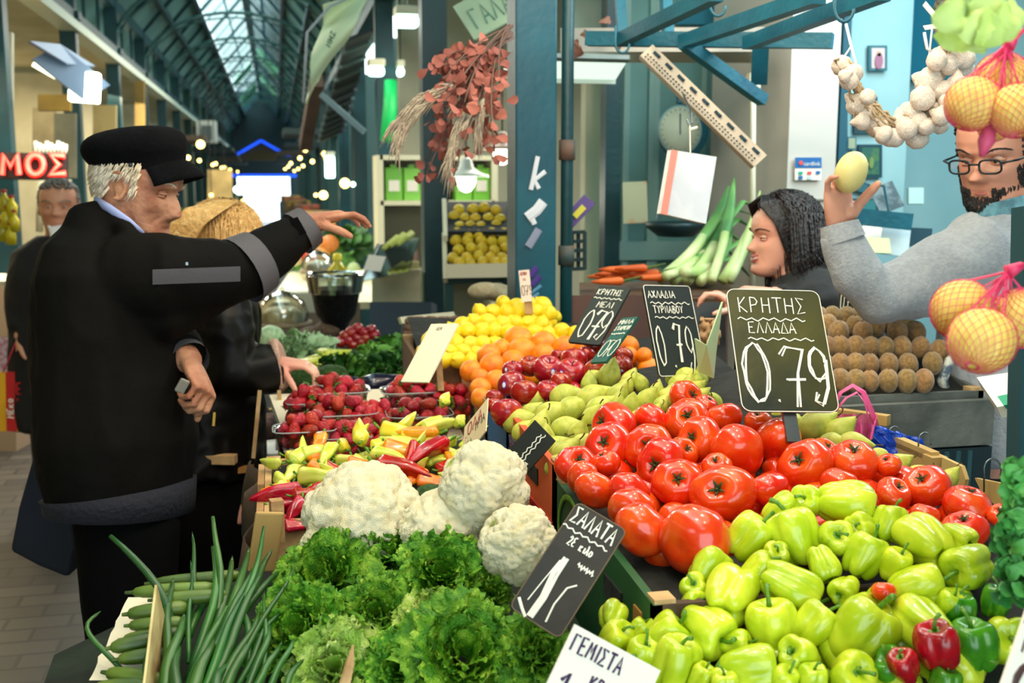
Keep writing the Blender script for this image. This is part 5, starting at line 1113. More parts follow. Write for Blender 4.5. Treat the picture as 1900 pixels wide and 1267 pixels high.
def hand(w, d, n, side, curls, sc=1.0, thumb=(.7, .5), spread=.10, tcurl=.3):
    """palm and five fingers: w wrist, d along the palm, n where the fingers curl to, side which way the thumb leaves"""
    d = Vector(d).normalized(); n = Vector(n); n = (n-d*n.dot(d)).normalized(); s = d.cross(n)*side; out = []
    P = lambda a, b_, c: w+(d*a+s*b_+n*c)*sc
    m = MB(); rings = [(-.03, 0, .027, .021), (0, 0, .028, .020), (.03, .002, .037, .019), (.06, .001, .042, .016), (.088, 0, .041, .0135), (.098, 0, .036, .009)]
    m.tube([P(a, b_, 0) for a, b_, _, _ in rings], [(r1*sc, r2*sc) for _, _, r1, r2 in rings], 16, upv=n); out.append(m)
    out.append(MB().sphere(P(.035, .022, .010), (.020*sc, .020*sc, .020*sc), 12, 8))
    for k, (o, L, r) in enumerate(((.031, .074, .0090), (.0105, .082, .0093), (-.0105, .077, .0088), (-.031, .060, .0077))):
        a = 0; p = P(.088, o, 0); pts = [P(.07, o*.9, 0), p]; c = curls[k]; dd = (d+s*o/.03*spread).normalized()
        for q, f in enumerate((.46, .30, .24)):
            a += c[q] if isinstance(c, (tuple, list)) else c*(.8, 1.1, .7)[q]; v = dd*math.cos(a)+n*math.sin(a)
            for h in range(2): p = p+v*L*f*sc/2; pts.append(p)
        out.append(MB().tube(pts, [r*sc*v for v in (.95, 1, .93, .98, .86, .90, .78, .62)], 10)); out.append(MB().sphere(pts[-1], r*sc*.66, 10, 8))
    td = (s*thumb[0]+d*thumb[1]+n*.35).normalized(); p = P(.018, .020, .006); pts = [p]
    for q, L in enumerate((.042, .034, .028)):
        v = (td*math.cos(tcurl*q)+(d*.6+n*.8).normalized()*math.sin(tcurl*q)).normalized()
        for h in range(2): p = p+v*L*sc/2; pts.append(p)
    out.append(MB().tube(pts, [r*sc for r in (.014, .0135, .0118, .0112, .0108, .0102, .0075)], 10)); out.append(MB().sphere(pts[-1], .0076*sc, 10, 8))
    return out
def hair_strands(T, H, seedpts, r, mat, parent, name='hair', n=6, jit=.02, seed=1):
    rn = random.Random(seed); b = MB()
    for pts in seedpts: b.tube([p+Vector((rn.uniform(-1, 1), rn.uniform(-1, 1), rn.uniform(-1, 1)))*jit*H for p in pts], [r*H*(1 if i < len(pts)-1 else .15) for i in range(len(pts))], n)
    return part(name, b, mat, parent, True)

# --- old man in the black cap, reaching over the stall ---
D0 = 2.34
hc = at(262, 346, D0); tilt = math.radians(17)
Fv = (rt*math.cos(tilt)-Vector((0, 0, 1))*math.sin(tilt)-Vector((fw.x, fw.y, 0))*.10); Uv = (Vector((0, 0, 1))*math.cos(tilt)+rt*math.sin(tilt))
om = thing('person', 'elderly man in black cap and dark jacket stretching his arm over the stall', 'person', (hc.x-.02, hc.y, 0))
hs_, T, fr = head_shapes(hc, Fv, Uv, .220, nose=.118, nlen=1.22, nosew=1.15, brow=.035, lip=.012, hollow=.045, fold=.026, chin=.035, hook=.25, jaw=.96, bag=.018)
neck = limb([at(205, 470, D0), at(215, 420, D0), at(238, 385, D0)], [(.075, .07), (.066, .062), (.060, .058)])
wr = at(566, 412, 2.46)
hr_ = hand(wr, rt*1.0+Vector((0, 0, .22))+fw*.2, Vector((0, 0, -1))+rt*.15, -1, [(.15, .45, .35), (.2, .5, .35), (.25, .5, .4), (.35, .5, .4)], .92, (.45, .8), .03, .35)
fore = limb([at(480, 478, 2.385), at(545, 436, 2.44), wr-(rt*.015)], [.036, .030, .027])
wl = at(352, 672, 2.30)
hl_ = hand(wl, Vector((0, 0, -.62))+rt*.45-fw*.55, -rt*.8-Vector((0, 0, .5)), 1, [(.9, 1.1, .7), (.95, 1.15, .7), (1.0, 1.2, .7), (1.1, 1.2, .7)], .98, (.3, .9), .0, .5)
forel = limb([at(315, 640, 2.40), at(345, 662, 2.32), wl], [.034, .030, .028])
core = limb([at(228, 900, D0), at(215, 700, D0), at(198, 520, D0), at(200, 460, D0)], [.09, .09, .085, .06])
armr = limb([at(210, 520, 2.28), at(380, 510, 2.30), at(450, 498, 2.36), at(480, 478, 2.385)], [.04, .04, .038, .036]); arml = limb([at(230, 500, 2.46), at(270, 600, 2.46), at(315, 640, 2.40)], [.04, .04, .036])
legs = [limb([at(228, 900, D0+s*.05), at(244, 1200, D0+s*.07), Vector((hc.x+.02+s*.02, hc.y+s*.08, .45)), Vector((hc.x, hc.y+s*.09, .06))], [.09, .08, .06, .045]) for s in (-1, 1)]
feet = [limb([Vector((hc.x-.06, hc.y+s*.09, .05)), Vector((hc.x+.16, hc.y+s*.09, .035))], [.045, .035]) for s in (-1, 1)]
fuse('body', hs_+[neck, fore, forel, core, armr, arml]+hr_+hl_+legs+feet, .0032, SKIN, om, 1)
WHH = M('white_hair', (.93, .88, .80), (.82, .74, .62), 10, .6, .5, 80)
eyes(om, T, fr, .220, .004, SKIN, None, 0, browc=WHH, browt=.010)
for s in (-1, 1): part('closed_lid', MB().sphere(T(s*.135, .268, .004), .0525*.220, 16, 12), SKIN, om, True)
# fringe of white hair round the back and the temples
rn = random.Random(3); st = []
for k in range(1500):
    a = math.radians(rn.uniform(200, 340)) if rn.random() < .62 else math.radians(rn.choice((rn.uniform(-20, 22), rn.uniform(158, 200))))
    z = rn.uniform(-.16, .20); F_, B_, W_ = htab(z); front = math.sin(a) > 0
    if front and z < -.10: continue
    cy = (F_+B_)/2; ry = (F_-B_)/2; x, y = (W_+.012)*math.cos(a), cy+(ry+.012)*math.sin(a)
    if abs(y+.05) < .11 and z < .06 and abs(x) > .25: continue
    ox, oy = math.cos(a), math.sin(a); st.append([T(x, y, z+.05), T(x+.022*ox, y+.022*oy-.01, z), T(x+.03*ox, y+.03*oy-.03, z-.07)])
hair_strands(T, .225, st, .0075, WHH, om, jit=.008)
# cap
H_ = .225; cf = (rt+Vector((0, 0, .11))).normalized(); cr_ = cf.cross(Vector((0, 0, 1))).normalized(); cu = cr_.cross(cf); c0_ = at(262, 318, D0); b = MB(); CU = lambda x, y, z: c0_+(cr_*x+cf*y+cu*z)*H_
def capring(z, fx, fy, cy, n=36): return [CU(fx*math.cos(a), cy+fy*math.sin(a), z-.09*math.sin(a)*(1-min(1, abs(z)*2.2))*0) for a in [2*math.pi*i/n for i in range(n)]]
rings = [capring(0, .37, .43, 0), capring(.06, .375, .435, 0), capring(.11, .40, .455, -.01), capring(.17, .455, .50, -.02), capring(.25, .475, .51, -.03), capring(.33, .44, .475, -.03), capring(.39, .34, .38, -.02), capring(.42, .18, .20, -.01), capring(.43, .01, .01, 0)]
for r in rings[2:6]:
    for i in range(len(r)): r[i] = r[i]+Vector(noise.noise_vector(r[i]*14))*.004
n = 36; b.add([p for r in rings for p in r], [(i*n+j, i*n+(j+1) % n, (i+1)*n+(j+1) % n, (i+1)*n+j) for i in range(len(rings)-1) for j in range(n)])
CAPM = M('black_wool', (.030, .030, .042), (.045, .045, .06), 20, .95, .3, 90, spec=.1)
cap = part('cap', b, CAPM, om, True); s2 = cap.modifiers.new('s', 'SUBSURF'); s2.levels = s2.render_levels = 1
b = MB(); b.grid(lambda u, v: CU(.36*math.sin(lerp(-1.25, 1.25, u))*(1+.10*v), .38*math.cos(lerp(-1.25, 1.25, u))+.03+.20*v*math.cos(lerp(-1.2, 1.2, u)), .075-.12*v*v-.06*v-.06*abs(lerp(-1, 1, u))**2), 20, 6)
vz = part('cap_visor', b, CAPM, om, True); vz.modifiers.new('s', 'SOLIDIFY').thickness = .006
part('cap_button', MB().sphere(CU(.385, .04, .05), .005, 10, 8), M('dark_button', (.15, .17, .22), rough=.3), om, True)
part('shirt_collar', MB().tube([at(178, 372, D0-.05), at(205, 388, D0-.085), at(238, 412, D0-.09), at(262, 435, D0-.07)], [(.006, .010)]*4, 8), M('pale_blue_shirt', (.62, .66, .86), rough=.8), om, True)
# jacket
tor = limb([at(218, 925, D0), at(215, 820, D0), at(208, 700, D0), at(200, 600, D0), at(190, 520, D0), at(185, 465, D0), at(200, 425, D0)], [(.155, .20), (.172, .215), (.165, .21), (.155, .21), (.135, .21), (.105, .17), (.072, .09)], 24)
tor = MB().tube([at(225, 935, D0), at(218, 820, D0), at(212, 700, D0), at(205, 600, D0), at(195, 520, D0), at(190, 465, D0), at(196, 420, D0)],
      [(.135, .19), (.165, .215), (.158, .21), (.150, .21), (.135, .21), (.115, .17), (.072, .085)], 24, upv=fw)
slr = limb([at(215, 520, 2.24), at(300, 518, 2.24), at(380, 515, 2.30), at(450, 500, 2.36), at(500, 468, 2.40), at(545, 438, 2.44), at(566, 424, 2.455)], [.092, .094, .082, .068, .056, .048, .044], 20)
sll = limb([at(230, 500, 2.46), at(270, 600, 2.46), at(315, 640, 2.40), at(345, 662, 2.32)], [.085, .075, .062, .048], 18)
sag = MB().tube([at(240, 560, 2.26), at(310, 570, 2.26), at(400, 545, 2.32)], [.085, .07, .045], 16)
collar = MB().tube([at(172, 385, D0), at(178, 415, D0), at(195, 450, D0)], [(.05, .075), (.07, .10), (.095, .13)], 20, upv=fw)
collar2 = MB().tube([at(195, 400, D0-.07), at(232, 425, D0-.10), at(262, 462, D0-.09)], [.016, .02, .022], 10)
jk = fuse('jacket', [tor, slr, sll, sag, collar, collar2], .007, BLK, om, 3, (.0045, 7, (1, 1, .6)))
part('sleeve_patch', MB().grid(lambda u, v: at(lerp(283, 446, u), lerp(500, 528, v)-6*u, 2.24-.108+lerp(.0, .066, u)+.010*abs(v-.1)), 16, 3), GREYP, om, True)
def sleeve_band(px0, py0, d0, px1, py1, d1, r0, r1, mat, nm):
    a, c = at(px0, py0, d0), at(px1, py1, d1); return part(nm, MB().tube([a, a.lerp(c, .5), c], [r0, (r0+r1)/2, r1], 22, False), mat, om, True)
sleeve_band(446, 503, 2.357, 480, 483, 2.385, .078, .070, GREYP, 'elbow_patch')
sleeve_band(552, 434, 2.446, 574, 419, 2.46, .053, .048, GREYP, 'cuff')
part('cuff_strap', MB().grid(lambda u, v: at(lerp(536, 552, v)+u*17, lerp(408, 402, v)+u*30, 2.44-.050), 6, 3), BLK2, om, True)
part('zip_pull', MB().box(at(347, 489, 2.15), (.005, .005, .006)), METAL, om)
sleeve_band(333, 654, 2.35, 352, 672, 2.315, .050, .046, GREYP, 'cuff')
part('waistband', MB().tube([at(225, 945, D0), at(226, 922, D0), at(224, 905, D0)], [(.150, .200), (.152, .203), (.156, .208)], 24, upv=fw), M('ribbed_knit', (.09, .09, .14), rough=.9, bump=.6, bs=90), om, True)
tr = [MB().tube([at(232, 915, D0+s*.05), at(238, 1050, D0+s*.06), at(250, 1230, D0+s*.08), Vector((hc.x+.02, hc.y+s*.09, .5)), Vector((hc.x+.01, hc.y+s*.10, .10))], [(.112, .10), (.105, .095), (.090, .09), (.08, .085), (.075, .08)], 18, upv=fw) for s in (-1, 1)]
fuse('trousers', tr, .009, BLK2, om, 3, (.004, 6, (1, 1, .5)))
for s in (-1, 1): part('shoe', MB().tube([Vector((hc.x-.09, hc.y+s*.10, .045)), Vector((hc.x+.05, hc.y+s*.10, .05)), Vector((hc.x+.18, hc.y+s*.10, .03))], [(.045, .045), (.052, .05), (.035, .028)], 12), BLK2, om, True)
solo('coin_purse', MB().box(at(338, 716, 2.20), (.020, .010, .030), R3(.2, .5, .3)), M('silver_coin', (.52, .50, .46), rough=.4), 'small light object pinched in the lowered hand of the elderly man', 'coin', bevel=.003)
NAVY = M('navy_cloth', (.035, .055, .12), (.025, .035, .08), 5, .85, .4, 12)
P4 = [at(*q) for q in ((118, 770, 2.62), (150, 1010, 2.60), (140, 1062, 2.60), (85, 1040, 2.6), (32, 1012, 2.6), (50, 930, 2.62), (85, 800, 2.62))]
b = MB(); nrm = Vector((fw.x, fw.y, 0)).normalized(); b.add([p-nrm*.045 for p in P4]+[p+nrm*.045 for p in P4], [(0, 1, 2, 3, 4, 5, 6), (13, 12, 11, 10, 9, 8, 7)]+[(i, i+7, (i+1) % 7+7, (i+1) % 7) for i in range(7)])
bg = thing('navy_shoulder_bag', 'dark navy cloth bag hanging behind the elderly man in the cap', 'bag', P4[3])
part('bag_body', b, NAVY, bg, bevel=.012); part('strap', MB().tube([P4[0], at(150, 620, 2.60), at(190, 440, 2.52)], .009, 8, flat=.4), NAVY, bg, True)

# --- blonde woman in a black leather jacket, bending to the stall ---
D1 = 2.92; bc = at(415, 455, D1)
bw = thing('person', 'blonde woman in black leather jacket with sheepskin cuffs, bending behind the elderly man', 'person', (bc.x-.1, bc.y, 0))
Fb = rt*.75+fw*.45-Vector((0, 0, .55)); Ub = Vector((0, 0, 1))+rt*.45
hb, T, fr = head_shapes(bc, Fb, Ub, .215, ear=False)
wb = at(512, 672, 2.84)
handb = hand(wb, rt+Vector((0, 0, -.1)), Vector((0, 0, -1)), -1, [(.5, .8, .5)]*4, .9)
body = [MB().tube([at(390, 540, D1), at(395, 500, D1), at(405, 470, D1)], [.07, .055, .05], 12), MB().tube([at(400, 960, D1), at(395, 760, D1), at(385, 600, D1), at(385, 540, D1)], [(.13, .13), (.11, .13), (.12, .15), (.08, .10)], 16, upv=fw), limb([at(400, 560, 2.80), at(430, 700, 2.80), wb], [.045, .038, .028])]
body += [MB().tube([at(400, 950, D1+s*.05), Vector((bc.x-.04, bc.y+s*.09, .5)), Vector((bc.x-.04, bc.y+s*.09, .08))], [.09, .06, .045], 12) for s in (-1, 1)]
fuse('body', hb+handb+body, .005, SKINW, bw, 1)
BLO = M('blonde_hair', (.90, .74, .48), (.78, .60, .34), 60, .5, .5, 90, c3=(.95, .82, .58), lo=.4, hi=.6)
rn = random.Random(8); sh = MB(); st = []
sh.sphere(T(0, -.06, .10), (.40*.215, .47*.215, .44*.215), 24, 16, Matrix(fr).transposed())
for k in range(1300):
    a = rn.uniform(0, 6.28); el = rn.uniform(.15, 1.45); x, y, z = .41*math.cos(a)*math.cos(el), -.06+.48*math.sin(a)*math.cos(el), .10+.45*math.sin(el)
    p0 = T(0, .0, .54); p1 = T(x, y, z); ou = (p1-T(0, 0, 0)).normalized(); sd = -1 if rn.random() < .75 else 1
    p2 = p1+Vector((0, 0, -.07))+ou*.01; p3 = p2+Vector((0, 0, -.09))-rt*rn.uniform(.02, .10)-fw*.02
    st.append([p0.lerp(p1, .3), p0.lerp(p1, .7)+ou*.008, p1+ou*.006, p2, p3])
for k in range(520):
    q = rn.random(); st.append([at(lerp(395, 440, q), 372+6*abs(q-.5), D1-.06), at(lerp(350, 400, q)+rn.uniform(-6, 6), 388+8*q, D1-.12), at(lerp(318, 372, q)+rn.uniform(-8, 8), 418, D1-.14), at(lerp(298, 352, q)+rn.uniform(-8, 8), 452, D1-.13), at(lerp(290, 345, q), 500, D1-.12)])
part('hair', sh, BLO, bw, True); hair_strands(T, .215, st, .0095, BLO, bw, 'hair_strands', n=4, jit=.012, seed=4)
jt = MB().tube([at(385, 880, D1), at(388, 760, D1), at(385, 650, D1), at(382, 570, D1), at(385, 525, D1), at(392, 500, D1)], [(.150, .20), (.145, .19), (.135, .185), (.14, .195), (.12, .17), (.07, .08)], 22, upv=fw)
ja = limb([at(405, 550, 2.80), at(420, 620, 2.78), at(428, 690, 2.78), at(470, 690, 2.80), at(505, 680, 2.83)], [.075, .072, .076, .066, .066], 18)
fuse('leather_jacket', [jt, ja], .009, LEATHER, bw, 3, (.006, 9, (1, 1, 1)))
part('sheepskin_cuff', MB().tube([at(502, 680, 2.83), at(510, 679, 2.835), at(520, 678, 2.84), at(526, 677, 2.84)], [.062, .073, .072, .060], 20), M('sheepskin', (.86, .70, .62), (.78, .62, .54), 20, .95, .6, 120), bw, True)
part('zip_pull', MB().bar(at(398, 765, 2.72), at(396, 790, 2.72), .006, .004), M('brass', (.75, .58, .25), rough=.3, metal=.9), bw)
part('trousers', MB().tube([at(385, 880, D1), at(385, 1010, D1), Vector((bc.x-.06, bc.y, .4)), Vector((bc.x-.06, bc.y, .08))], [(.14, .17), (.13, .16), (.10, .15), (.09, .14)], 18, upv=fw), BLK2, bw, True)

# --- man in a dark suit walking behind ---
D2 = 4.95; mc = at(109, 384, D2)
mb_ = thing('person', 'grey-haired man in dark suit and white shirt walking up the aisle with a shopping bag', 'person', (mc.x, mc.y, 0))
Fm = -fw*1+rt*.25-Vector((0, 0, .02)); hm, T, fr = head_shapes(mc, Vector((Fm.x, Fm.y, 0)), (0, 0, 1), .245, nose=.10, hollow=.02, fold=.012)
wm = at(38, 628, D2-.1); hm += hand(wm, Vector((0, 0, -1)), rt, 1, [(.8, .9, .6)]*4, 1.0)
hm += [MB().tube([at(105, 560, D2), at(108, 470, D2), at(110, 440, D2), at(110, 415, D2)], [(.15, .10), (.12, .09), (.062, .06), (.058, .06)], 14, upv=fw), limb([at(48, 480, D2), at(40, 560, D2-.03), wm], [.05, .04, .028])]
hm += [MB().tube([at(90+s*14, 560+60, D2), Vector((mc.x+s*.09, mc.y, .45)), Vector((mc.x+s*.09, mc.y, .08))], [.09, .06, .045], 12) for s in (-1, 1)]
hm += [MB().tube([at(100, 620, D2), at(105, 560, D2)], [(.15, .11), (.15, .10)], 12, upv=fw)]
fuse('body', hm, .007, SKINB, mb_, 1)
GRH = M('grey_hair', (.50, .49, .47), (.36, .35, .34), 20, .6, .5, 70)
eyes(mb_, T, fr, .245, .012, SKINB, None, browc=GRH)
rn = random.Random(4); st = []
for k in range(900):
    a = rn.uniform(0, 6.28); z = rn.uniform(.0, .5)
    if math.sin(a) > .15 and z < .33: continue
    F_, B_, W_ = htab(z); cy = (F_+B_)/2; ry = (F_-B_)/2; x, y = (W_+.02)*math.cos(a), cy+(ry+.02)*math.sin(a); st.append([T(x*.9, y+.06, z+.03), T(x, y, z+.02), T(x*1.02, y-.07, z-.03)])
hair_strands(T, .245, st, .018, GRH, mb_, jit=.01)
SUIT = M('dark_suit', (.045, .048, .062), (.03, .032, .04), 5, .85, .2, 20)
su = [MB().tube([at(100, 800, D2), at(100, 700, D2), at(104, 600, D2), at(106, 520, D2), at(108, 468, D2), at(109, 440, D2)], [(.19, .15), (.20, .16), (.21, .15), (.225, .15), (.20, .12), (.09, .075)], 22, upv=fw), limb([at(48, 470, D2), at(32, 550, D2-.02), at(34, 612, D2-.08)], [.065, .058, .05])]
su += [limb([at(165, 470, D2), at(180, 550, D2), at(178, 640, D2)], [.065, .058, .05])]
fuse('suit_jacket', su, .012, SUIT, mb_, 3, (.005, 6, (1, 1, .6)))
part('shirt_front', MB().add([at(96, 422, D2-.135), at(122, 418, D2-.135), at(118, 470, D2-.165), at(104, 462, D2-.165)], [(0, 1, 2, 3)]).add([at(92, 418, D2-.09), at(96, 422, D2-.135), at(104, 462, D2-.165)], [(0, 1, 2)]), M('white_shirt', (.92, .90, .90), rough=.8), mb_).modifiers.new('s', 'SOLIDIFY').thickness = .01
fuse('suit_trousers', [MB().tube([at(90+s*16, 740, D2), Vector((mc.x+s*.10, mc.y, .45)), Vector((mc.x+s*.10, mc.y, .08))], [.11, .09, .08], 14) for s in (-1, 1)], .012, SUIT, mb_, 2)
for s in (-1, 1): part('shoe', MB().tube([Vector((mc.x+s*.10, mc.y+.08, .045)), Vector((mc.x+s*.10, mc.y-.18, .035))], [.05, .04], 10), BLK2, mb_, True)
bgp = at(32, 740, D2-.12); tb = thing('shopping_bag', 'red and yellow shopping bag with pink handles held by the walking man', 'bag', bgp-Vector((0, 0, .18)))
YB = M('yellow_bag', (.90, .66, .08), (.82, .58, .06), 6, .6); RB = M('red_bag', (.74, .08, .10), rough=.6)
w_ = lambda px, py, d=0: at(px, py, D2-.12+d)
def bagpanel(x0, x1, nm, mat): part(nm, MB().slab(w_(x0, 690), w_(x1, 690), w_(x0+2, 800), .03), mat, tb)
bagpanel(-8, 10, 'side_panel', YB); bagpanel(10, 30, 'red_panel', RB); bagpanel(30, 66, 'front_panel', YB)
for x in (6, 40): part('handle', MB().tube([w_(x, 690), w_(lerp(x, 28, .6), 660), w_(29, 636)], .007, 6, flat=.4), M('pink_handle', (.86, .12, .28), rough=.6), tb, True)
b = MB(); O_ = w_(33, 760); write(b, 'ΕΛΑ', O_, rt, Vector((0, 0, 1)), 0, 0, .05, .5, .1, .005, -fw); write(b, 'ΕΞΟ', O_, rt, Vector((0, 0, 1)), 0, .07, .05, .5, .1, .005, -fw); part('lettering', b, RB, tb)
b = MB(); O_ = w_(26, 775); write(b, 'Μεκο', O_, Vector((0, 0, 1)), -rt, 0, 0, .03, .7, .1, .003, -fw); part('script', b, WHITEP, tb)

# --- dark-haired woman behind the counter ---
D3 = 2.98; wc = at(1448, 440, D3)
sw = thing('person', 'smiling dark-haired woman in black sweater, in profile behind the kiwi crate', 'person', (wc.x+.05, wc.y, 0))
Fs = -rt*.98-fw*.16-Vector((0, 0, .05)); hw, T, fr = head_shapes(wc, Fs, Vector((0, 0, 1))-rt*.06, .215, nose=.115, nosew=.85, lip=.028, smile=1.6, brow=.008, fold=.012, chin=.022)
w1 = at(1372, 575, 2.80); w2 = at(1432, 545, 2.86)
hw += hand(w1, -rt*.8+Vector((0, 0, .55)), -rt*.4-Vector((0, 0, 1)), 1, [(.5, .7, .5), (.6, .8, .5), (.6, .9, .5), (.7, .9, .5)], .82)
hw += hand(w2, -rt*1.0+Vector((0, 0, .15)), Vector((0, 0, -1)), 1, [(.35, .6, .4), (.4, .6, .4), (.5, .7, .4), (.5, .8, .4)], .82)
hw += [MB().tube([at(1490, 620, D3), at(1485, 560, D3), at(1470, 510, D3), at(1458, 480, D3)], [(.10, .15), (.09, .15), (.055, .055), (.048, .048)], 14, upv=fw), limb([at(1500, 580, D3-.12), at(1455, 640, 2.85), w1], [.04, .035, .024]), limb([at(1510, 570, D3+.05), at(1480, 600, 2.95), w2], [.04, .035, .024]),
       MB().tube([at(1500, 900, D3), at(1495, 620, D3)], [(.12, .15), (.11, .15)], 12, upv=fw)]+[MB().tube([at(1500, 880, D3+s*.06), Vector((wc.x+.06, wc.y+s*.09, .4)), Vector((wc.x+.06, wc.y+s*.09, .06))], [.09, .06, .045], 12) for s in (-1, 1)]
fuse('body', hw, .0038, SKINW, sw, 1)
eyes(sw, T, fr, .215, .010, SKINW, None, browc=M('dark_brow', (.08, .05, .05), rough=.6), browt=.008)
LIPM = M('lips', (.78, .36, .36), rough=.35)
part('teeth', MB().tube([T(.085*s, .385-.03*s*s, -.268+.026*s*s) for s in (-1, -.5, 0, .5, 1)], .010*.215, 6), M('teeth', (.93, .90, .85), rough=.25), sw, True)
for z, r in ((-.243, .012), (-.285, .013)): part('lip', MB().tube([T(.105*s, .380-.045*s*s, z*(1.02 if z < -.26 else .98)+.032*s*s) for s in (-1, -.6, -.2, .2, .6, 1)], [.003, r*.215, r*.24, r*.24, r*.215, .003*.2], 7), LIPM, sw, True)
DH = M('dark_hair', (.05, .045, .055), (.11, .06, .06), 40, .38, .5, 90)
rn = random.Random(12); st = []; sh = MB(); sh.sphere(T(0, -.19, .10), (.385*.215, .41*.215, .43*.215), 24, 16, Matrix(fr).transposed()); part('hair', sh, DH, sw, True)
for k in range(1700):
    a = rn.uniform(2.6, 6.8) if rn.random() < .86 else rn.uniform(0, 6.28); el = rn.uniform(.0, 1.45); x, y, z = .40*math.cos(a)*math.cos(el), -.09+.47*math.sin(a)*math.cos(el), .10+.46*math.sin(el)
    if y > .04 and z < .40: continue
    p1 = T(x, y, z); ou = (p1-T(0, -.09, 0)).normalized(); top = T(.02, .12, .545); L = rn.uniform(.18, .52)
    p2 = p1+Vector((0, 0, -L*.5))+ou*.014+rt*.015; p3 = p1+Vector((0, 0, -L))+ou*.010+rt*rn.uniform(.02, .11)-fw*.06
    st.append([top.lerp(p1, .35)+ou*.004, top.lerp(p1, .75)+ou*.010, p1+ou*.010, p2, p3])
for k in range(700):
    s = -1 if rn.random() < .7 else 1; q = rn.random(); y0 = lerp(.30, .0, q); w_ = rn.uniform(-.015, .015)
    st.append([T(s*.04, y0*.7+.05, .53), T(s*.22, y0+.05+w_, .47-.06*(1-q)), T(s*.345, y0*.75+w_, .22), T(s*.385, y0*.45-.02+w_, -.06), T(s*(.36+w_), y0*.25-.08, -.40+w_), T(s*.33, -.14+w_*3, -.75-rn.uniform(0, .5))])
hair_strands(T, .215, st, .009, DH, sw, 'hair_strands', n=4, jit=.012, seed=6)
BSW = M('black_sweater', (.05, .075, .085), (.035, .05, .06), 4, .85, .2, 30, sheen=.1)
fuse('sweater', [MB().tube([at(1505, 760, D3), at(1500, 640, D3), at(1497, 560, D3), at(1490, 530, D3), at(1478, 500, D3)], [(.14, .20), (.145, .21), (.135, .21), (.105, .17), (.065, .07)], 22, upv=fw),
      limb([at(1495, 560, D3-.14), at(1452, 620, 2.86), at(1400, 588, 2.81)], [.065, .055, .038]), limb([at(1500, 560, D3+.10), at(1470, 580, 2.95), at(1444, 550, 2.87)], [.06, .05, .036])], .008, BSW, sw, 3, (.004, 8, (1, 1, .6)))
part('trousers', MB().tube([at(1505, 760, D3), Vector((wc.x+.08, wc.y, .5)), Vector((wc.x+.08, wc.y, .06))], [(.14, .17), (.12, .16), (.10, .14)], 18, upv=fw), BLK2, sw, True)

# --- vendor in a grey sweatshirt holding up a fruit ---
D4 = 2.42; vc = at(1852, 284, D4)
vn = thing('person', 'bearded vendor with dark glasses and grey sweatshirt holding up a yellow fruit', 'person', (vc.x+.05, vc.y, 0))
Fz = -rt*.76-Vector((fw.x, fw.y, 0))*.62-Vector((0, 0, .26)); hv, T, fr = head_shapes(vc, Fz, (0, 0, 1), .245, nose=.15, brow=.03, lip=.02, chin=.02, hollow=.01)
wv = at(1556, 428, 2.34)
hv += hand(wv, Vector((0, 0, 1))-rt*.12-fw*.15, rt*.45-fw*.80, 1, [(.30, .50, .55), (.28, .50, .55), (.28, .52, .55), (.3, .6, .55)], 1.0, (.62, .85), .22, .55)
hv += [MB().tube([at(1880, 560, D4), at(1870, 440, D4), at(1862, 400, D4), at(1858, 350, D4)], [(.11, .09), (.10, .08), (.058, .06), (.058, .06)], 16, upv=fw), limb([at(1790, 490, D4), at(1700, 528, 2.38), at(1622, 540, 2.35), at(1575, 480, 2.34), wv], [.045, .042, .04, .034, .028])]
hv += [MB().tube([at(1880, 850, D4), at(1880, 560, D4)], [(.11, .09), (.11, .09)], 14, upv=fw)]+[MB().tube([at(1880+s*40, 830, D4), Vector((vc.x+.05+s*.09, vc.y+.02, .45)), Vector((vc.x+.05+s*.09, vc.y+.02, .07))], [.10, .07, .05], 12) for s in (-1, 1)]
fuse('body', hv, .0036, SKINV, vn, 1)
DB = M('dark_beard', (.09, .10, .11), (.16, .15, .14), 30, .7, .6, 90); eyes(vn, T, fr, .25, .010, SKINV, None, -.005, browc=DB, browt=.013)
rn = random.Random(9); st = []
for k in range(2600):
    a = rn.uniform(-.15, 3.3); z = rn.uniform(-.50, -.06); F_, B_, W_ = htab(z); s_ = math.sin(a); x = W_*math.copysign(abs(math.cos(a))**.86, math.cos(a)); cy = (F_+B_)/2; ry = (F_-B_)/2; y = cy+ry*math.copysign(abs(s_)**.92, s_)
    if abs(x) < .22 and z > -.205: continue
    if abs(x) < .10 and -.31 < z < -.235: continue
    if z > -.24 and abs(x) < .27 and y > .12: continue
    y += .02*g(z+.41, .05)*g(x, .085); o_ = Vector((x, y-.0, 0)).normalized(); st.append([T(x*.99, y, z), T(x+o_.x*.010, y+o_.y*.010, z-.014), T(x+o_.x*.014, y+o_.y*.014, z-.035)])
hair_strands(T, .25, st, .0065, DB, vn, 'beard', n=4, jit=.004)
st = []
for k in range(2200):
    a = rn.uniform(0, 6.28); z = rn.uniform(-.02, .5); F_, B_, W_ = htab(z); cy = (F_+B_)/2; ry = (F_-B_)/2; x, y = (W_+.015)*math.cos(a), cy+(ry+.015)*math.sin(a)
    if y > .12 and z < .38: continue
    st.append([T(x*.95, y+.05, z+.04), T(x, y, z+.02), T(x*1.03, y-.06, z-.03)])
hair_strands(T, .25, st, .014, DB, vn, n=4, jit=.01)
part('lip', MB().tube([T(.075*s, .372-.03*s*s, -.285) for s in (-1, -.5, 0, .5, 1)], [.001, .003, .0034, .003, .001], 7), M('man_lip', (.72, .42, .38), rough=.5), vn, True)
GLF = M('glasses_frame', (.05, .10, .13), rough=.3); gls = MB()
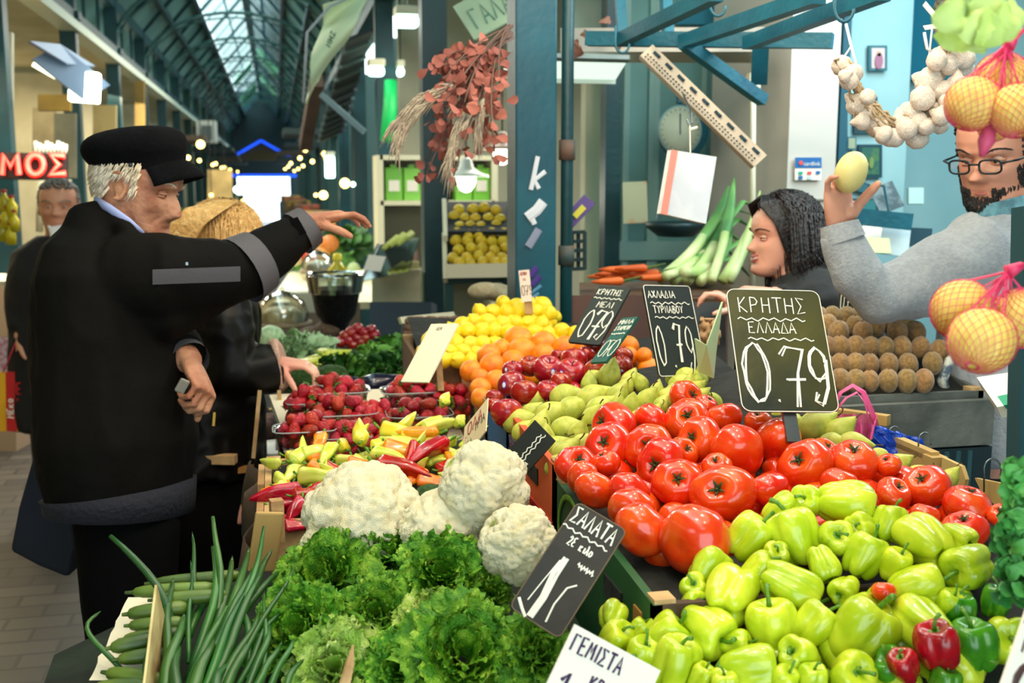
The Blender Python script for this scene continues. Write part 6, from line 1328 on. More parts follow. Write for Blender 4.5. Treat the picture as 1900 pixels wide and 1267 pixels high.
for s in (-1, 1):
    pts = [(s*(.145+.098*math.copysign(abs(math.cos(a))**.6, math.cos(a))), .435-.03*abs(math.cos(a))*0, -.02+.062*math.copysign(abs(math.sin(a))**.6, math.sin(a))) for a in [2*math.pi*i/24 for i in range(25)]]
    gls.tube([T(x, y-.25*x*x, z) for x, y, z in pts], .010*.25, 6, False); gls.tube([T(s*.24, .42, .01), T(s*.345, .33, .015), T(s*.355, -.02, .0)], [.010*.25, .011*.25, .008*.25], 6)
gls.tube([T(-.05, .435, -.0), T(0, .455, .008), T(.05, .435, -.0)], .010*.25, 6); ge = part('glasses', gls, GLF, vn, True)
for s in (-1, 1): part('lens', MB().add([T(s*.145+.09*math.cos(a), .43-.25*(s*.145+.09*math.cos(a))**2, -.02+.055*math.sin(a)) for a in [2*math.pi*i/16 for i in range(16)]], [tuple(range(16))]), glassy('lens_glass', (.95, .98, 1), .05, .03), ge)
SWT = M('grey_marl', (.64, .66, .68), (.60, .62, .65), 90, .9, .35, 160, sheen=.2)
tv = MB().tube([at(1880, 845, D4), at(1872, 800, D4), at(1868, 740, D4-.01), at(1876, 640, D4), at(1882, 540, D4), at(1880, 470, D4), at(1870, 425, D4), at(1866, 398, D4)], [(.155, .14), (.170, .16), (.162, .17), (.155, .15), (.160, .14), (.155, .12), (.10, .09), (.072, .075)], 26, upv=fw)
sv = limb([at(1830, 470, D4-.02), at(1770, 500, D4-.04), at(1700, 528, 2.38), at(1625, 548, 2.35), at(1590, 510, 2.34), at(1568, 455, 2.34), at(1560, 430, 2.34)], [.098, .088, .074, .060, .052, .046, .042], 20)
fuse('sweatshirt', [tv, sv], .007, SWT, vn, 3, (.0055, 8, (1, 1, .7)))
part('cuff', MB().tube([at(1566, 447, 2.34), at(1560, 428, 2.34), at(1557, 415, 2.34)], [.047, .044, .041], 20, False), SWT, vn, True)
part('crew_collar', MB().tube([at(1868+62*math.cos(a), 412+22*math.sin(a)+8*math.cos(a), D4-.07*math.sin(a)) for a in [2*math.pi*i/24 for i in range(25)]], .011, 8, False), SWT, vn, True)
part('shirt_neck', MB().tube([at(1868, 400, D4), at(1864, 380, D4), at(1862, 372, D4)], [(.078, .078), (.07, .07), (.066, .066)], 20, False), M('check_collar', (.42, .62, .68), (.30, .46, .52), 40, .9), vn, True)
part('shirt_hem', MB().tube([at(1756, 735, D4-.10), at(1748, 705, D4-.11), at(1762, 668, D4-.12), at(1772, 655, D4-.12)], [.012, .012, .010, .006], 8), M('check_shirt', (.86, .86, .80), (.35, .42, .50), 60, .9), vn, True)
part('trousers', MB().tube([at(1882, 850, D4), Vector((vc.x+.06, vc.y, .5)), Vector((vc.x+.06, vc.y, .06))], [(.16, .15), (.14, .14), (.12, .14)], 18, upv=fw), M('dark_trousers', (.05, .12, .15), rough=.9), vn, True)
b = MB(); b.sphere((0, 0, 0), (.030, .030, .040), 24, 18); b.v = [(x*(1+.1*nz((x, y, z), 30)), y*(1+.08*nz((x, y, z), 25, 3)), z) for x, y, z in b.v]
hf = single('held_fruit', b.mesh('held_fruit', M('pale_fruit', (.90, .86, .58), (.84, .78, .48), 6, .5), True), wv+Vector((0, 0, .118))-fw*.045+rt*.008, (1.12, 1.12, 1.12), rot_dir(.3, 1, .2), 'pale yellow fruit held up in the raised hand of the vendor', 'fruit')
# ---------- pillar, canopy steel and the things hanging over the stall ----------
np_ = thing('steel_pillar', 'large teal-green steel pillar with spray-painted marks, behind the lemons', 'pillar', aty(993, 540, 3.25)*1)
np_.location.z = 0; px0 = aty(957, 300, 3.2).x; px1 = aty(1033, 300, 3.2).x
part('post', MB().bb(px0, px1, 3.2, 3.33, 0, 3.45), M('pillar_paint', (.02, .33, .40), (.02, .28, .35), 3, .42, .12, 40), np_, bevel=.006)
def mark(pts, w, mat, nm='paint_mark'):
    b = MB(); P = [aty(x, y, 3.196) for x, y in pts]; b.tube(P, w, 6, True, .25, upv=(0, 1, 0)); part(nm, b, mat, np_)
WS = M('white_spray', (.86, .88, .92), rough=.8); PS = M('purple_spray', (.30, .20, .55), rough=.8); LSP = M('grey_spray', (.55, .58, .68), rough=.8)
mark([(998, 290), (990, 330), (985, 352)], .007, WS); mark([(1012, 318), (992, 334), (1000, 350)], .007, WS)
mark([(1008, 374), (996, 390), (978, 404)], .016, WS); mark([(986, 404), (992, 416)], .008, WS)
mark([(1000, 425), (990, 442), (980, 458)], .012, LSP); mark([(996, 496), (984, 512)], .010, PS); mark([(1002, 512), (986, 530)], .009, PS); mark([(1004, 530), (984, 545)], .005, M('blue_spray', (.35, .60, .75), rough=.8)); mark([(1000, 544), (982, 556)], .005, MATS['blue_spray'])
dp = thing('drain_pipe', 'dark green pipe running down beside the large steel pillar', 'pipe', (aty(1052, 300, 3.22).x, 3.22, 0))
xx = aty(1052, 300, 3.22).x
part('pipe_run', MB().tube([(xx, 3.22, 0), (xx, 3.22, 3.4)], .019, 14), GREEN, dp, True)
for z in (1.62, 1.30, 2.6): part('joint', MB().tube([(xx, 3.22, z), (xx, 3.22, z+.06)], .025, 14), M('joint_rust', (.22, .30, .30), (.40, .30, .25), 12, .7), dp, True)
solo('thin_pipe', MB().tube([(xx-.04, 3.24, 0), (xx-.04, 3.24, 3.4)], .006, 8), M('copper', (.75, .48, .30), rough=.35, metal=.7), 'thin copper-coloured pipe between the steel pillar and the drain pipe', 'pipe', smooth=True)

fr_ = thing('canopy_frame', 'teal steel canopy frame of angled bars above the stall', 'frame', at(1275, 80, 3.1))
for a, c, w in (((1090, 72, 3.3), (1545, 76, 3.0), .042), ((1152, 74, 3.25), (1330, -12, 2.6), .036), ((1268, 78, 3.15), (1520, -8, 2.5), .038), ((1388, 80, 3.05), (1640, -14, 2.4), .036), ((1150, -10, 3.3), (1156, 78, 3.25), .03), ((1235, -10, 3.2), (1240, 75, 3.2), .03)):
    part('bar', MB().bar(at(*a), at(*c), w, w), TEAL, fr_)
part('brace', MB().bar(at(1270, 80, 3.12), at(1416, 186, 3.3), .034, .034), TEAL, fr_)
part('bracket', MB().bar(at(1412, 72, 3.3), at(1408, 150, 3.4), .05, .05), TEAL, fr_)
for x, y, d in ((1155, 80, 3.1), (1332, 10, 2.8), (1566, 15, 2.2)):
    r = .020; c = at(x, y, d)
    solo('hanging_hook', MB().tube([c+up*.05-rt*r]+[c+rt*(r*math.cos(a))+up*(r*1.4*math.sin(a)) for a in [math.radians(v) for v in range(180, 372, 16)]], .0035, 6), TEAL, {1155: 'teal hook at the left joint of the canopy frame', 1332: 'teal hook under the middle canopy bars', 1566: 'teal hook holding the garlic garland'}[x], 'hook', 'canopy hooks', True)
# perforated cream angle strip
a, c = at(1200, 92, 3.0), at(1412, 298, 2.9); d_ = (c-a).normalized(); s_ = d_.cross(fw).normalized(); ps = thing('perforated_strip', 'cream perforated metal strip slanting down in front of the wall scale', 'strip', a)
n_ = -fw
part('strip', MB().slab(a+s_*-.026, c+s_*-.026, a+s_*.022, -.003), M('cream_metal', (.80, .74, .66), (.72, .66, .58), 5, .5), ps)
part('folded_edge', MB().slab(a+s_*-.026, c+s_*-.026, a+s_*-.026+fw*.03, .003), MATS['cream_metal'], ps)
SL = M('slot_dark', (.12, .22, .26), rough=.8); L_ = (c-a).length; b = MB(); b2 = MB()
for k in range(9): p = a+d_*L_*(.07+k*.108)+s_*.008+n_*.006; b.tube([p-d_*.012, p+d_*.012], .0045, 8, True, .3, upv=n_)
for k in range(38): p = a+d_*L_*(.03+k*.0252)-s_*.009+n_*.006; b2.box(p, (.004, .003, .004)); b2.box(p-s_*.009, (.004, .003, .004))
part('slots', b, SL, ps, True); part('small_holes', b2, SL, ps)
# fluorescent box and ledge with dead leaves
fb = thing('ceiling_light_box', 'glowing fluorescent light box under the ledge right of the steel pillar', 'light', at(1050, 125, 3.9))
part('diffuser', MB().add([at(935, 104, 3.7), at(1166, 110, 3.7), at(1142, 148, 4.3), at(935, 144, 4.3)], [(0, 1, 2, 3)]), M('light_diffuser', (.95, .97, .9), emit=(.86, .95, .88), es=1.05), fb)
part('housing', MB().slab(at(935, 96, 3.7), at(1168, 102, 3.7), at(935, 104, 3.7), .05), M('grey_metal', (.55, .62, .62), rough=.5), fb)
part('rim', MB().bar(at(935, 146, 4.3), at(1142, 149, 4.3), .02, .03), M('white_metal', (.92, .95, .92), rough=.4), fb)
ld = thing('wall_ledge', 'pale stone ledge above the light box with dead leaves lying on it', 'ledge', at(1060, 85, 3.75))
part('slab', MB().slab(at(1040, 52, 3.75), at(1420, 50, 3.6), at(1040, 96, 3.75), .15), M('pale_stone', (.78, .74, .68), (.68, .66, .62), 4, .8), ld)
LFB = M('dry_leaf', (.60, .42, .32), (.48, .30, .24), 6, .7)
for i, (x, y, s, a) in enumerate(((1062, 70, .07, -1.2), (1080, 60, .05, -.3), (1098, 75, .05, 2.4), (1128, 70, .06, -.6), (1075, 90, .04, 2), (1110, 42, .05, .3), (1140, 88, .04, 1.2))):
    b = MB(); leaf(b, at(x, y, 3.55), rt*math.cos(a)+up*math.sin(a), -fw, s, s*.28, 1.0, .006, i, 8, 8); solo('dead_leaf', b, LFB, f'curled brown dead leaf on the ledge, {"leftmost" if i == 0 else ordw(i)+" one"} right of the pillar', 'leaf', 'dead leaves', True)
solo('grey_wall_patch', MB().slab(at(1048, -20, 4.6), at(1400, -20, 4.6), at(1048, 52, 4.6), .05), M('grey_plaster', (.60, .66, .62), (.54, .60, .57), 3, .8), 'grey plaster wall strip above the ledge', 'wall', kind='structure')
solo('teal_board', MB().slab(at(1290, -20, 4.5), at(1372, -20, 4.5), at(1252, 45, 4.5), .02), M('teal_board', (.08, .45, .56), rough=.7), 'dark teal board high on the wall behind the canopy bars', 'board')

# wall scale with a round dial and a pan
sc_ = at(1261, 242, 4.35); ws = thing('hanging_scale', 'round dial scale with a pan hanging on the turquoise wall', 'scale', sc_)
RS = Matrix((rt, up, -fw)).transposed()
def disc3(c, r, z0, z1, mat, nm, sx=1): part(nm, MB().lathe([(0, z0), (r, z0), (r, z1), (0, z1)], c, 40, RS@Matrix.Diagonal((sx, 1, 1))), mat, ws, True)
disc3(sc_+rt*.02, .108, -.08, 0, M('scale_body', (.12, .36, .42), rough=.4), 'case', .9); disc3(sc_, .100, .0, .012, M('scale_rim', (.55, .68, .68), rough=.3), 'rim', .88); disc3(sc_, .092, .012, .014, M('dial_cream', (.78, .80, .70), (.70, .74, .66), 5, .5), 'dial', .88)
b = MB()
for k in range(24): a = k*math.pi/12; b.bar(sc_+RS@Vector((.070*math.cos(a), .078*math.sin(a), .0155)), sc_+RS@Vector((.078*math.cos(a), .087*math.sin(a), .0155)), .002, .001, -fw)
part('tick_marks', b, SL, ws); part('pointer', MB().bar(sc_+RS@Vector((0, -.02, .018)), sc_+RS@Vector((0, .065, .018)), .004, .002, -fw), SL, ws); part('hanger', MB().bar(sc_+up*.11, sc_+up*.20, .02, .02), TEAL, ws)
part('pan', MB().lathe([(.0, -.06), (.07, -.055), (.115, -.02), (.12, 0), (.116, 0), (.0, -.05)], at(1254, 412, 4.2), 32), M('dark_pan', (.16, .26, .28), rough=.4, metal=.3), ws, True)
for s in (-1, 1): part('pan_chain', MB().tube([at(1254+s*36, 408, 4.2), sc_-up*.11+rt*s*.02], .003, 5), METAL, ws)

# paper bags hung on a hook in front of the scale
pb = thing('paper_bag_stack', 'stack of white paper bags with pink edge hanging from a hook before the scale', 'bags', at(1280, 280, 2.75))
b = MB(); Aq, Bq, Cq, Dq = at(1248, 278, 2.72), at(1330, 291, 2.80), at(1228, 396, 2.72), at(1310, 415, 2.80); n2 = (Bq-Aq).cross(Cq-Aq).normalized()*.02
b.add([Aq, Bq, Dq, Cq, Aq+n2, Bq+n2, Dq+n2, Cq+n2], [(0, 1, 2, 3), (7, 6, 5, 4), (0, 4, 5, 1), (1, 5, 6, 2), (2, 6, 7, 3), (3, 7, 4, 0)]); part('bags', b, M('white_paper_bag', (.93, .93, .93), (.88, .88, .90), 14, .8), pb)
part('pink_fold', MB().slab(at(1246, 277, 2.715), at(1258, 280, 2.715), at(1226, 396, 2.715), .002), M('pink_print', (.90, .55, .50), rough=.8), pb)
part('string', MB().tube([at(1281, 284, 2.74), at(1280, 232, 2.74)], .0018, 5), WHITEP, pb); part('hook', MB().tube([at(1268, 175, 2.9), at(1281, 205, 2.8), at(1284, 228, 2.75), at(1279, 234, 2.75), at(1275, 222, 2.75)], .003, 6), METAL, pb, True); part('string_knot', MB().tube([at(1280, 240, 2.74), at(1294, 236, 2.74)], .004, 6), WHITEP, pb)

# leeks, carrots, wooden shelf behind the boards
sh_ = thing('back_counter', 'long wooden counter behind the boards carrying leeks and carrots', 'counter', at(1200, 540, 3.6))
part('counter_top', MB().slab(at(1075, 524, 3.75), at(1345, 520, 3.6), at(1075, 556, 3.4), .03), WOOD2, sh_)
part('counter_front', MB().slab(at(1040, 548, 3.38), at(1350, 548, 3.3), at(1040, 700, 3.38), .03), M('brown_panel', (.42, .30, .27), (.36, .26, .24), 3, .8), sh_)
for i, (x0, y0, x1, y1, w, bd) in enumerate(((1225, 518, 1352, 345, 22, -1), (1250, 520, 1340, 400, 20, -.6), (1275, 520, 1356, 370, 22, -.7), (1300, 522, 1358, 420, 20, -.3), (1235, 512, 1330, 430, 18, -.5), (1320, 520, 1362, 330, 18, -.3), (1268, 505, 1350, 460, 20, -.4))):
    lk = thing('leek', f'tall leek leaning against the wall, {"leftmost at its foot" if i == 0 else ordw(i)+" of the bundle"}', 'leek', at(x0, y0, 3.5), 'leeks on the back counter')
    a, c = at(x0, y0, 3.5-.02*i), at(x1, y1, 3.85-.02*i); m = a.lerp(c, .5)+rt*.05*-bd+Vector((0, 0, -.05)); P = bez(a, m, c, 10); w_s = w*3.5/F/2
    part('white_shaft', MB().tube(P[:6], [w_s, w_s, w_s*1.0, w_s*.98, w_s, w_s], 12), M('leek_white', (.84, .88, .66), (.70, .80, .50), 6, .4), lk, True)
    part('green_leaves', MB().tube(P[4:], [(w_s*.9, w_s*.9), (w_s*1.1, w_s*.8), (w_s*1.2, w_s*.6), (w_s*1.1, w_s*.4), (w_s*.9, w_s*.3), (w_s*.6, w_s*.2), (w_s*.2, w_s*.1)][:len(P[4:])], 10).tube([P[6], P[8]+rt*.04, P[10]+rt*.08-Vector((0, 0, .1))], [(w_s*.7, .006), (w_s*.8, .005), (.004, .002)], 8), M('leek_green', (.30, .52, .30), (.42, .64, .34), 8, .5), lk, True)
for i in range(2):
    lk = thing('leek', ('pale leek leaning on the cream pipe wall beside the dark-haired woman', 'thin pale leek crossing behind the woman')[i], 'leek', at(1345+i*14, 520, 3.4), 'leeks on the back counter'); P = bez(at(1340+i*12, 522, 3.4), at(1390, 450, 3.45), at(1404+i*6, 375-i*20, 3.6), 8)
    part('white_shaft', MB().tube(P, [.017]*5+[.013, .010, .007, .003], 10), MATS['leek_white'], lk, True)
CAR = M('carrot_skin', (.90, .42, .14), (.82, .34, .10), 8, .5)
for i, (x, y, a) in enumerate(((1120, 512, 10), (1135, 508, 5), (1150, 514, 12), (1165, 506, 2), (1180, 512, 8), (1195, 508, 15), (1142, 500, 0), (1172, 498, 6), (1205, 515, 4), (1128, 522, 6))):
    c = at(x, y, 3.55-.01*i); an = math.radians(a); dr = (rt*math.cos(an)+up*math.sin(an)*.3); cr = thing('carrot', f'orange carrot on the back counter, {ordw(i)} of the bunch behind the leaning boards', 'carrot', c, 'carrots'); part('root', MB().tube([c-dr*.055, c-dr*.02, c+dr*.04, c+dr*.05], [.003, .010, .014, .008], 10), CAR, cr, True); part('leaf_stalk', MB().tube([c+dr*.05, c+dr*.11+Vector((0, 0, .012))], [.006, .003], 6), STEMG, cr)

# dried flower bunch tied to the pillar
df = thing('dried_flower_bunch', 'drooping bunch of dried reddish leaves and pampas plumes tied to the pillar', 'dried flowers', at(945, 60, 2.9))
rn = random.Random(21); tw = MB(); lv = MB(); lo = at(850, 190, 2.85)
for k in range(22):
    e = at(rn.uniform(770, 935), rn.uniform(110, 330), rn.uniform(2.7, 3.0)); m = at(rn.uniform(860, 915), rn.uniform(70, 120), 2.85); P = bez(at(948+rn.uniform(-4, 6), 58+rn.uniform(-14, 14), 2.95), m, e, 9); tw.tube(P, .0022, 5)
    for q in P[4:]:
        for h in range(3):
            dd_ = Vector((rn.uniform(-1, 1), rn.uniform(-1, 1), rn.uniform(-1.2, .4))); s = rn.uniform(.022, .038); leaf(lv, q+dd_*.008, dd_, (rn.uniform(-1, 1), -1, .3), s, s*.42, .4, .003, k*9+h, 4, 4, .2, 2)
DRY = M('dried_red_leaf', (.52, .28, .24), (.66, .38, .32), 8, .75, rnd=0); part('twigs', tw, M('dry_twig', (.42, .32, .28), rough=.8), df, True); o = part('leaves', lv, DRY, df, True); o['kind'] = 'stuff'
PLM = M('plume', (.66, .58, .50), (.76, .70, .60), 20, .95, .6, 100, sheen=.5)
for k, (P0, P1, P2) in enumerate((((880, 150), (740, 170), (735, 275)), ((860, 160), (765, 190), (745, 260)), ((885, 170), (835, 230), (835, 325)), ((900, 170), (890, 210), (888, 250)), ((850, 165), (775, 165), (725, 240)), ((890, 190), (850, 250), (830, 300)))):
    b = MB(); P = bez(at(*P0, 2.8), at(*P1, 2.8), at(*P2, 2.8), 12); w = (.016, .013, .012, .011, .010, .009)[k]
    for h in range(90):
        t = rn.uniform(.15, 1); q = P[0].lerp(P[0], 0); i = min(11, int(t*12)); q = P[i].lerp(P[i+1], t*12-i) if i < 12 else P[12]; dv = (P[min(i+1, 12)]-P[i]).normalized(); o_ = Vector((rn.uniform(-1, 1), rn.uniform(-1, 1), rn.uniform(-1, 1)))
        b.tube([q, q+dv*.025+o_*w*.8, q+dv*.05+o_*w*1.1-Vector((0, 0, .012))], [.0014, .0018, .0003], 4)
    part('pampas_plume', b, PLM, df, True)

# garlic garland
gb = thing('garlic_garland', 'garland of white garlic bulbs hanging in a curve from canopy hooks', 'garlic', at(1650, 200, 2.0))
GAR = M('garlic_skin', (.93, .88, .82), (.84, .76, .70), 8, .55, .3, 40); b = MB()
def pfg(a):
    r = math.sin(a)**.8; z = -math.cos(a)*.82
    if a > 2.5: z += (a-2.5)*.9; r *= .8
    return (r, z)
b.lathe(sph_prof(16, pfg), n=28, mod=lambda t, q: 1+.10*abs(math.cos(4*t))-.05); GBM = b.mesh('garlic_bulb', GAR, True)
rn = random.Random(6); path = [(1568, 125), (1585, 165), (1600, 190), (1625, 215), (1650, 235), (1680, 235), (1705, 212), (1725, 180), (1745, 140), (1760, 105), (1775, 70), (1778, 45)]
gp = [(1562,122,.9),(1582,137,.9),(1575,150,.8),(1590,192,1),(1606,213,1.05),(1629,232,1.1),(1655,255,.9),(1672,226,.95),(1690,208,1),(1682,240,.9),(1702,256,1.0),(1712,182,1.05),(1724,152,1.3),(1745,105,.9),(1738,112,.9),(1760,120,.9),(1770,100,.8),(1752,170,1.0),(1735,208,1),(1748,215,.9),(1705,225,.8),(1664,256,.8),(1720,235,.8),(1785,130,1),(1775,155,.9),(1610,180,.7),(1567,142,.6),(1765,75,.9),(1780,95,.9),(1640,250,.8),(1600,225,.8),(1692,248,.8),(1762,190,.9),(1790,110,.9),(1745,235,.7)]
for k, (x, y, s) in enumerate(gp):
    o = bpy.data.objects.new('garlic_bulb', GBM); C.objects.link(o); p = at(x, y, 2.0+rn.uniform(-.04, .03)); o.parent = gb; o.location = p-gb.location; r = .0215*s; o.scale = (r, r, r)
    o.rotation_euler = rot_dir(rn.uniform(-1, 1), rn.uniform(-.2, 1), rn.uniform(-1, .3), rn.uniform(0, 6))
b = MB()
for k in range(170):
    i = rn.randrange(11); t = rn.random(); x, y = lerp(path[i][0], path[i+1][0], t), lerp(path[i][1], path[i+1][1], t)-6; q = at(x+rn.uniform(-12, 12), y+rn.uniform(-12, 12), 2.0); dv = at(path[i+1][0], path[i+1][1], 2)-at(path[i][0], path[i][1], 2); dv.normalize()
    w = Vector((rn.uniform(-1, 1), rn.uniform(-1, 1), rn.uniform(-1, 1)))*.012; b.tube([q, q+dv*.015+w, q+dv*.035+w*.5], [.0022, .0026, .0006], 5)
part('dry_stalks', b, M('straw_stalk', (.74, .64, .50), (.60, .50, .38), 20, .8), gb, True)
part('string', MB().tube([at(1570, 45, 2.05), at(1578, 80, 2.03), at(1592, 130, 2.0)], .003, 6).tube([at(1571, 45, 2.05), at(1580, 85, 2.03), at(1562, 112, 2.0)], .002, 6), M('string_white', (.85, .86, .88), rough=.8), gb, True)
part('tie_string', MB().tube([at(1715, 60, 2.0), at(1720, 90, 2.0), at(1735, 100, 2.0)], .003, 6).tube([at(1730, 50, 2.0), at(1722, 120, 2.0)], .002, 6), MATS['string_white'], gb, True)
part('white_ribbon', MB().slab(at(1712, 10, 1.98), at(1718, 2, 1.98), at(1748, 52, 1.98), .002).slab(at(1712, 48, 1.97), at(1716, 56, 1.97), at(1752, 42, 1.97), .002), WHITEP, gb)
bh = solo('dried_herb_braid', MB().tube([at(1758+6*math.sin(i*1.9), -20+i*8, 2.03) for i in range(12)], [.022+.005*math.sin(i*2.5) for i in range(12)], 10), M('grey_straw', (.52, .52, .46), (.40, .40, .36), 30, .9, .8, 60), 'grey-brown dried braid above the garlic garland', 'braid', smooth=True)

# nets of grapefruit close to the lens
NETM = M('pink_net', (.88, .22, .42), rough=.5); GFM = M('grapefruit_skin', (.96, .86, .44), (.94, .80, .38), 3, .45, .2, 60, rnd=.05)
GF = proto('grapefruit', [sphereish('grapefruit', GFM, squash=.95, top=.06, seed=i+8, wob=.05) for i in range(3)], 'stem_scar', [MB().lathe([(.0, .87), (.06, .885), (.09, .875), (.07, .86)], n=8).mesh('stem_scar', STEMB, True)])
def net_bag(label, fruits, knot, tail, grp):
    nb = thing('net_bag', label, 'net bag', at(*knot), 'pink net bags')
    for i, (x, y, d, w, flb) in enumerate(fruits):
        r = w*d/F/2; o = place(GF, i, at(x, y, d), r, rot_dir(random.uniform(-.5, .5), -.3, .9, i)); tag(o, flb, 'grapefruit', 'grapefruits in nets')
        b = MB(); c = at(x, y, d); R_ = r*1.03; q0 = (at(*knot)-c).normalized(); q1 = q0.orthogonal().normalized(); q2 = q0.cross(q1)
        for h in range(22):
            for tw_ in (1, -1):
                pts = []
                for t in range(13):
                    el = -1.45+2.9*t/12; a = h*2*math.pi/22+tw_*el*.8; pts.append(c+(q1*math.cos(a)+q2*math.sin(a))*math.cos(el)*R_+q0*math.sin(el)*R_)
                b.tube(pts, .0003, 3, False)
        part('net', b, NETM, nb)
    b = MB(); rn = random.Random(3)
    for h in range(26):
        x, y, d, w, _ = fruits[h % len(fruits)]; a = rn.uniform(0, 6.28); b.tube([at(x, y, d)+(rt*math.cos(a)+up*math.sin(a))*w*d/F/2*.92, at(*knot)+rt*rn.uniform(-.004, .004), at(*tail)], .0009, 3, False)
    part('gathered_net', b, NETM, nb); part('knot', MB().tube([at(*knot), at(knot[0]+(tail[0]-knot[0])*.3, knot[1]+(tail[1]-knot[1])*.3, knot[2])], [.008, .004], 10), NETM, nb, True)
random.seed(4)
net_bag('pink net bag of three large grapefruits hanging low at the right edge', [(1785, 575, 1.15, 112, 'grapefruit in the lower net, upper left one'), (1822, 632, 1.10, 122, 'grapefruit in the lower net, lowest and showing its dark blossom scar'), (1895, 590, 1.15, 110, 'grapefruit in the lower net, cut by the right edge of the picture')], (1870, 505, 1.14), (1960, 460, 1.12), 1)
net_bag('pink net bag of grapefruits hanging high at the top right', [(1805, 192, 1.12, 100, 'grapefruit in the upper net, lower left one'), (1858, 148, 1.15, 100, 'topmost grapefruit in the upper net'), (1888, 205, 1.10, 100, 'grapefruit in the upper net, lower right one'), (1845, 232, 1.20, 60, 'grapefruit in the upper net, mostly hidden at the bottom')], (1870, 85, 1.12), (1915, 40, 1.12), 2)
part_b = MB(); part_b.tube([at(1840, 225, 1.12), at(1830, 262, 1.12), at(1822, 290, 1.12)], [.006, .009, .003], 8)
solo('net_tail', part_b, M('pink_net_tail', (.88, .30, .50), rough=.5, alpha=.75), 'pink end of the upper net hanging in front of the vendor', 'net', smooth=True)
# blurred pale green leaves hanging at the very top
hg = thing('hanging_greens', 'pale yellow-green celery-like leaves hanging at the top right edge', 'greens', at(1820, 30, .95)); rn = random.Random(14)
for k in range(14):
    b = MB(); x, y = rn.uniform(1768, 1880), rn.uniform(-20, 60); leaf(b, at(x, y-20, .95+rn.uniform(-.05, .05)), rt*rn.uniform(-.7, .7)-up, -fw, .035, .016, .5, .006, k, 8, 10, .2, 5); part('leaf', b, M('hanging_leaf', (.74, .84, .42), (.82, .90, .52), 5, .5), hg, True)
for k in range(5): part('stalk', MB().tube([at(1800+k*16, -30, .95), at(1795+k*15, 40, .95)], .0035, 8), M('hanging_stalk', (.62, .78, .50), rough=.5), hg, True)
# parsley at the right edge, near post
pp = thing('parsley_bunch', 'bunch of green parsley at the right edge beside the peppers', 'parsley', at(1885, 1020, 1.2)); rn = random.Random(15); b = MB(); sb = MB()
for k in range(150):
    y = rn.uniform(870, 1110); x = rn.uniform(1856+abs(y-1000)*.16, 1915); q = at(x, y, 1.2+rn.uniform(-.05, .06)); dv = Vector((rn.uniform(-1, 1), rn.uniform(-1, .2), rn.uniform(-.3, 1))).normalized()
    for h in (-.9, 0, .9): leaf(b, q, R3(0, 0, h)@dv, (rn.uniform(-.3, .3), -1, .5), .020, .009, .5, .004, k*3+int(h*2), 5, 6, .1, 4)
    if k % 6 == 0: sb.tube([at(1925, 1130, 1.22), q], [.0012, .0008], 4)
o = part('leaves', b, M('parsley_green', (.16, .48, .20), (.34, .66, .32), 6, .5), pp, True); o['kind'] = 'stuff'; part('stalks', sb, STEMG, pp)
solo('near_post', MB().bar(at(1905, 385, 1.62), at(1893, 960, 1.62), .030, .030), M('near_teal', (.04, .24, .27), rough=.6), 'dark teal post at the right edge in front of the vendor', 'post')
solo('plastic_carton', MB().slab(at(1812, 700, 1.9), at(1878, 690, 1.85), at(1850, 755, 1.75), .02), M('pale_carton', (.86, .90, .86), rough=.5), 'pale carton with green stripe held beside the vendor behind the lower net', 'carton')
solo('green_stripe', MB().slab(at(1850, 735, 1.74), at(1885, 728, 1.72), at(1862, 752, 1.72), .01), M('stripe_green', (.08, .66, .50), rough=.5), 'bright green band on the pale carton beside the vendor', 'band')

# pictures and papers on the right-hand wall
def picture(px0, py0, px1, py1, y, label, frame, mat2, fig=None, skew=0, d=None):
    a, c, e = aty(px0, py0, y), aty(px1, py0+skew, y), aty(px0, py1, y); t = thing('framed_picture', label, 'picture', e, 'small framed pictures'); n = Vector((0, -1, 0))
    part('frame', MB().slab(a, c, e, -.012 if (c-a).cross(e-a).y > 0 else .012), frame, t); u, v = c-a, e-a
    part('image', MB().slab(a+u*.14+v*.10+n*.0135, c-u*.14+v*.10+n*.0135, e+u*.14-v*.10+n*.0135, .001), mat2, t)
    if fig:
        for (fx, fy, rx, ry, mt) in fig: part('painted_shape', MB().lathe([(0, 0), (1, 0), (1, .003), (0, .003)], a+u*fx+v*fy+n*.0175, 16, Matrix((Vector((rx, 0, 0)), Vector((0, 0, ry)), Vector((0, -1, 0)))).transposed()), mt, t)
FRT = M('frame_teal', (.16, .40, .45), rough=.5); FRD = M('frame_dark', (.08, .26, .30), rough=.5); PIN = M('pic_pink', (.80, .74, .74), rough=.6); ROB = M('pic_robe', (.62, .42, .52), rough=.6); FAC = M('pic_face', (.80, .62, .52), rough=.6)
picture(1609, 85, 1643, 132, 3.84, 'small framed picture of a robed figure with a raised hand, behind the garlic garland', FRT, PIN, [(.5, .62, .016, .030, ROB), (.5, .34, .008, .010, FAC)])
picture(1548, 194, 1570, 262, 3.84, 'narrow dark framed vertical picture left of the garlic garland', FRD, PIN)
picture(1582, 180, 1625, 248, 3.84, 'dark picture half hidden by the garlic garland', FRD, M('pic_dark', (.20, .40, .45), rough=.6))
picture(1569, 254, 1586, 278, 3.84, 'tiny framed picture above the held fruit', FRT, M('pic_sand', (.62, .66, .55), rough=.6))
picture(1590, 268, 1634, 330, 3.84, 'dark green framed picture beside the raised hand', FRD, M('pic_green', (.16, .38, .34), (.28, .46, .30), 40, .6), [(.5, .55, .010, .022, M('pic_gold', (.45, .55, .32), rough=.6))])
picture(1575, 330, 1612, 352, 3.84, 'small dark photo tilted behind the raised hand', FRD, M('pic_dark', (1, 1, 1)), None, 12)
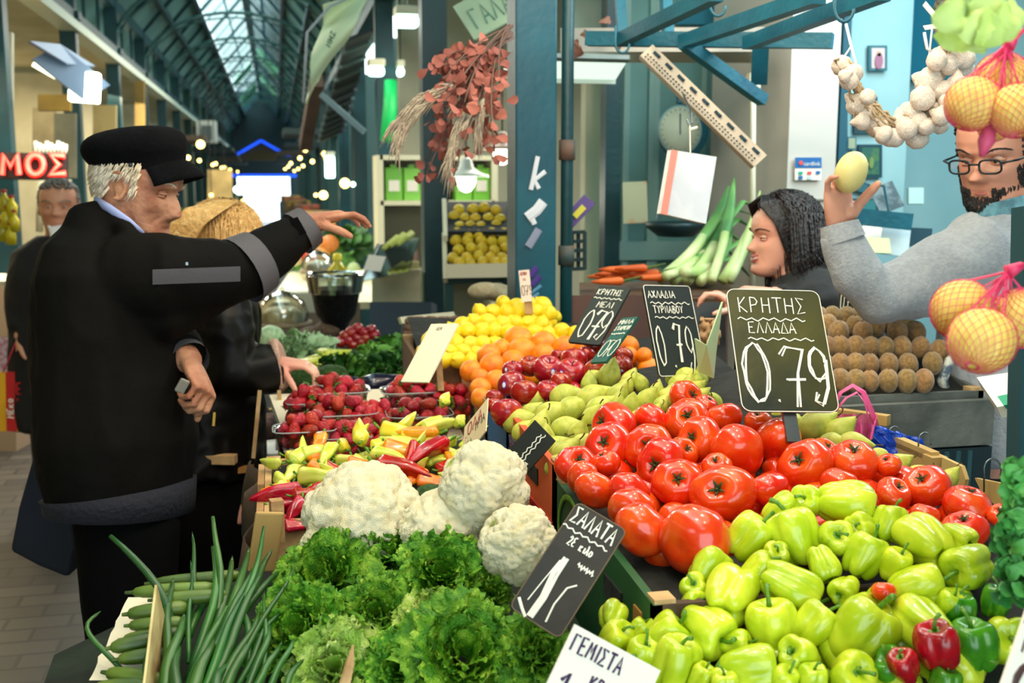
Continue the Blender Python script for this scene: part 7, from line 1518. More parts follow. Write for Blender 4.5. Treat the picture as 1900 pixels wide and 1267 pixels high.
picture(1570, 368, 1630, 398, 3.84, 'wide teal picture low on the wall', FRD, M('pic_teal', (.20, .48, .50), rough=.6))
for i, (a, c, e, mt, lb) in enumerate((((1612, 352), (1655, 335), (1635, 398), M('dark_print', (.14, .26, .30), (.40, .48, .50), 30, .5), 'dark magazine leaning in the wall rack'), ((1588, 420), (1665, 402), (1592, 470), WHITEC, 'white papers sticking out of the wall rack'), ((1640, 405), (1692, 412), (1632, 470), M('grey_paper', (.74, .82, .84), rough=.8), 'grey paper leaning right in the wall rack'), ((1600, 440), (1650, 442), (1604, 468), M('yellow_note', (.78, .84, .62), rough=.8), 'pale yellow note in front of the papers'))):
    solo('paper', MB().slab(at(*a, 3.4-.05*i), at(*c, 3.4-.05*i), at(*e, 3.38-.05*i), .004), mt, lb, 'paper', 'papers in the rack')
solo('wire_rack', MB().tube([at(1590, 420, 3.25), at(1600, 370, 3.25), at(1625, 345, 3.25), at(1640, 345, 3.25), at(1650, 400, 3.25), at(1590, 420, 3.25)], .004, 6).bar(at(1575, 400, 3.25), at(1692, 412, 3.25), .012, .05), TEAL, 'dark wire rack holding papers on the right wall', 'rack')
solo('wall_switch', MB().slab(at(1686, 348, 4.0), at(1714, 348, 4.0), at(1686, 378, 4.0), .02), M('switch_plate', (.66, .80, .78), rough=.5), 'square pale switch box on the far right wall', 'switch')
solo('small_monitor', MB().slab(at(1690, 422, 3.3), at(1730, 424, 3.3), at(1688, 455, 3.3), .03), M('monitor_dark', (.10, .26, .32), rough=.4), 'small dark device on the shelf behind the vendor arm', 'device')
st_ = thing('card_sticker', 'blue and white payment sticker on the tiled pillar', 'sticker', aty(1498, 335, 3.54))
sy = 3.536; A_ = aty(1475, 292, sy); B_ = aty(1524, 292, sy); C_ = aty(1475, 334, sy); v_ = C_-A_; u_ = B_-A_
part('backing', MB().slab(A_, B_, C_, .002), WHITEC, st_); part('blue_band', MB().slab(A_+Vector((0, -.002, 0)), B_+Vector((0, -.002, 0)), A_+v_*.47+Vector((0, -.002, 0)), .001), M('sticker_blue', (.10, .40, .66), rough=.5), st_)
fc = bpy.data.curves.new('t', 'FONT'); fc.body = 'cardlink'; fc.size = .020; fo = bpy.data.objects.new('t', fc); C.objects.link(fo); dg = bpy.context.evaluated_depsgraph_get(); dg.update(); me = bpy.data.meshes.new_from_object(fo.evaluated_get(dg)); bpy.data.objects.remove(fo)
me.materials.clear(); me.materials.append(WHITEP); o = bpy.data.objects.new('lettering', me); C.objects.link(o); o.parent = st_; o.location = A_+u_*.30+v_*.36+Vector((0, -.005, 0))-st_.location; o.rotation_euler = (math.pi/2, 0, 0)
part('red_dot', MB().lathe([(0, 0), (.008, 0), (0, .0005)], A_+u_*.20+v_*.24+Vector((0, -.0055, 0)), 16, Matrix.Rotation(math.pi/2, 3, 'X')), M('sticker_red', (.88, .32, .28), rough=.5), st_)
for x, y, mt in ((.12, .62, 'stripe_green'), (.45, .62, 'sticker_red'), (.78, .60, 'sticker_blue'), (.12, .82, 'sticker_blue'), (.45, .84, 'grey_paper')): part('small_logo', MB().slab(A_+u_*x+v_*y+Vector((0, -.004, 0)), A_+u_*(x+.16)+v_*y+Vector((0, -.004, 0)), A_+u_*x+v_*(y+.14)+Vector((0, -.004, 0)), .001), MATS[mt], st_)
wp = thing('wall_pipe', 'cream water pipe with valve running down beside the cream pillar', 'pipe', at(1404, 500, 3.7)); part('pipe_run', MB().tube([at(1398, 20, 3.7), at(1396, 560, 3.7)], .010, 10), M('cream_pipe', (.88, .86, .76), rough=.5), wp, True); part('valve', MB().box(at(1398, 150, 3.68), (.04, .03, .05)), M('cream_pipe', (1, 1, 1)), wp)
# small things near the pillar and the woman
ys = thing('yellow_purple_box', 'purple box with yellow print tucked diagonally behind the drain pipe', 'box', at(1072, 392, 3.5)); part('carton', MB().slab(at(1042, 405, 3.5), at(1084, 361, 3.5), at(1063, 422, 3.5), .03), M('purple_card', (.34, .24, .52), rough=.5), ys); part('yellow_print', MB().slab(at(1062, 398, 3.49), at(1080, 379, 3.49), at(1070, 406, 3.49), .004), M('print_yellow', (.85, .80, .20), rough=.5), ys)
solo('fruit_poster', MB().slab(at(1155, 338, 4.4), at(1200, 336, 4.4), at(1157, 415, 4.4), .008), M('poster_paper', (.74, .76, .62), (.82, .52, .30), 12, .6, lo=.5, hi=.62), 'small poster with fruit colours on the turquoise wall', 'poster')
wc_ = thing('wicker_basket', 'dark wicker crate standing on end beside the pillar', 'basket', at(1066, 470, 3.8)); 
for i in range(5): part('rail', MB().bar(at(1048, 432+i*17, 3.8), at(1086, 430+i*17, 3.8), .012, .012), M('dark_wicker', (.10, .20, .20), rough=.8), wc_)
for i in range(4): part('upright', MB().bar(at(1049+i*12, 430, 3.82), at(1049+i*12, 500, 3.82), .012, .012), M('dark_wicker', (1, 1, 1)), wc_)
solo('string_root_bulbs', MB().sphere(at(900, 540, 3.6), (.06, .04, .03), 14, 10).sphere(at(925, 543, 3.6), (.05, .04, .03), 14, 10), M('fibrous_white', (.80, .74, .60), (.70, .62, .48), 12, .9, .8, 40), 'bundle of white roots behind the lemon heap', 'roots', smooth=True)
t = thing('green_paper_bag', 'pale green wrapping paper cone between the pears and the largest board', 'paper', at(1315, 660, 2.0)); part('wrap', MB().add([at(1292, 628, 2.1), at(1338, 560, 2.05), at(1325, 700, 2.0), at(1300, 690, 2.05), at(1310, 640, 1.98)], [(0, 4, 3), (4, 1, 2), (4, 2, 3)]), M('green_wrap', (.70, .80, .62), (.80, .72, .56), 4, .7), t).modifiers.new('s', 'SOLIDIFY').thickness = .004
b = MB(); b.grid(lambda u, v: at(lerp(1300, 1335, u), lerp(590, 640, v), 2.25+.03*nz((u*5, v*5, 2), 1)+.05*(u-.5)**2), 10, 10); o = solo('brown_paper', b, M('kraft_paper', (.76, .60, .44), rough=.8), 'crumpled brown paper just left of the largest board', 'paper', smooth=True); o.modifiers.new('s', 'SOLIDIFY').thickness = .004
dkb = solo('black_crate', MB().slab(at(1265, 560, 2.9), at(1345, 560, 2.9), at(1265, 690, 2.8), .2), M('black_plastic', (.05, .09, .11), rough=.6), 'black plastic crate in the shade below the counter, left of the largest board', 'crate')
kb = thing('crate_stack', 'dark slatted plastic crates under the kiwi crate', 'crate', at(1640, 790, 2.2)); part('crate_body', MB().bb(.99, 1.45, 1.935, 1.95, .80, 1.005), M('dark_teal_plastic', (.06, .16, .19), rough=.6), kb)
for i in range(14): part('slat', MB().bb(1.04+.027*i, 1.050+.027*i, 1.93, 1.945, .80, 1.0), M('slat_teal', (.16, .32, .36), rough=.6), kb)
kt = thing('kiwi_table', 'low dark table under the kiwi crates', 'table', (1.2, 2.2, 0)); part('table_top', MB().bb(.99, 1.46, 1.93, 2.32, TZ-.04, TZ), WOODG, kt)
for x in (1.02, 1.39):
    for y in (1.96, 2.29): part('leg', MB().bb(x-.02, x+.02, y-.02, y+.02, 0, TZ-.04), WOODG, kt)
ft = thing('front_display_table', 'sloping wooden display shelf under the green peppers', 'table', (.8, 1.15, 0)); part('shelf_bed', MB().grid(lambda u, v: (lerp(.30, 1.12, u), lerp(.86, 1.24, v), min(HP.z(lerp(.30, 1.12, u), lerp(.86, 1.24, v))-.055, 1.12)), 10, 10), LINER, ft, True)
for x, y in ((.34, .90), (1.08, .90), (.34, 1.20), (1.08, 1.20)): part('leg', MB().bb(x-.02, x+.02, y-.02, y+.02, 0, .86), WOODG, ft)
# ---------- the aisle and shops behind ----------
SHW = M('shelf_white', (.88, .86, .74), rough=.5); GBX = M('green_tin', (.48, .78, .22), (.40, .70, .18), 3, .4); 
ys_ = 7.0; A1 = lambda px, py: aty(px, py, ys_)
su_ = thing('shelf_unit', 'cream shelf unit holding green boxes, behind the teal columns', 'shelf', (A1(825, 300).x, ys_, 0)); x0, x1 = A1(705, 300).x, A1(918, 300).x; zt, zb = A1(800, 288).z, A1(800, 372).z
for x in (x0, x1): part('side_panel', MB().bb(x-.02, x+.02, ys_, ys_+.3, 0, zt), SHW, su_)
for z in (zt, zb, zb-.45, zb-.9): part('shelf_board', MB().bb(x0, x1, ys_, ys_+.3, z-.03, z), SHW, su_)
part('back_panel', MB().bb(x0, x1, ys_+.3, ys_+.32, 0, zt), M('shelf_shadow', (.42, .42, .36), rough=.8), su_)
for i, px in enumerate((732, 766, 862, 895)):
    c = A1(px, 330); g_ = thing('green_tin_box', f'green and white box on the cream shelf, {ordw(i)} from the left', 'box', (c.x, ys_+.08, zb), 'green boxes on the shelf')
    part('carton', MB().bb(c.x-.055, c.x+.055, ys_+.03, ys_+.15, zb, zb+.21), GBX, g_, bevel=.004); part('white_panel', MB().bb(c.x-.035, c.x+.035, ys_+.026, ys_+.031, zb+.06, zb+.13), WHITEC, g_); part('green_cap', MB().bb(c.x-.02, c.x+.02, ys_+.07, ys_+.11, zb+.21, zb+.23), GBX, g_)
rn = random.Random(31)
for i in range(9):
    px = 712+i*15 if i < 5 else 870+(i-5)*16; c = A1(px, 390); h = rn.uniform(.10, .16); col_ = rn.choice([(.75, .72, .66), (.50, .40, .36), (.30, .42, .46), (.62, .30, .30)])
    solo('shelf_jar', MB().lathe([(.0, 0), (.028, 0), (.03, h*.75), (.018, h*.9), (.018, h), (0, h)], (c.x, ys_+.12, zb-.45), 12), M(f'jar_{i}', col_, rough=.35), f'small jar on the second cream shelf, {ordw(i)} from the left', 'jar', 'jars on the shelf', True)
# quince trays on a stand
for k, (ya, yb) in enumerate(((374, 437), (437, 516))):
    t = thing('quince_tray', ('upper tilted black tray of quinces with white ends', 'lower tilted tray of quinces with a cream front board')[k], 'tray', at(885, yb, 4.9), 'quince trays')
    part('tray_bed', MB().slab(at(826, ya, 5.35-.2*k), at(944, ya, 5.35-.2*k), at(826, yb-8, 5.05-.1*k), .02), M('tray_black', (.08, .12, .13), rough=.7), t)
    for x in (824, 946): part('end_panel', MB().slab(at(x-4, ya-6, 5.3-.2*k), at(x+4, ya-6, 5.3-.2*k), at(x-2, yb, 5.0-.1*k), .03), SHW, t)
    if k: part('front_board', MB().slab(at(826, 490, 4.86), at(946, 488, 4.86), at(828, 516, 4.86), .03), M('cream_board', (.84, .78, .66), rough=.7), t)
qs = thing('tray_stand', 'dark steel stand carrying the quince trays', 'stand', (at(885, 520, 4.9).x, at(885, 520, 4.9).y, 0))
for x in (832, 940): p = at(x, 516, 4.95); part('leg', MB().bb(p.x-.02, p.x+.02, p.y-.02, p.y+.02, 0, p.z), GREEN2, qs)
part('rail', MB().bar(at(826, 520, 4.95), at(946, 518, 4.95), .03, .03), GREEN2, qs); part('back_leg', MB().bar(at(885, 430, 5.2), at(885, 540, 5.3), .03, .03), GREEN2, qs)

def pendant(px, py, d, r, label, mat, glow=True, drop=.4, power=6):
    c = at(px, py, d); t = thing('pendant_lamp', label, 'lamp', c, 'pendant lamps')
    part('shade', MB().lathe([(r, 0), (r*.98, r*.05), (r*.62, r*.22), (r*.34, r*.42), (r*.26, r*.75), (r*.12, r*.85), (0, r*.86)], c, 28), mat, t, True); part('cord', MB().tube([c+Vector((0, 0, r*.8)), c+Vector((0, 0, r+drop))], .005, 5), M('cord_dark', (.1, .1, .1), rough=.8), t)
    if glow: part('bulb', MB().sphere(c+Vector((0, 0, -.01)), (.055, .055, .075), 14, 10), M('bulb_glow', (1, 1, .95), emit=(.92, 1, .88), es=5), t, True); light('POINT', c+Vector((0, 0, -.12)), power, (1, .96, .84), .06, name='pendant_light')
pendant(865, 328, 6.0, .125, 'white enamel pendant lamp in front of the cream shelf', M('white_enamel', (.90, .92, .88), rough=.3)); pendant(932, 278, 6.2, .12, 'brownish pendant lamp half behind the steel pillar', M('brown_shade', (.62, .50, .42), rough=.4), True, .5, 4)
def tube_lamp(px, py, d, w, label, es=6, h=.06, col_=(.75, 1, .95)):
    c = at(px, py, d); t = thing('tube_lamp', label, 'lamp', c, 'bright lamps in the arcade'); part('diffuser', MB().box(c, (w, .10, h)), M('tube_glow', (1, 1, 1), emit=col_, es=es), t, bevel=.02); part('cord', MB().tube([c, (c.x, c.y, max(c.z+.2, 3.3))], .006, 4), GREEN2, t); part('housing', MB().box(c+Vector((0, 0, h*.5+.03)), (w*1.1, .14, .05)), SHW, t, bevel=.01); return t
tube_lamp(755, 41, 6.2, .13, 'bright lamp high between the two middle columns'); tube_lamp(698, 133, 7.6, .11, 'bright lamp with cream hood above the green-lit column'); tube_lamp(743, 134, 8.0, .05, 'small round bright lamp right of the green-lit column'); tube_lamp(612, 310, 14, .12, 'small white lit sign deep in the arcade', 4, .28)
solo('green_glow_cloth', MB().tube([at(725, 150, 7.7), at(724, 200, 7.7), at(718, 262, 7.7)], [.045, .05, .05], 12), M('green_glow', (.05, .70, .35), emit=(.05, .62, .30), es=.35, rough=.5), 'green hanging cloth roll behind the dried flowers, its glow added', 'hanging cloth', smooth=True)  # cloth, not a lamp; its emission stands in for light falling on it
# banners
b = MB(); b.grid(lambda u, v: at(lerp(lerp(600, 705, v), lerp(566, 592, v), u)+6*math.sin(u*9+v*3), lerp(lerp(10, -30, v), lerp(195, 150, v), u)*1.0, 5.2+.1*math.sin(u*7+v*2)), 30, 14)
bn = thing('hanging_banner', 'pale cream cloth banner twisting over the aisle', 'banner', at(640, -20, 5.2)); o = part('cloth', b, M('cream_cloth', (.84, .90, .74), (.76, .84, .70), 2, .8), bn, True); o.modifiers.new('s', 'SOLIDIFY').thickness = .006
part('grey_hem', MB().tube([at(700, -30, 5.18), at(612, 12, 5.16), at(570, 60, 5.16), at(562, 190, 5.16)], .016, 8, flat=.4), M('grey_hem', (.66, .68, .74), rough=.8), bn, True)
b = MB(); O_ = at(612, 88, 5.1); write(b, 'ΝΗΣ', O_, (at(640, 20, 5.0)-O_).normalized(), (at(592, 76, 5.0)-O_).normalized(), 0, 0, .04, .6, .2, .004, -fw); part('lettering', b, M('dim_green_ink', (.35, .48, .38), rough=.8), bn)
sg = thing('tilted_sign', 'tilted pale sign with worn capital letters above the dried flowers', 'sign', at(900, 30, 4.2)); Au, Bu, Cu = at(840, 12, 4.3), at(962, -56, 4.2), at(880, 74, 4.3); part('panel', MB().slab(Au, Bu, Cu, .02), M('pale_sign', (.72, .80, .68), (.64, .73, .62), 3, .7), sg)
b = MB(); uxs = (Bu-Au).normalized(); uys = (Au-Cu).normalized(); write(b, 'ΓΑΛΑΝΗ', Cu, uxs, uys, .035, .03, .085, .45, .2, .0045, -fw); part('lettering', b, M('sign_green', (.34, .50, .44), rough=.7), sg)
# slatted awning, timber beam, brace
aw = thing('slatted_awning', 'dark slatted awning hanging beside the right-hand columns', 'awning', at(650, 150, 9)); q0, q1, q2, q3 = at(640, 72, 6.6), at(690, 52, 6.6), at(590, 262, 13), at(636, 240, 12.6)
part('sheet', MB().add([q0, q1, q3, q2], [(0, 1, 2, 3)]), M('awning_dark', (.08, .13, .14), rough=.8), aw).modifiers.new('s', 'SOLIDIFY').thickness = .02
for k in range(11): t_ = (k+.5)/11; part('slat', MB().bar(q0.lerp(q2, t_)-Vector((0, 0, .03)), q1.lerp(q3, t_)-Vector((0, 0, .03)), .05, .03), M('awning_slat', (.24, .32, .32), rough=.6), aw)
solo('diagonal_brace', MB().bar(at(596, 175, 7.0), at(676, 245, 7.0), .035, .035), M('grey_paint', (.32, .42, .46), rough=.5), 'grey diagonal steel brace in front of the slatted awning', 'brace')
solo('timber_upright', MB().bar(at(588, 150, 8.5), at(566, 270, 9.5), .10, .10), M('old_timber', (.40, .32, .28), (.32, .26, .24), 4, .8), 'old timber beam leaning beside the pale banner', 'beam')
ac_ = thing('air_conditioner', 'white air conditioner unit on the left wall of the arcade', 'air conditioner', at(385, 245, 17)); part('casing', MB().box(at(384, 245, 17), (.30, .35, .34)), M('ac_white', (.62, .66, .64), rough=.5), ac_); part('grille', MB().box(at(384, 246, 16.8), (.16, .02, .22)), M('ac_grille', (.25, .30, .30), rough=.6), ac_)

# left shops: red sign, bright lamp, skewers, yellow bottles, shutters
rs = thing('red_letter_sign', 'dark sign with glowing red letters ending in ΜΟΣ', 'sign', at(60, 305, 6.4)); part('panel', MB().slab(at(-60, 281, 6.42), at(122, 285, 6.42), at(-60, 330, 6.42), .04), M('sign_black', (.10, .06, .06), rough=.6), rs)
NEO = M('red_neon', (1, .2, .15), emit=(1, .10, .07), es=1.6); NEP = M('red_letter_face', (1, .5, .42), emit=(1, .42, .36), es=.9)
for ch, x in (('Μ', 0), ('Ο', 46), ('Σ', 88)):
    for rad, mt, nm, dd_ in ((.020, NEO, 'letter_glow', 6.40), (.0105, NEP, 'letter_face', 6.385)):
        b = MB()
        for stx in G[ch]: b.tube([at(x+3+p[0]*36, 324-p[1]*36, dd_) for p in stx], [(rad, rad*.4)]*len(stx), 8, upv=fw)
        part(nm, b, mt, rs)
for k in range(9):
    x = 66+k*7; solo('sign_bulb', MB().tube([at(x, 284, 6.5), at(x, 262+3*(k % 3), 6.5)], [.008, .012], 8), M('pale_bulb', (.85, .86, .80), rough=.4), f'pale glass rod above the red letter sign, {ordw(k)} from the left', 'rod', 'rods above the red sign', True)
for k in range(4):
    x = 75+k*17; solo('hanging_strip', MB().tube([at(x, 334, 6.8), at(x-2, 430, 6.8)], .022, 8), M('pale_strip', (.80, .78, .66), rough=.6), f'pale vertical strip hanging below the red sign, {ordw(k)} from the left', 'strip', 'strips below the red sign', True)
fl = thing('flood_lamp', 'dazzling white flood lamp under a sloping blue-grey hood on the left', 'lamp', at(155, 150, 6.3)); part('lamp_face', MB().slab(at(127, 130, 6.3), at(183, 134, 6.3), at(125, 186, 6.3), .05), M('flood_glow', (1, 1, .95), emit=(1, 1, .9), es=9), fl, bevel=.01)
part('hood', MB().slab(at(56, 76, 6.0), at(112, 82, 6.2), at(125, 118, 6.2), .02).slab(at(112, 82, 6.2), at(205, 158, 6.4), at(60, 110, 6.1), .02), M('hood_blue', (.40, .50, .62), rough=.4), fl); part('inner_tube', MB().bar(at(62, 118, 6.2), at(104, 142, 6.25), .05, .03), M('tube_warm', (1, 1, .9), emit=(1, 1, .85), es=3), fl)
light('AREA', at(160, 190, 6.1), 22, (1, .95, .82), .3, at(120, 600, 6.0), name='flood_lamp_light')
for i, (x0_, y0_, x1_, y1_, d, c_, lb) in enumerate(((70, 175, 130, 205, 7.2, (.62, .50, .20), 'ochre patterned awning panel below the flood lamp'), (60, 200, 105, 320, 8.2, (.84, .76, .58), 'cream wall panel behind the red letter sign'), (100, 210, 140, 330, 8.0, (.46, .46, .38), 'grey rolled shutter behind the red letter sign'), (172, 195, 215, 340, 9.6, (.86, .76, .52), 'warm lit wall panel above the black cap'), (250, 150, 268, 235, 12, (.60, .50, .26), 'ochre shop panel between two left columns'), (0, 60, 22, 280, 6.9, (.80, .80, .72), 'bright narrow window strip at the left edge'), (385, 315, 430, 380, 14, (.92, .78, .50), 'warm lit stall front deep in the arcade'))):
    solo('shop_panel', MB().slab(at(x0_, y0_, d), at(x1_, y0_, d), at(x0_, y1_, d), .03), M(f'panel_{i}', c_, tuple(v*.8 for v in c_), 3, .7), lb, 'panel')
for k, (x, y) in enumerate(((8, 375), (22, 385), (10, 405), (26, 412), (4, 430), (20, 436))):
    c = at(x, y, 5.6); t = thing('yellow_bottle', f'yellow bottle hanging at the left edge, {ordw(k)} one', 'bottle', c, 'yellow bottles at the left edge'); part('bottle', MB().lathe([(0, -.05), (.026, -.05), (.028, .01), (.012, .035), (.012, .05), (0, .05)], c, 12), M('yellow_glass', (.82, .74, .12), (.60, .55, .10), 6, .25), t, True); part('cap', MB().lathe([(.014, .05), (.014, .065), (0, .065)], c, 10), M('cap_red', (.60, .16, .10), rough=.5), t)
ls = thing('left_shop_counter', 'cream shop counter with goods at the far left behind the walking man', 'counter', at(10, 560, 6.2)); part('counter_body', MB().slab(at(-80, 520, 6.3), at(30, 520, 6.3), at(-80, 860, 6.3), .3), M('counter_cream', (.62, .52, .42), rough=.7), ls); part('counter_top', MB().slab(at(-80, 506, 6.0), at(34, 508, 6.0), at(-80, 520, 5.9), .03), SHW, ls)
solo('pink_check_cloth', MB().slab(at(-20, 625, 5.6), at(56, 625, 5.6), at(-20, 700, 5.6), .02), M('pink_check', (.80, .52, .58), (.92, .80, .82), 60, .8), 'pink checked cloth hanging behind the shopping bag', 'cloth')

# deep arcade: hanging lamps, dark stall roofs and lit fronts, left and right
rn = random.Random(41)
for k in range(10):
    y = 15+k*2.6; s = -1 if k % 2 else 1; x = LX+.05 if s < 0 else RX-.25; w = rn.uniform(.5, .8)
    t = thing('market_booth', f'small market booth with a dark canopy, {ordw(k//2)} one down the {"left" if s < 0 else "right"} side of the aisle', 'booth', (x, y, 0), 'booths down the arcade'); x0_, x1_ = (x-.1, x+w-.1) if s < 0 else (x-w+.3, x+.3)
    part('counter', MB().bb(x0_, x1_, y, y+1.4, 0, .95), M(f'booth_{k%3}', [(.30, .34, .30), (.42, .34, .26), (.24, .30, .34)][k % 3], rough=.8), t); part('canopy', MB().bb(x0_-.1, x1_+.1, y-.1, y+1.5, 2.2, 2.28), M(f'canopy_{k%3}', [(.14, .20, .20), (.34, .28, .22), (.10, .16, .18)][k % 3], rough=.8), t); part('goods', MB().bb(x0_+.05, x1_-.05, y+.05, y+1.3, .95, 1.15), M(f'goods_{k%4}', [(.80, .60, .25), (.35, .50, .22), (.70, .30, .18), (.75, .70, .55)][k % 4], (.30, .25, .15), 9, .7), t)
    for q in range(2): part('hanging_bulb', MB().sphere((lerp(x0_, x1_, .3+.4*q), y-.05, 2.0-.06*q), .035, 10, 8), M('bulb_warm', (1, .9, .6), emit=(1, .86, .5), es=7), t, True)
for k, (x, y, d) in enumerate(((400, 330, 16), (415, 345, 18), (392, 362, 14), (440, 352, 20), (605, 295, 13), (640, 340, 10), (655, 342, 10), (600, 362, 14), (586, 362, 14), (420, 372, 16), (450, 372, 22), (372, 268, 15))):
    c = at(x, y, d); t = thing('far_bulb', f'glowing bulb deep in the arcade, {ordw(k)} of the scattered lights', 'bulb', c, 'far bulbs'); part('glass', MB().sphere(c, .022+.0022*d*(k % 2), 12, 8), M('bulb_warm', (1, 1, 1)) if k % 3 else M('bulb_cool', (1, 1, 1), emit=(.85, 1, .95), es=6), t, True); part('cord', MB().tube([c, (c.x, c.y, 3.0)], .006, 4), M('cord_dark', (1, 1, 1)), t)

# middle distance: produce and glass jars beyond the strawberries
mt_ = thing('middle_table', 'long low table of vegetables beyond the strawberries', 'table', (.35, 4.3, 0)); part('table_top', MB().bb(-.12, .74, 3.35, 4.75, .76, .80), CLOTH, mt_)
for x in (-.08, .70):
    for y in (3.4, 4.7): part('leg', MB().bb(x-.02, x+.02, y-.02, y+.02, 0, .76), WOOD2, mt_)
def leafy(name, label, px, py, d, r, mat, seed, grp, n=40, s=.05):
    b = MB(); rn = random.Random(seed); c = at(px, py, d)
    for k in range(n):
        dv = Vector((rn.uniform(-1, 1), rn.uniform(-1, 1), rn.uniform(-.1, 1))).normalized(); leaf(b, c+dv*r*.35+Vector((rn.uniform(-1, 1), rn.uniform(-1, 1), 0))*r*.3, dv, (dv.y, -dv.x, .5), s*1.4, s*.5, .8, .012, k, 6, 8, .2, 5)
    return solo(name, b, mat, label, 'vegetables', grp, True)
GD = M('greens_dark', (.12, .32, .12), (.24, .46, .14), 6, .6); GL_ = M('greens_light', (.30, .56, .20), (.46, .68, .28), 6, .6); GC = M('cabbage_pale', (.58, .72, .52), (.74, .82, .66), 4, .6)
for i, (x, y, d, r, m_, lb) in enumerate(((690, 690, 3.5, .10, GL_, 'bunch of light green leaves behind the eggplants'), (730, 672, 3.6, .10, GL_, 'bunch of green leaves left of the lemon box'), (745, 690, 3.4, .08, GD, 'dark green leaves beside the leaning cream card'), (645, 700, 3.5, .08, GD, 'dark leaves just above the strawberries'), (560, 655, 4.0, .10, GC, 'pale cabbage leaves beside the sheepskin cuff'), (590, 668, 4.1, .10, GC, 'pale green leaves right of the sheepskin cuff'), (640, 470, 7.5, .22, GD, 'dark green leafy heap beyond the glass jars'), (600, 490, 7.8, .22, GL_, 'green vegetables heaped left of the oil bottle'), (560, 500, 8.0, .2, GC, 'pale vegetables under the raised sleeve'))):
    leafy('leafy_greens', lb, x, y, d, r, m_, i, 'greens beyond the strawberries', 44, .05 if d < 5 else .10)
for i, (x, y, r) in enumerate(((548, 700, .060), (585, 712, .06), (560, 725, .05), (615, 702, .05))): single('broccoli', BROC[0], at(x, y, 3.2), r, (0, 0, i), f'dark broccoli head behind the strawberry punnets, {ordw(i)} one', 'broccoli', 'broccoli beyond the strawberries')
single('cabbage', sphereish('cabbage', M('cabbage_pale', (1, 1, 1)), squash=.9, seed=3, wob=.08), at(502, 628, 4.0), .055, (0, 0, 0), 'pale round cabbage above the sheepskin cuff', 'cabbage')
EGM = M('eggplant_skin', (.10, .09, .20), (.14, .14, .26), 4, .2, coat=.4)
for i, (x, y, a) in enumerate(((662, 718, 10), (700, 724, -5), (715, 712, 20), (735, 722, 0), (690, 738, -10), (722, 742, 5), (668, 736, 30))):
    c = at(x, y, 2.98); an = math.radians(a); dr = rt*math.cos(an)+Vector((0, 1, 0))*math.sin(an); t = thing('eggplant', f'dark purple eggplant behind the strawberries, {ordw(i)} from the left of the group', 'eggplant', c, 'eggplants'); part('fruit', MB().tube([c-dr*.08, c-dr*.07, c-dr*.03, c+dr*.03, c+dr*.06, c+dr*.07], [.004, .024, .032, .025, .018, .010], 14), EGM, t, True)
    b = MB()
    for k in range(6): aa = k*1.05; b.tube([c+dr*.07, c+dr*.06+Vector((0, math.cos(aa), math.sin(aa)))*.018, c+dr*.035+Vector((0, math.cos(aa), math.sin(aa)))*.027], [.006, .007, .001], 5)
    b.tube([c+dr*.065, c+dr*.10], .006, 6); part('calyx', b, M('eggplant_calyx', (.46, .50, .28), rough=.8), t, True)
eb = thing('eggplant_box', 'shallow box under the eggplants', 'box', (.30, 3.0, TZ)); part('box_floor', MB().slab(at(648, 700, 3.2), at(760, 700, 3.2), at(640, 752, 2.9), .03), WOOD2, eb)
for i in range(14):
    x, y = 572+(i % 5)*13+rn.uniform(-3, 3), 700-(i//5)*12; 
    o = place(LP['lime'], i, at(600+(i % 6)*15, 682-(i//6)*12, 3.75), .07, (0, 0, rn.uniform(-1, 4))); tag(o, f'blurred pale yellow pepper in the box beyond the strawberries, number {ordw(i)} counted along the rows', 'pepper', 'yellow peppers beyond the strawberries')
for i in range(3): o = place(LP['yellow'], i, at(535+i*14, 690+i*4, 3.6), .065, (0, 0, i*1.3)); tag(o, f'blurred yellow pepper beside the sheepskin cuff, {ordw(i)} from the left', 'pepper', 'yellow peppers beyond the strawberries')
vb = thing('vegetable_box', 'dark wooden box with a black board standing among the far vegetables', 'box', at(670, 680, 3.8)); part('box_body', MB().slab(at(648, 660, 3.7), at(694, 662, 3.7), at(650, 694, 3.7), .18), WOOD2, vb); part('black_card', MB().slab(at(692, 628, 3.6), at(733, 626, 3.6), at(690, 670, 3.6), .01), BLACK, vb)
for i, (x, y) in enumerate(((640, 624), (652, 616), (664, 610), (676, 618), (688, 612), (648, 632), (662, 628), (678, 628), (632, 634), (694, 622), (670, 636), (655, 640))):
    o = place(APPLE, i, at(x, y, 4.3), .024, (rn.uniform(-1, 1), rn.uniform(-1, 1), 0)); tag(o, f'small reddish apple in the far heap beyond the greens, {ordw(i)} counted along the rows', 'apple', 'far apples')
fx = thing('far_fruit_box', 'dark box under the far apples', 'box', at(665, 650, 4.3)); part('box_body', MB().slab(at(625, 638, 4.35), at(702, 636, 4.35), at(625, 660, 4.2), .12), WOOD2, fx)
mb2 = thing('mushroom_crate', 'shallow pale crate of mixed roots and mushrooms left of the lemons', 'crate', at(800, 600, 3.6)); part('rim_panel', MB().slab(at(742, 588, 3.6), at(842, 578, 3.7), at(746, 600, 3.6), .02), SHW, mb2); part('bed', MB().slab(at(745, 592, 3.7), at(850, 584, 3.8), at(755, 650, 3.4), .05), LINER, mb2)
RTM = M('root_brown', (.56, .42, .32), (.42, .30, .24), 8, .8, .4, 30)
for i in range(22):
    x, y = 762+(i % 8)*11+rn.uniform(-4, 4), 596+(i//8)*12; c = at(x, y, 3.5); b = MB().sphere(c, (.024, .02, .018), 12, 8); b.v = [tuple(Vector(p)+Vector(noise.noise_vector(Vector(p)*40))*.004) for p in b.v]; solo('root_vegetable', b, RTM, f'small brown root in the crate left of the lemons, {ordw(i % 8)} in {ordw(i//8)} row', 'root vegetable', 'roots in the pale crate', True)
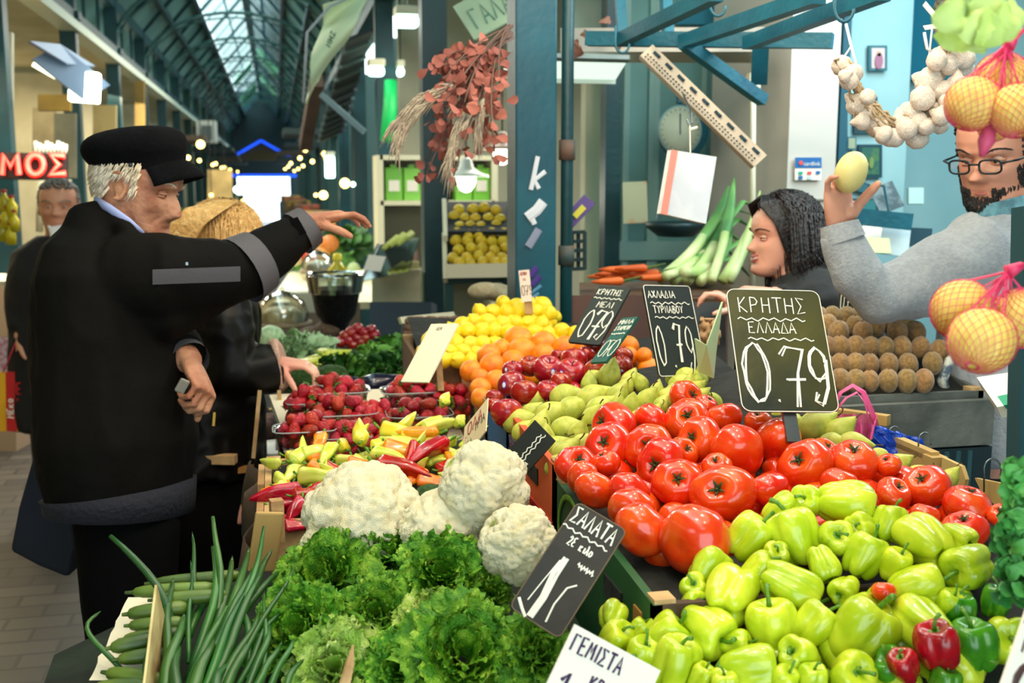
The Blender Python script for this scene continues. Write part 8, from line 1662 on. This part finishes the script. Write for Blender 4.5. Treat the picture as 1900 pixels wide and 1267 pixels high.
# glass domes, olive tub, oil bottle, glass case, dark counter
GLS = glassy('clear_glass', (.93, .98, .96), .22, .06)
def dome(px, py, d, r, label, inner):
    c = at(px, py, d); t = thing('glass_dome', label, 'dome', c, 'glass domes'); part('cover', MB().lathe([(r, 0), (r*1.02, r*.35), (r*.85, r*.8), (r*.5, r*1.1), (r*.15, r*1.2), (0, r*1.21)], c, 32), GLS, t, True); part('knob', MB().sphere(c+Vector((0, 0, r*1.28)), r*.09, 12, 8), GLS, t, True)
    part('plate', MB().lathe([(0, -.03), (r*1.1, -.02), (r*1.15, 0), (0, 0)], c, 32), M('stone_plate', (.66, .58, .48), rough=.6), t, True); part('food', MB().lathe([(r*.85, 0), (r*.8, r*.3), (r*.5, r*.55), (0, r*.62)], c, 24, mod=lambda a, q: 1+.08*math.sin(a*7)), inner, t, True)
dome(525, 596, 4.9, .115, 'glass dome over pale food beside the olive tub', M('pale_food', (.84, .76, .56), (.90, .84, .68), 14, .6)); dome(590, 500, 6.2, .09, 'smaller glass dome farther back by the oil bottle', M('food_white', (.86, .84, .76), rough=.6))
for i, (x, y, s) in enumerate(((545, 640, .07), (585, 625, .08), (610, 612, .07))): single('rustic_loaf', sphereish('rustic_loaf', M('brown_crust', (.42, .32, .24), (.30, .24, .20), 8, .8, .5, 40), squash=.6, seed=i, wob=.15), at(x, y, 4.6), s, (0, 0, i), f'brown rough bundle below the glass dome, {ordw(i)} from the left', 'bundle', 'brown bundles')
c = at(624, 608, 4.6); ot = thing('olive_tub', 'dark footed glass tub of black olives with clear rim', 'tub', c); part('bowl', MB().lathe([(.05, 0), (.055, .02), (.085, .06), (.105, .16), (.11, .17)], c, 28), M('dark_olives', (.04, .045, .05), (.08, .08, .09), 40, .3, .6, 50), ot, True); part('rim', MB().lathe([(.112, .15), (.122, .22), (.12, .235), (.116, .22), (.108, .15)], c, 28), GLS, ot, True); part('foot', MB().lathe([(0, -.10), (.07, -.10), (.05, -.02), (.05, 0)], c, 24), BLK2, ot, True)
c = at(627, 530, 5.6); ob = thing('oil_bottle', 'squat bottle of yellow oil with a yellow cap', 'bottle', c); part('bottle', MB().lathe([(0, 0), (.05, 0), (.055, .02), (.055, .08), (.02, .12), (.018, .14)], c, 20), M('oil_yellow', (.80, .74, .16), rough=.12, coat=.5), ob, True); part('cap', MB().lathe([(.022, .135), (.022, .165), (0, .17)], c, 14), M('cap_yellow', (.96, .88, .20), rough=.4), ob, True)
gc = thing('glass_display_case', 'slanted glass display case of cheeses beside the teal column', 'display case', at(740, 540, 5.3)); part('glass_front', MB().slab(at(700, 455, 5.6), at(778, 440, 5.6), at(672, 520, 5.1), .006), GLS, gc); part('case_body', MB().slab(at(690, 500, 5.5), at(780, 500, 5.5), at(690, 560, 5.5), .3), M('case_cream', (.78, .76, .62), (.86, .82, .70), 5, .6), gc); part('steel_edge', MB().bar(at(672, 522, 5.1), at(702, 454, 5.6), .012, .012), METAL, gc)
for i, (x, y, s) in enumerate(((710, 488, .05), (735, 490, .045), (760, 486, .05))): solo('cheese_block', MB().lathe([(0, 0), (s, 0), (s, s*.7), (0, s*.7)], at(x, y+12, 5.4), 20), M('cheese', (.88, .82, .58), rough=.5), f'round pale cheese on the display case, {ordw(i)} from the left', 'cheese', 'cheeses')
for i, (x, y) in enumerate(((712, 455), (724, 450), (738, 447))): solo('pale_marrow', MB().tube([at(x, y+6, 5.3), at(x+26, y-14, 5.4)], [.012, .018], 10), M('marrow', (.78, .82, .40), rough=.5), f'pale slender marrow lying above the display case, {ordw(i)} from the left', 'marrow', 'marrows', True)
solo('white_notice', MB().slab(at(684, 472, 5.0), at(716, 476, 5.0), at(674, 500, 5.0), .006), WHITEC, 'white notice card shining in front of the display case', 'card')
solo('dark_blue_counter', MB().slab(at(686, 560, 5.2), at(800, 560, 5.2), at(686, 690, 5.2), .4), M('slate_blue', (.20, .27, .33), rough=.7), 'slate blue counter front below the glass display case', 'counter')
solo('plastic_scale_box', MB().box(at(565, 560, 5.2), (.14, .1, .10)), M('pale_box', (.74, .74, .66), rough=.6), 'pale box between the glass domes', 'box', bevel=.005)
tc_ = thing('far_counter', 'long pale counter beyond the glass domes', 'counter', at(600, 560, 6.5)); part('counter_top', MB().slab(at(540, 500, 8.0), at(690, 500, 8.0), at(500, 560, 6.0), .04), SHW, tc_); part('counter_front', MB().slab(at(500, 562, 6.0), at(668, 562, 6.0), at(500, 720, 6.0), .05), M('stone_front', (.46, .42, .38), rough=.8), tc_)
for i, (x, y, c_, s) in enumerate(((560, 462, (.80, .34, .16), .05), (575, 478, (.82, .28, .20), .05), (600, 470, (.88, .62, .30), .05), (612, 452, (.84, .50, .24), .06), (590, 450, (.90, .70, .42), .05), (548, 480, (.86, .80, .62), .05), (632, 488, (.30, .50, .20), .06), (615, 500, (.82, .84, .60), .05), (570, 505, (.86, .84, .70), .05), (655, 500, (.72, .80, .60), .05))):
    single('far_vegetable', sphereish('far_vegetable', M(f'farveg_{i}', c_, rough=.5), seed=i, wob=.1), at(x, y, 7.2), s, (0, 0, i), f'blurred round {["orange","red","yellow","orange","yellow","cream","green","pale","cream","pale green"][i]} vegetable on the far counter, {ordw(i)} counted along the heap', 'vegetable', 'far vegetables')
# below the cuff: wooden stool, punnets and brown tarp at the stall end
tb_ = thing('brown_tarp', 'crumpled brown tarpaulin hanging from the stall end beside the black coat', 'tarpaulin', (-.08, 2.3, 0)); part('tarp', MB().grid(lambda u, v: (-.055-.05*u+.03*nz((u*5, v*6, 1), 1)-.015*math.sin(v*14+u*3), 1.82+v*.62, .93-.85*u), 20, 24), M('tarp_brown', (.30, .22, .15), (.22, .18, .14), 5, .7, .6, 18), tb_, True).modifiers.new('s', 'SOLIDIFY').thickness = .004
sp = thing('side_shelf', 'small dark shelf with punnets behind the wooden stick', 'shelf', at(470, 830, 3.0)); part('shelf_top', MB().slab(at(420, 812, 3.3), at(528, 812, 3.3), at(420, 842, 3.0), .03), M('white_metal', (1, 1, 1)), sp); part('dark_base', MB().slab(at(430, 846, 3.0), at(530, 846, 3.0), at(430, 1000, 3.0), .3), BLK2, sp)
solo('wooden_rail', MB().bar(at(356, 850, 2.75), at(438, 852, 2.75), .03, .022), WOOD, 'short wooden rail end beside the black coat', 'rail'); solo('yellow_rail', MB().bar(at(410, 876, 2.8), at(470, 868, 2.8), .02, .015), M('ochre_wood', (.70, .48, .22), rough=.7), 'thin ochre wooden rail above the brown tarpaulin', 'rail')
for i, (x, y, lb) in enumerate(((468, 782, 'clear box of pinkish fruit below the sheepskin cuff'), (495, 790, 'second clear box of dark fruit beside the wooden stick'))):
    t = thing('fruit_box', lb, 'box', at(x, y+24, 3.05), 'clear boxes below the cuff'); part('tray', MB().lathe([(.045, 0), (.055, .065), (.058, .07)], at(x, y+24, 3.05), 20), PL, t, True); part('fruit_fill', MB().lathe([(.04, .005), (.05, .05), (.03, .068), (0, .075)], at(x, y+24, 3.05), 20, mod=lambda a, q: 1+.07*math.sin(a*6)), M(f'fill_{i}', [(.66, .40, .34), (.20, .16, .20)][i], (.80, .60, .52), 20, .5), t, True)
for i, (x, x2) in enumerate(((482, 470), (518, 520))): solo('wooden_stick', MB().bar(at(x, 724, 2.75), at(x2, 850, 2.75), .010, .010), WOOD, ('thin wooden stick under the sheepskin cuff', 'wooden stick beside the strawberry punnets')[i], 'stick')
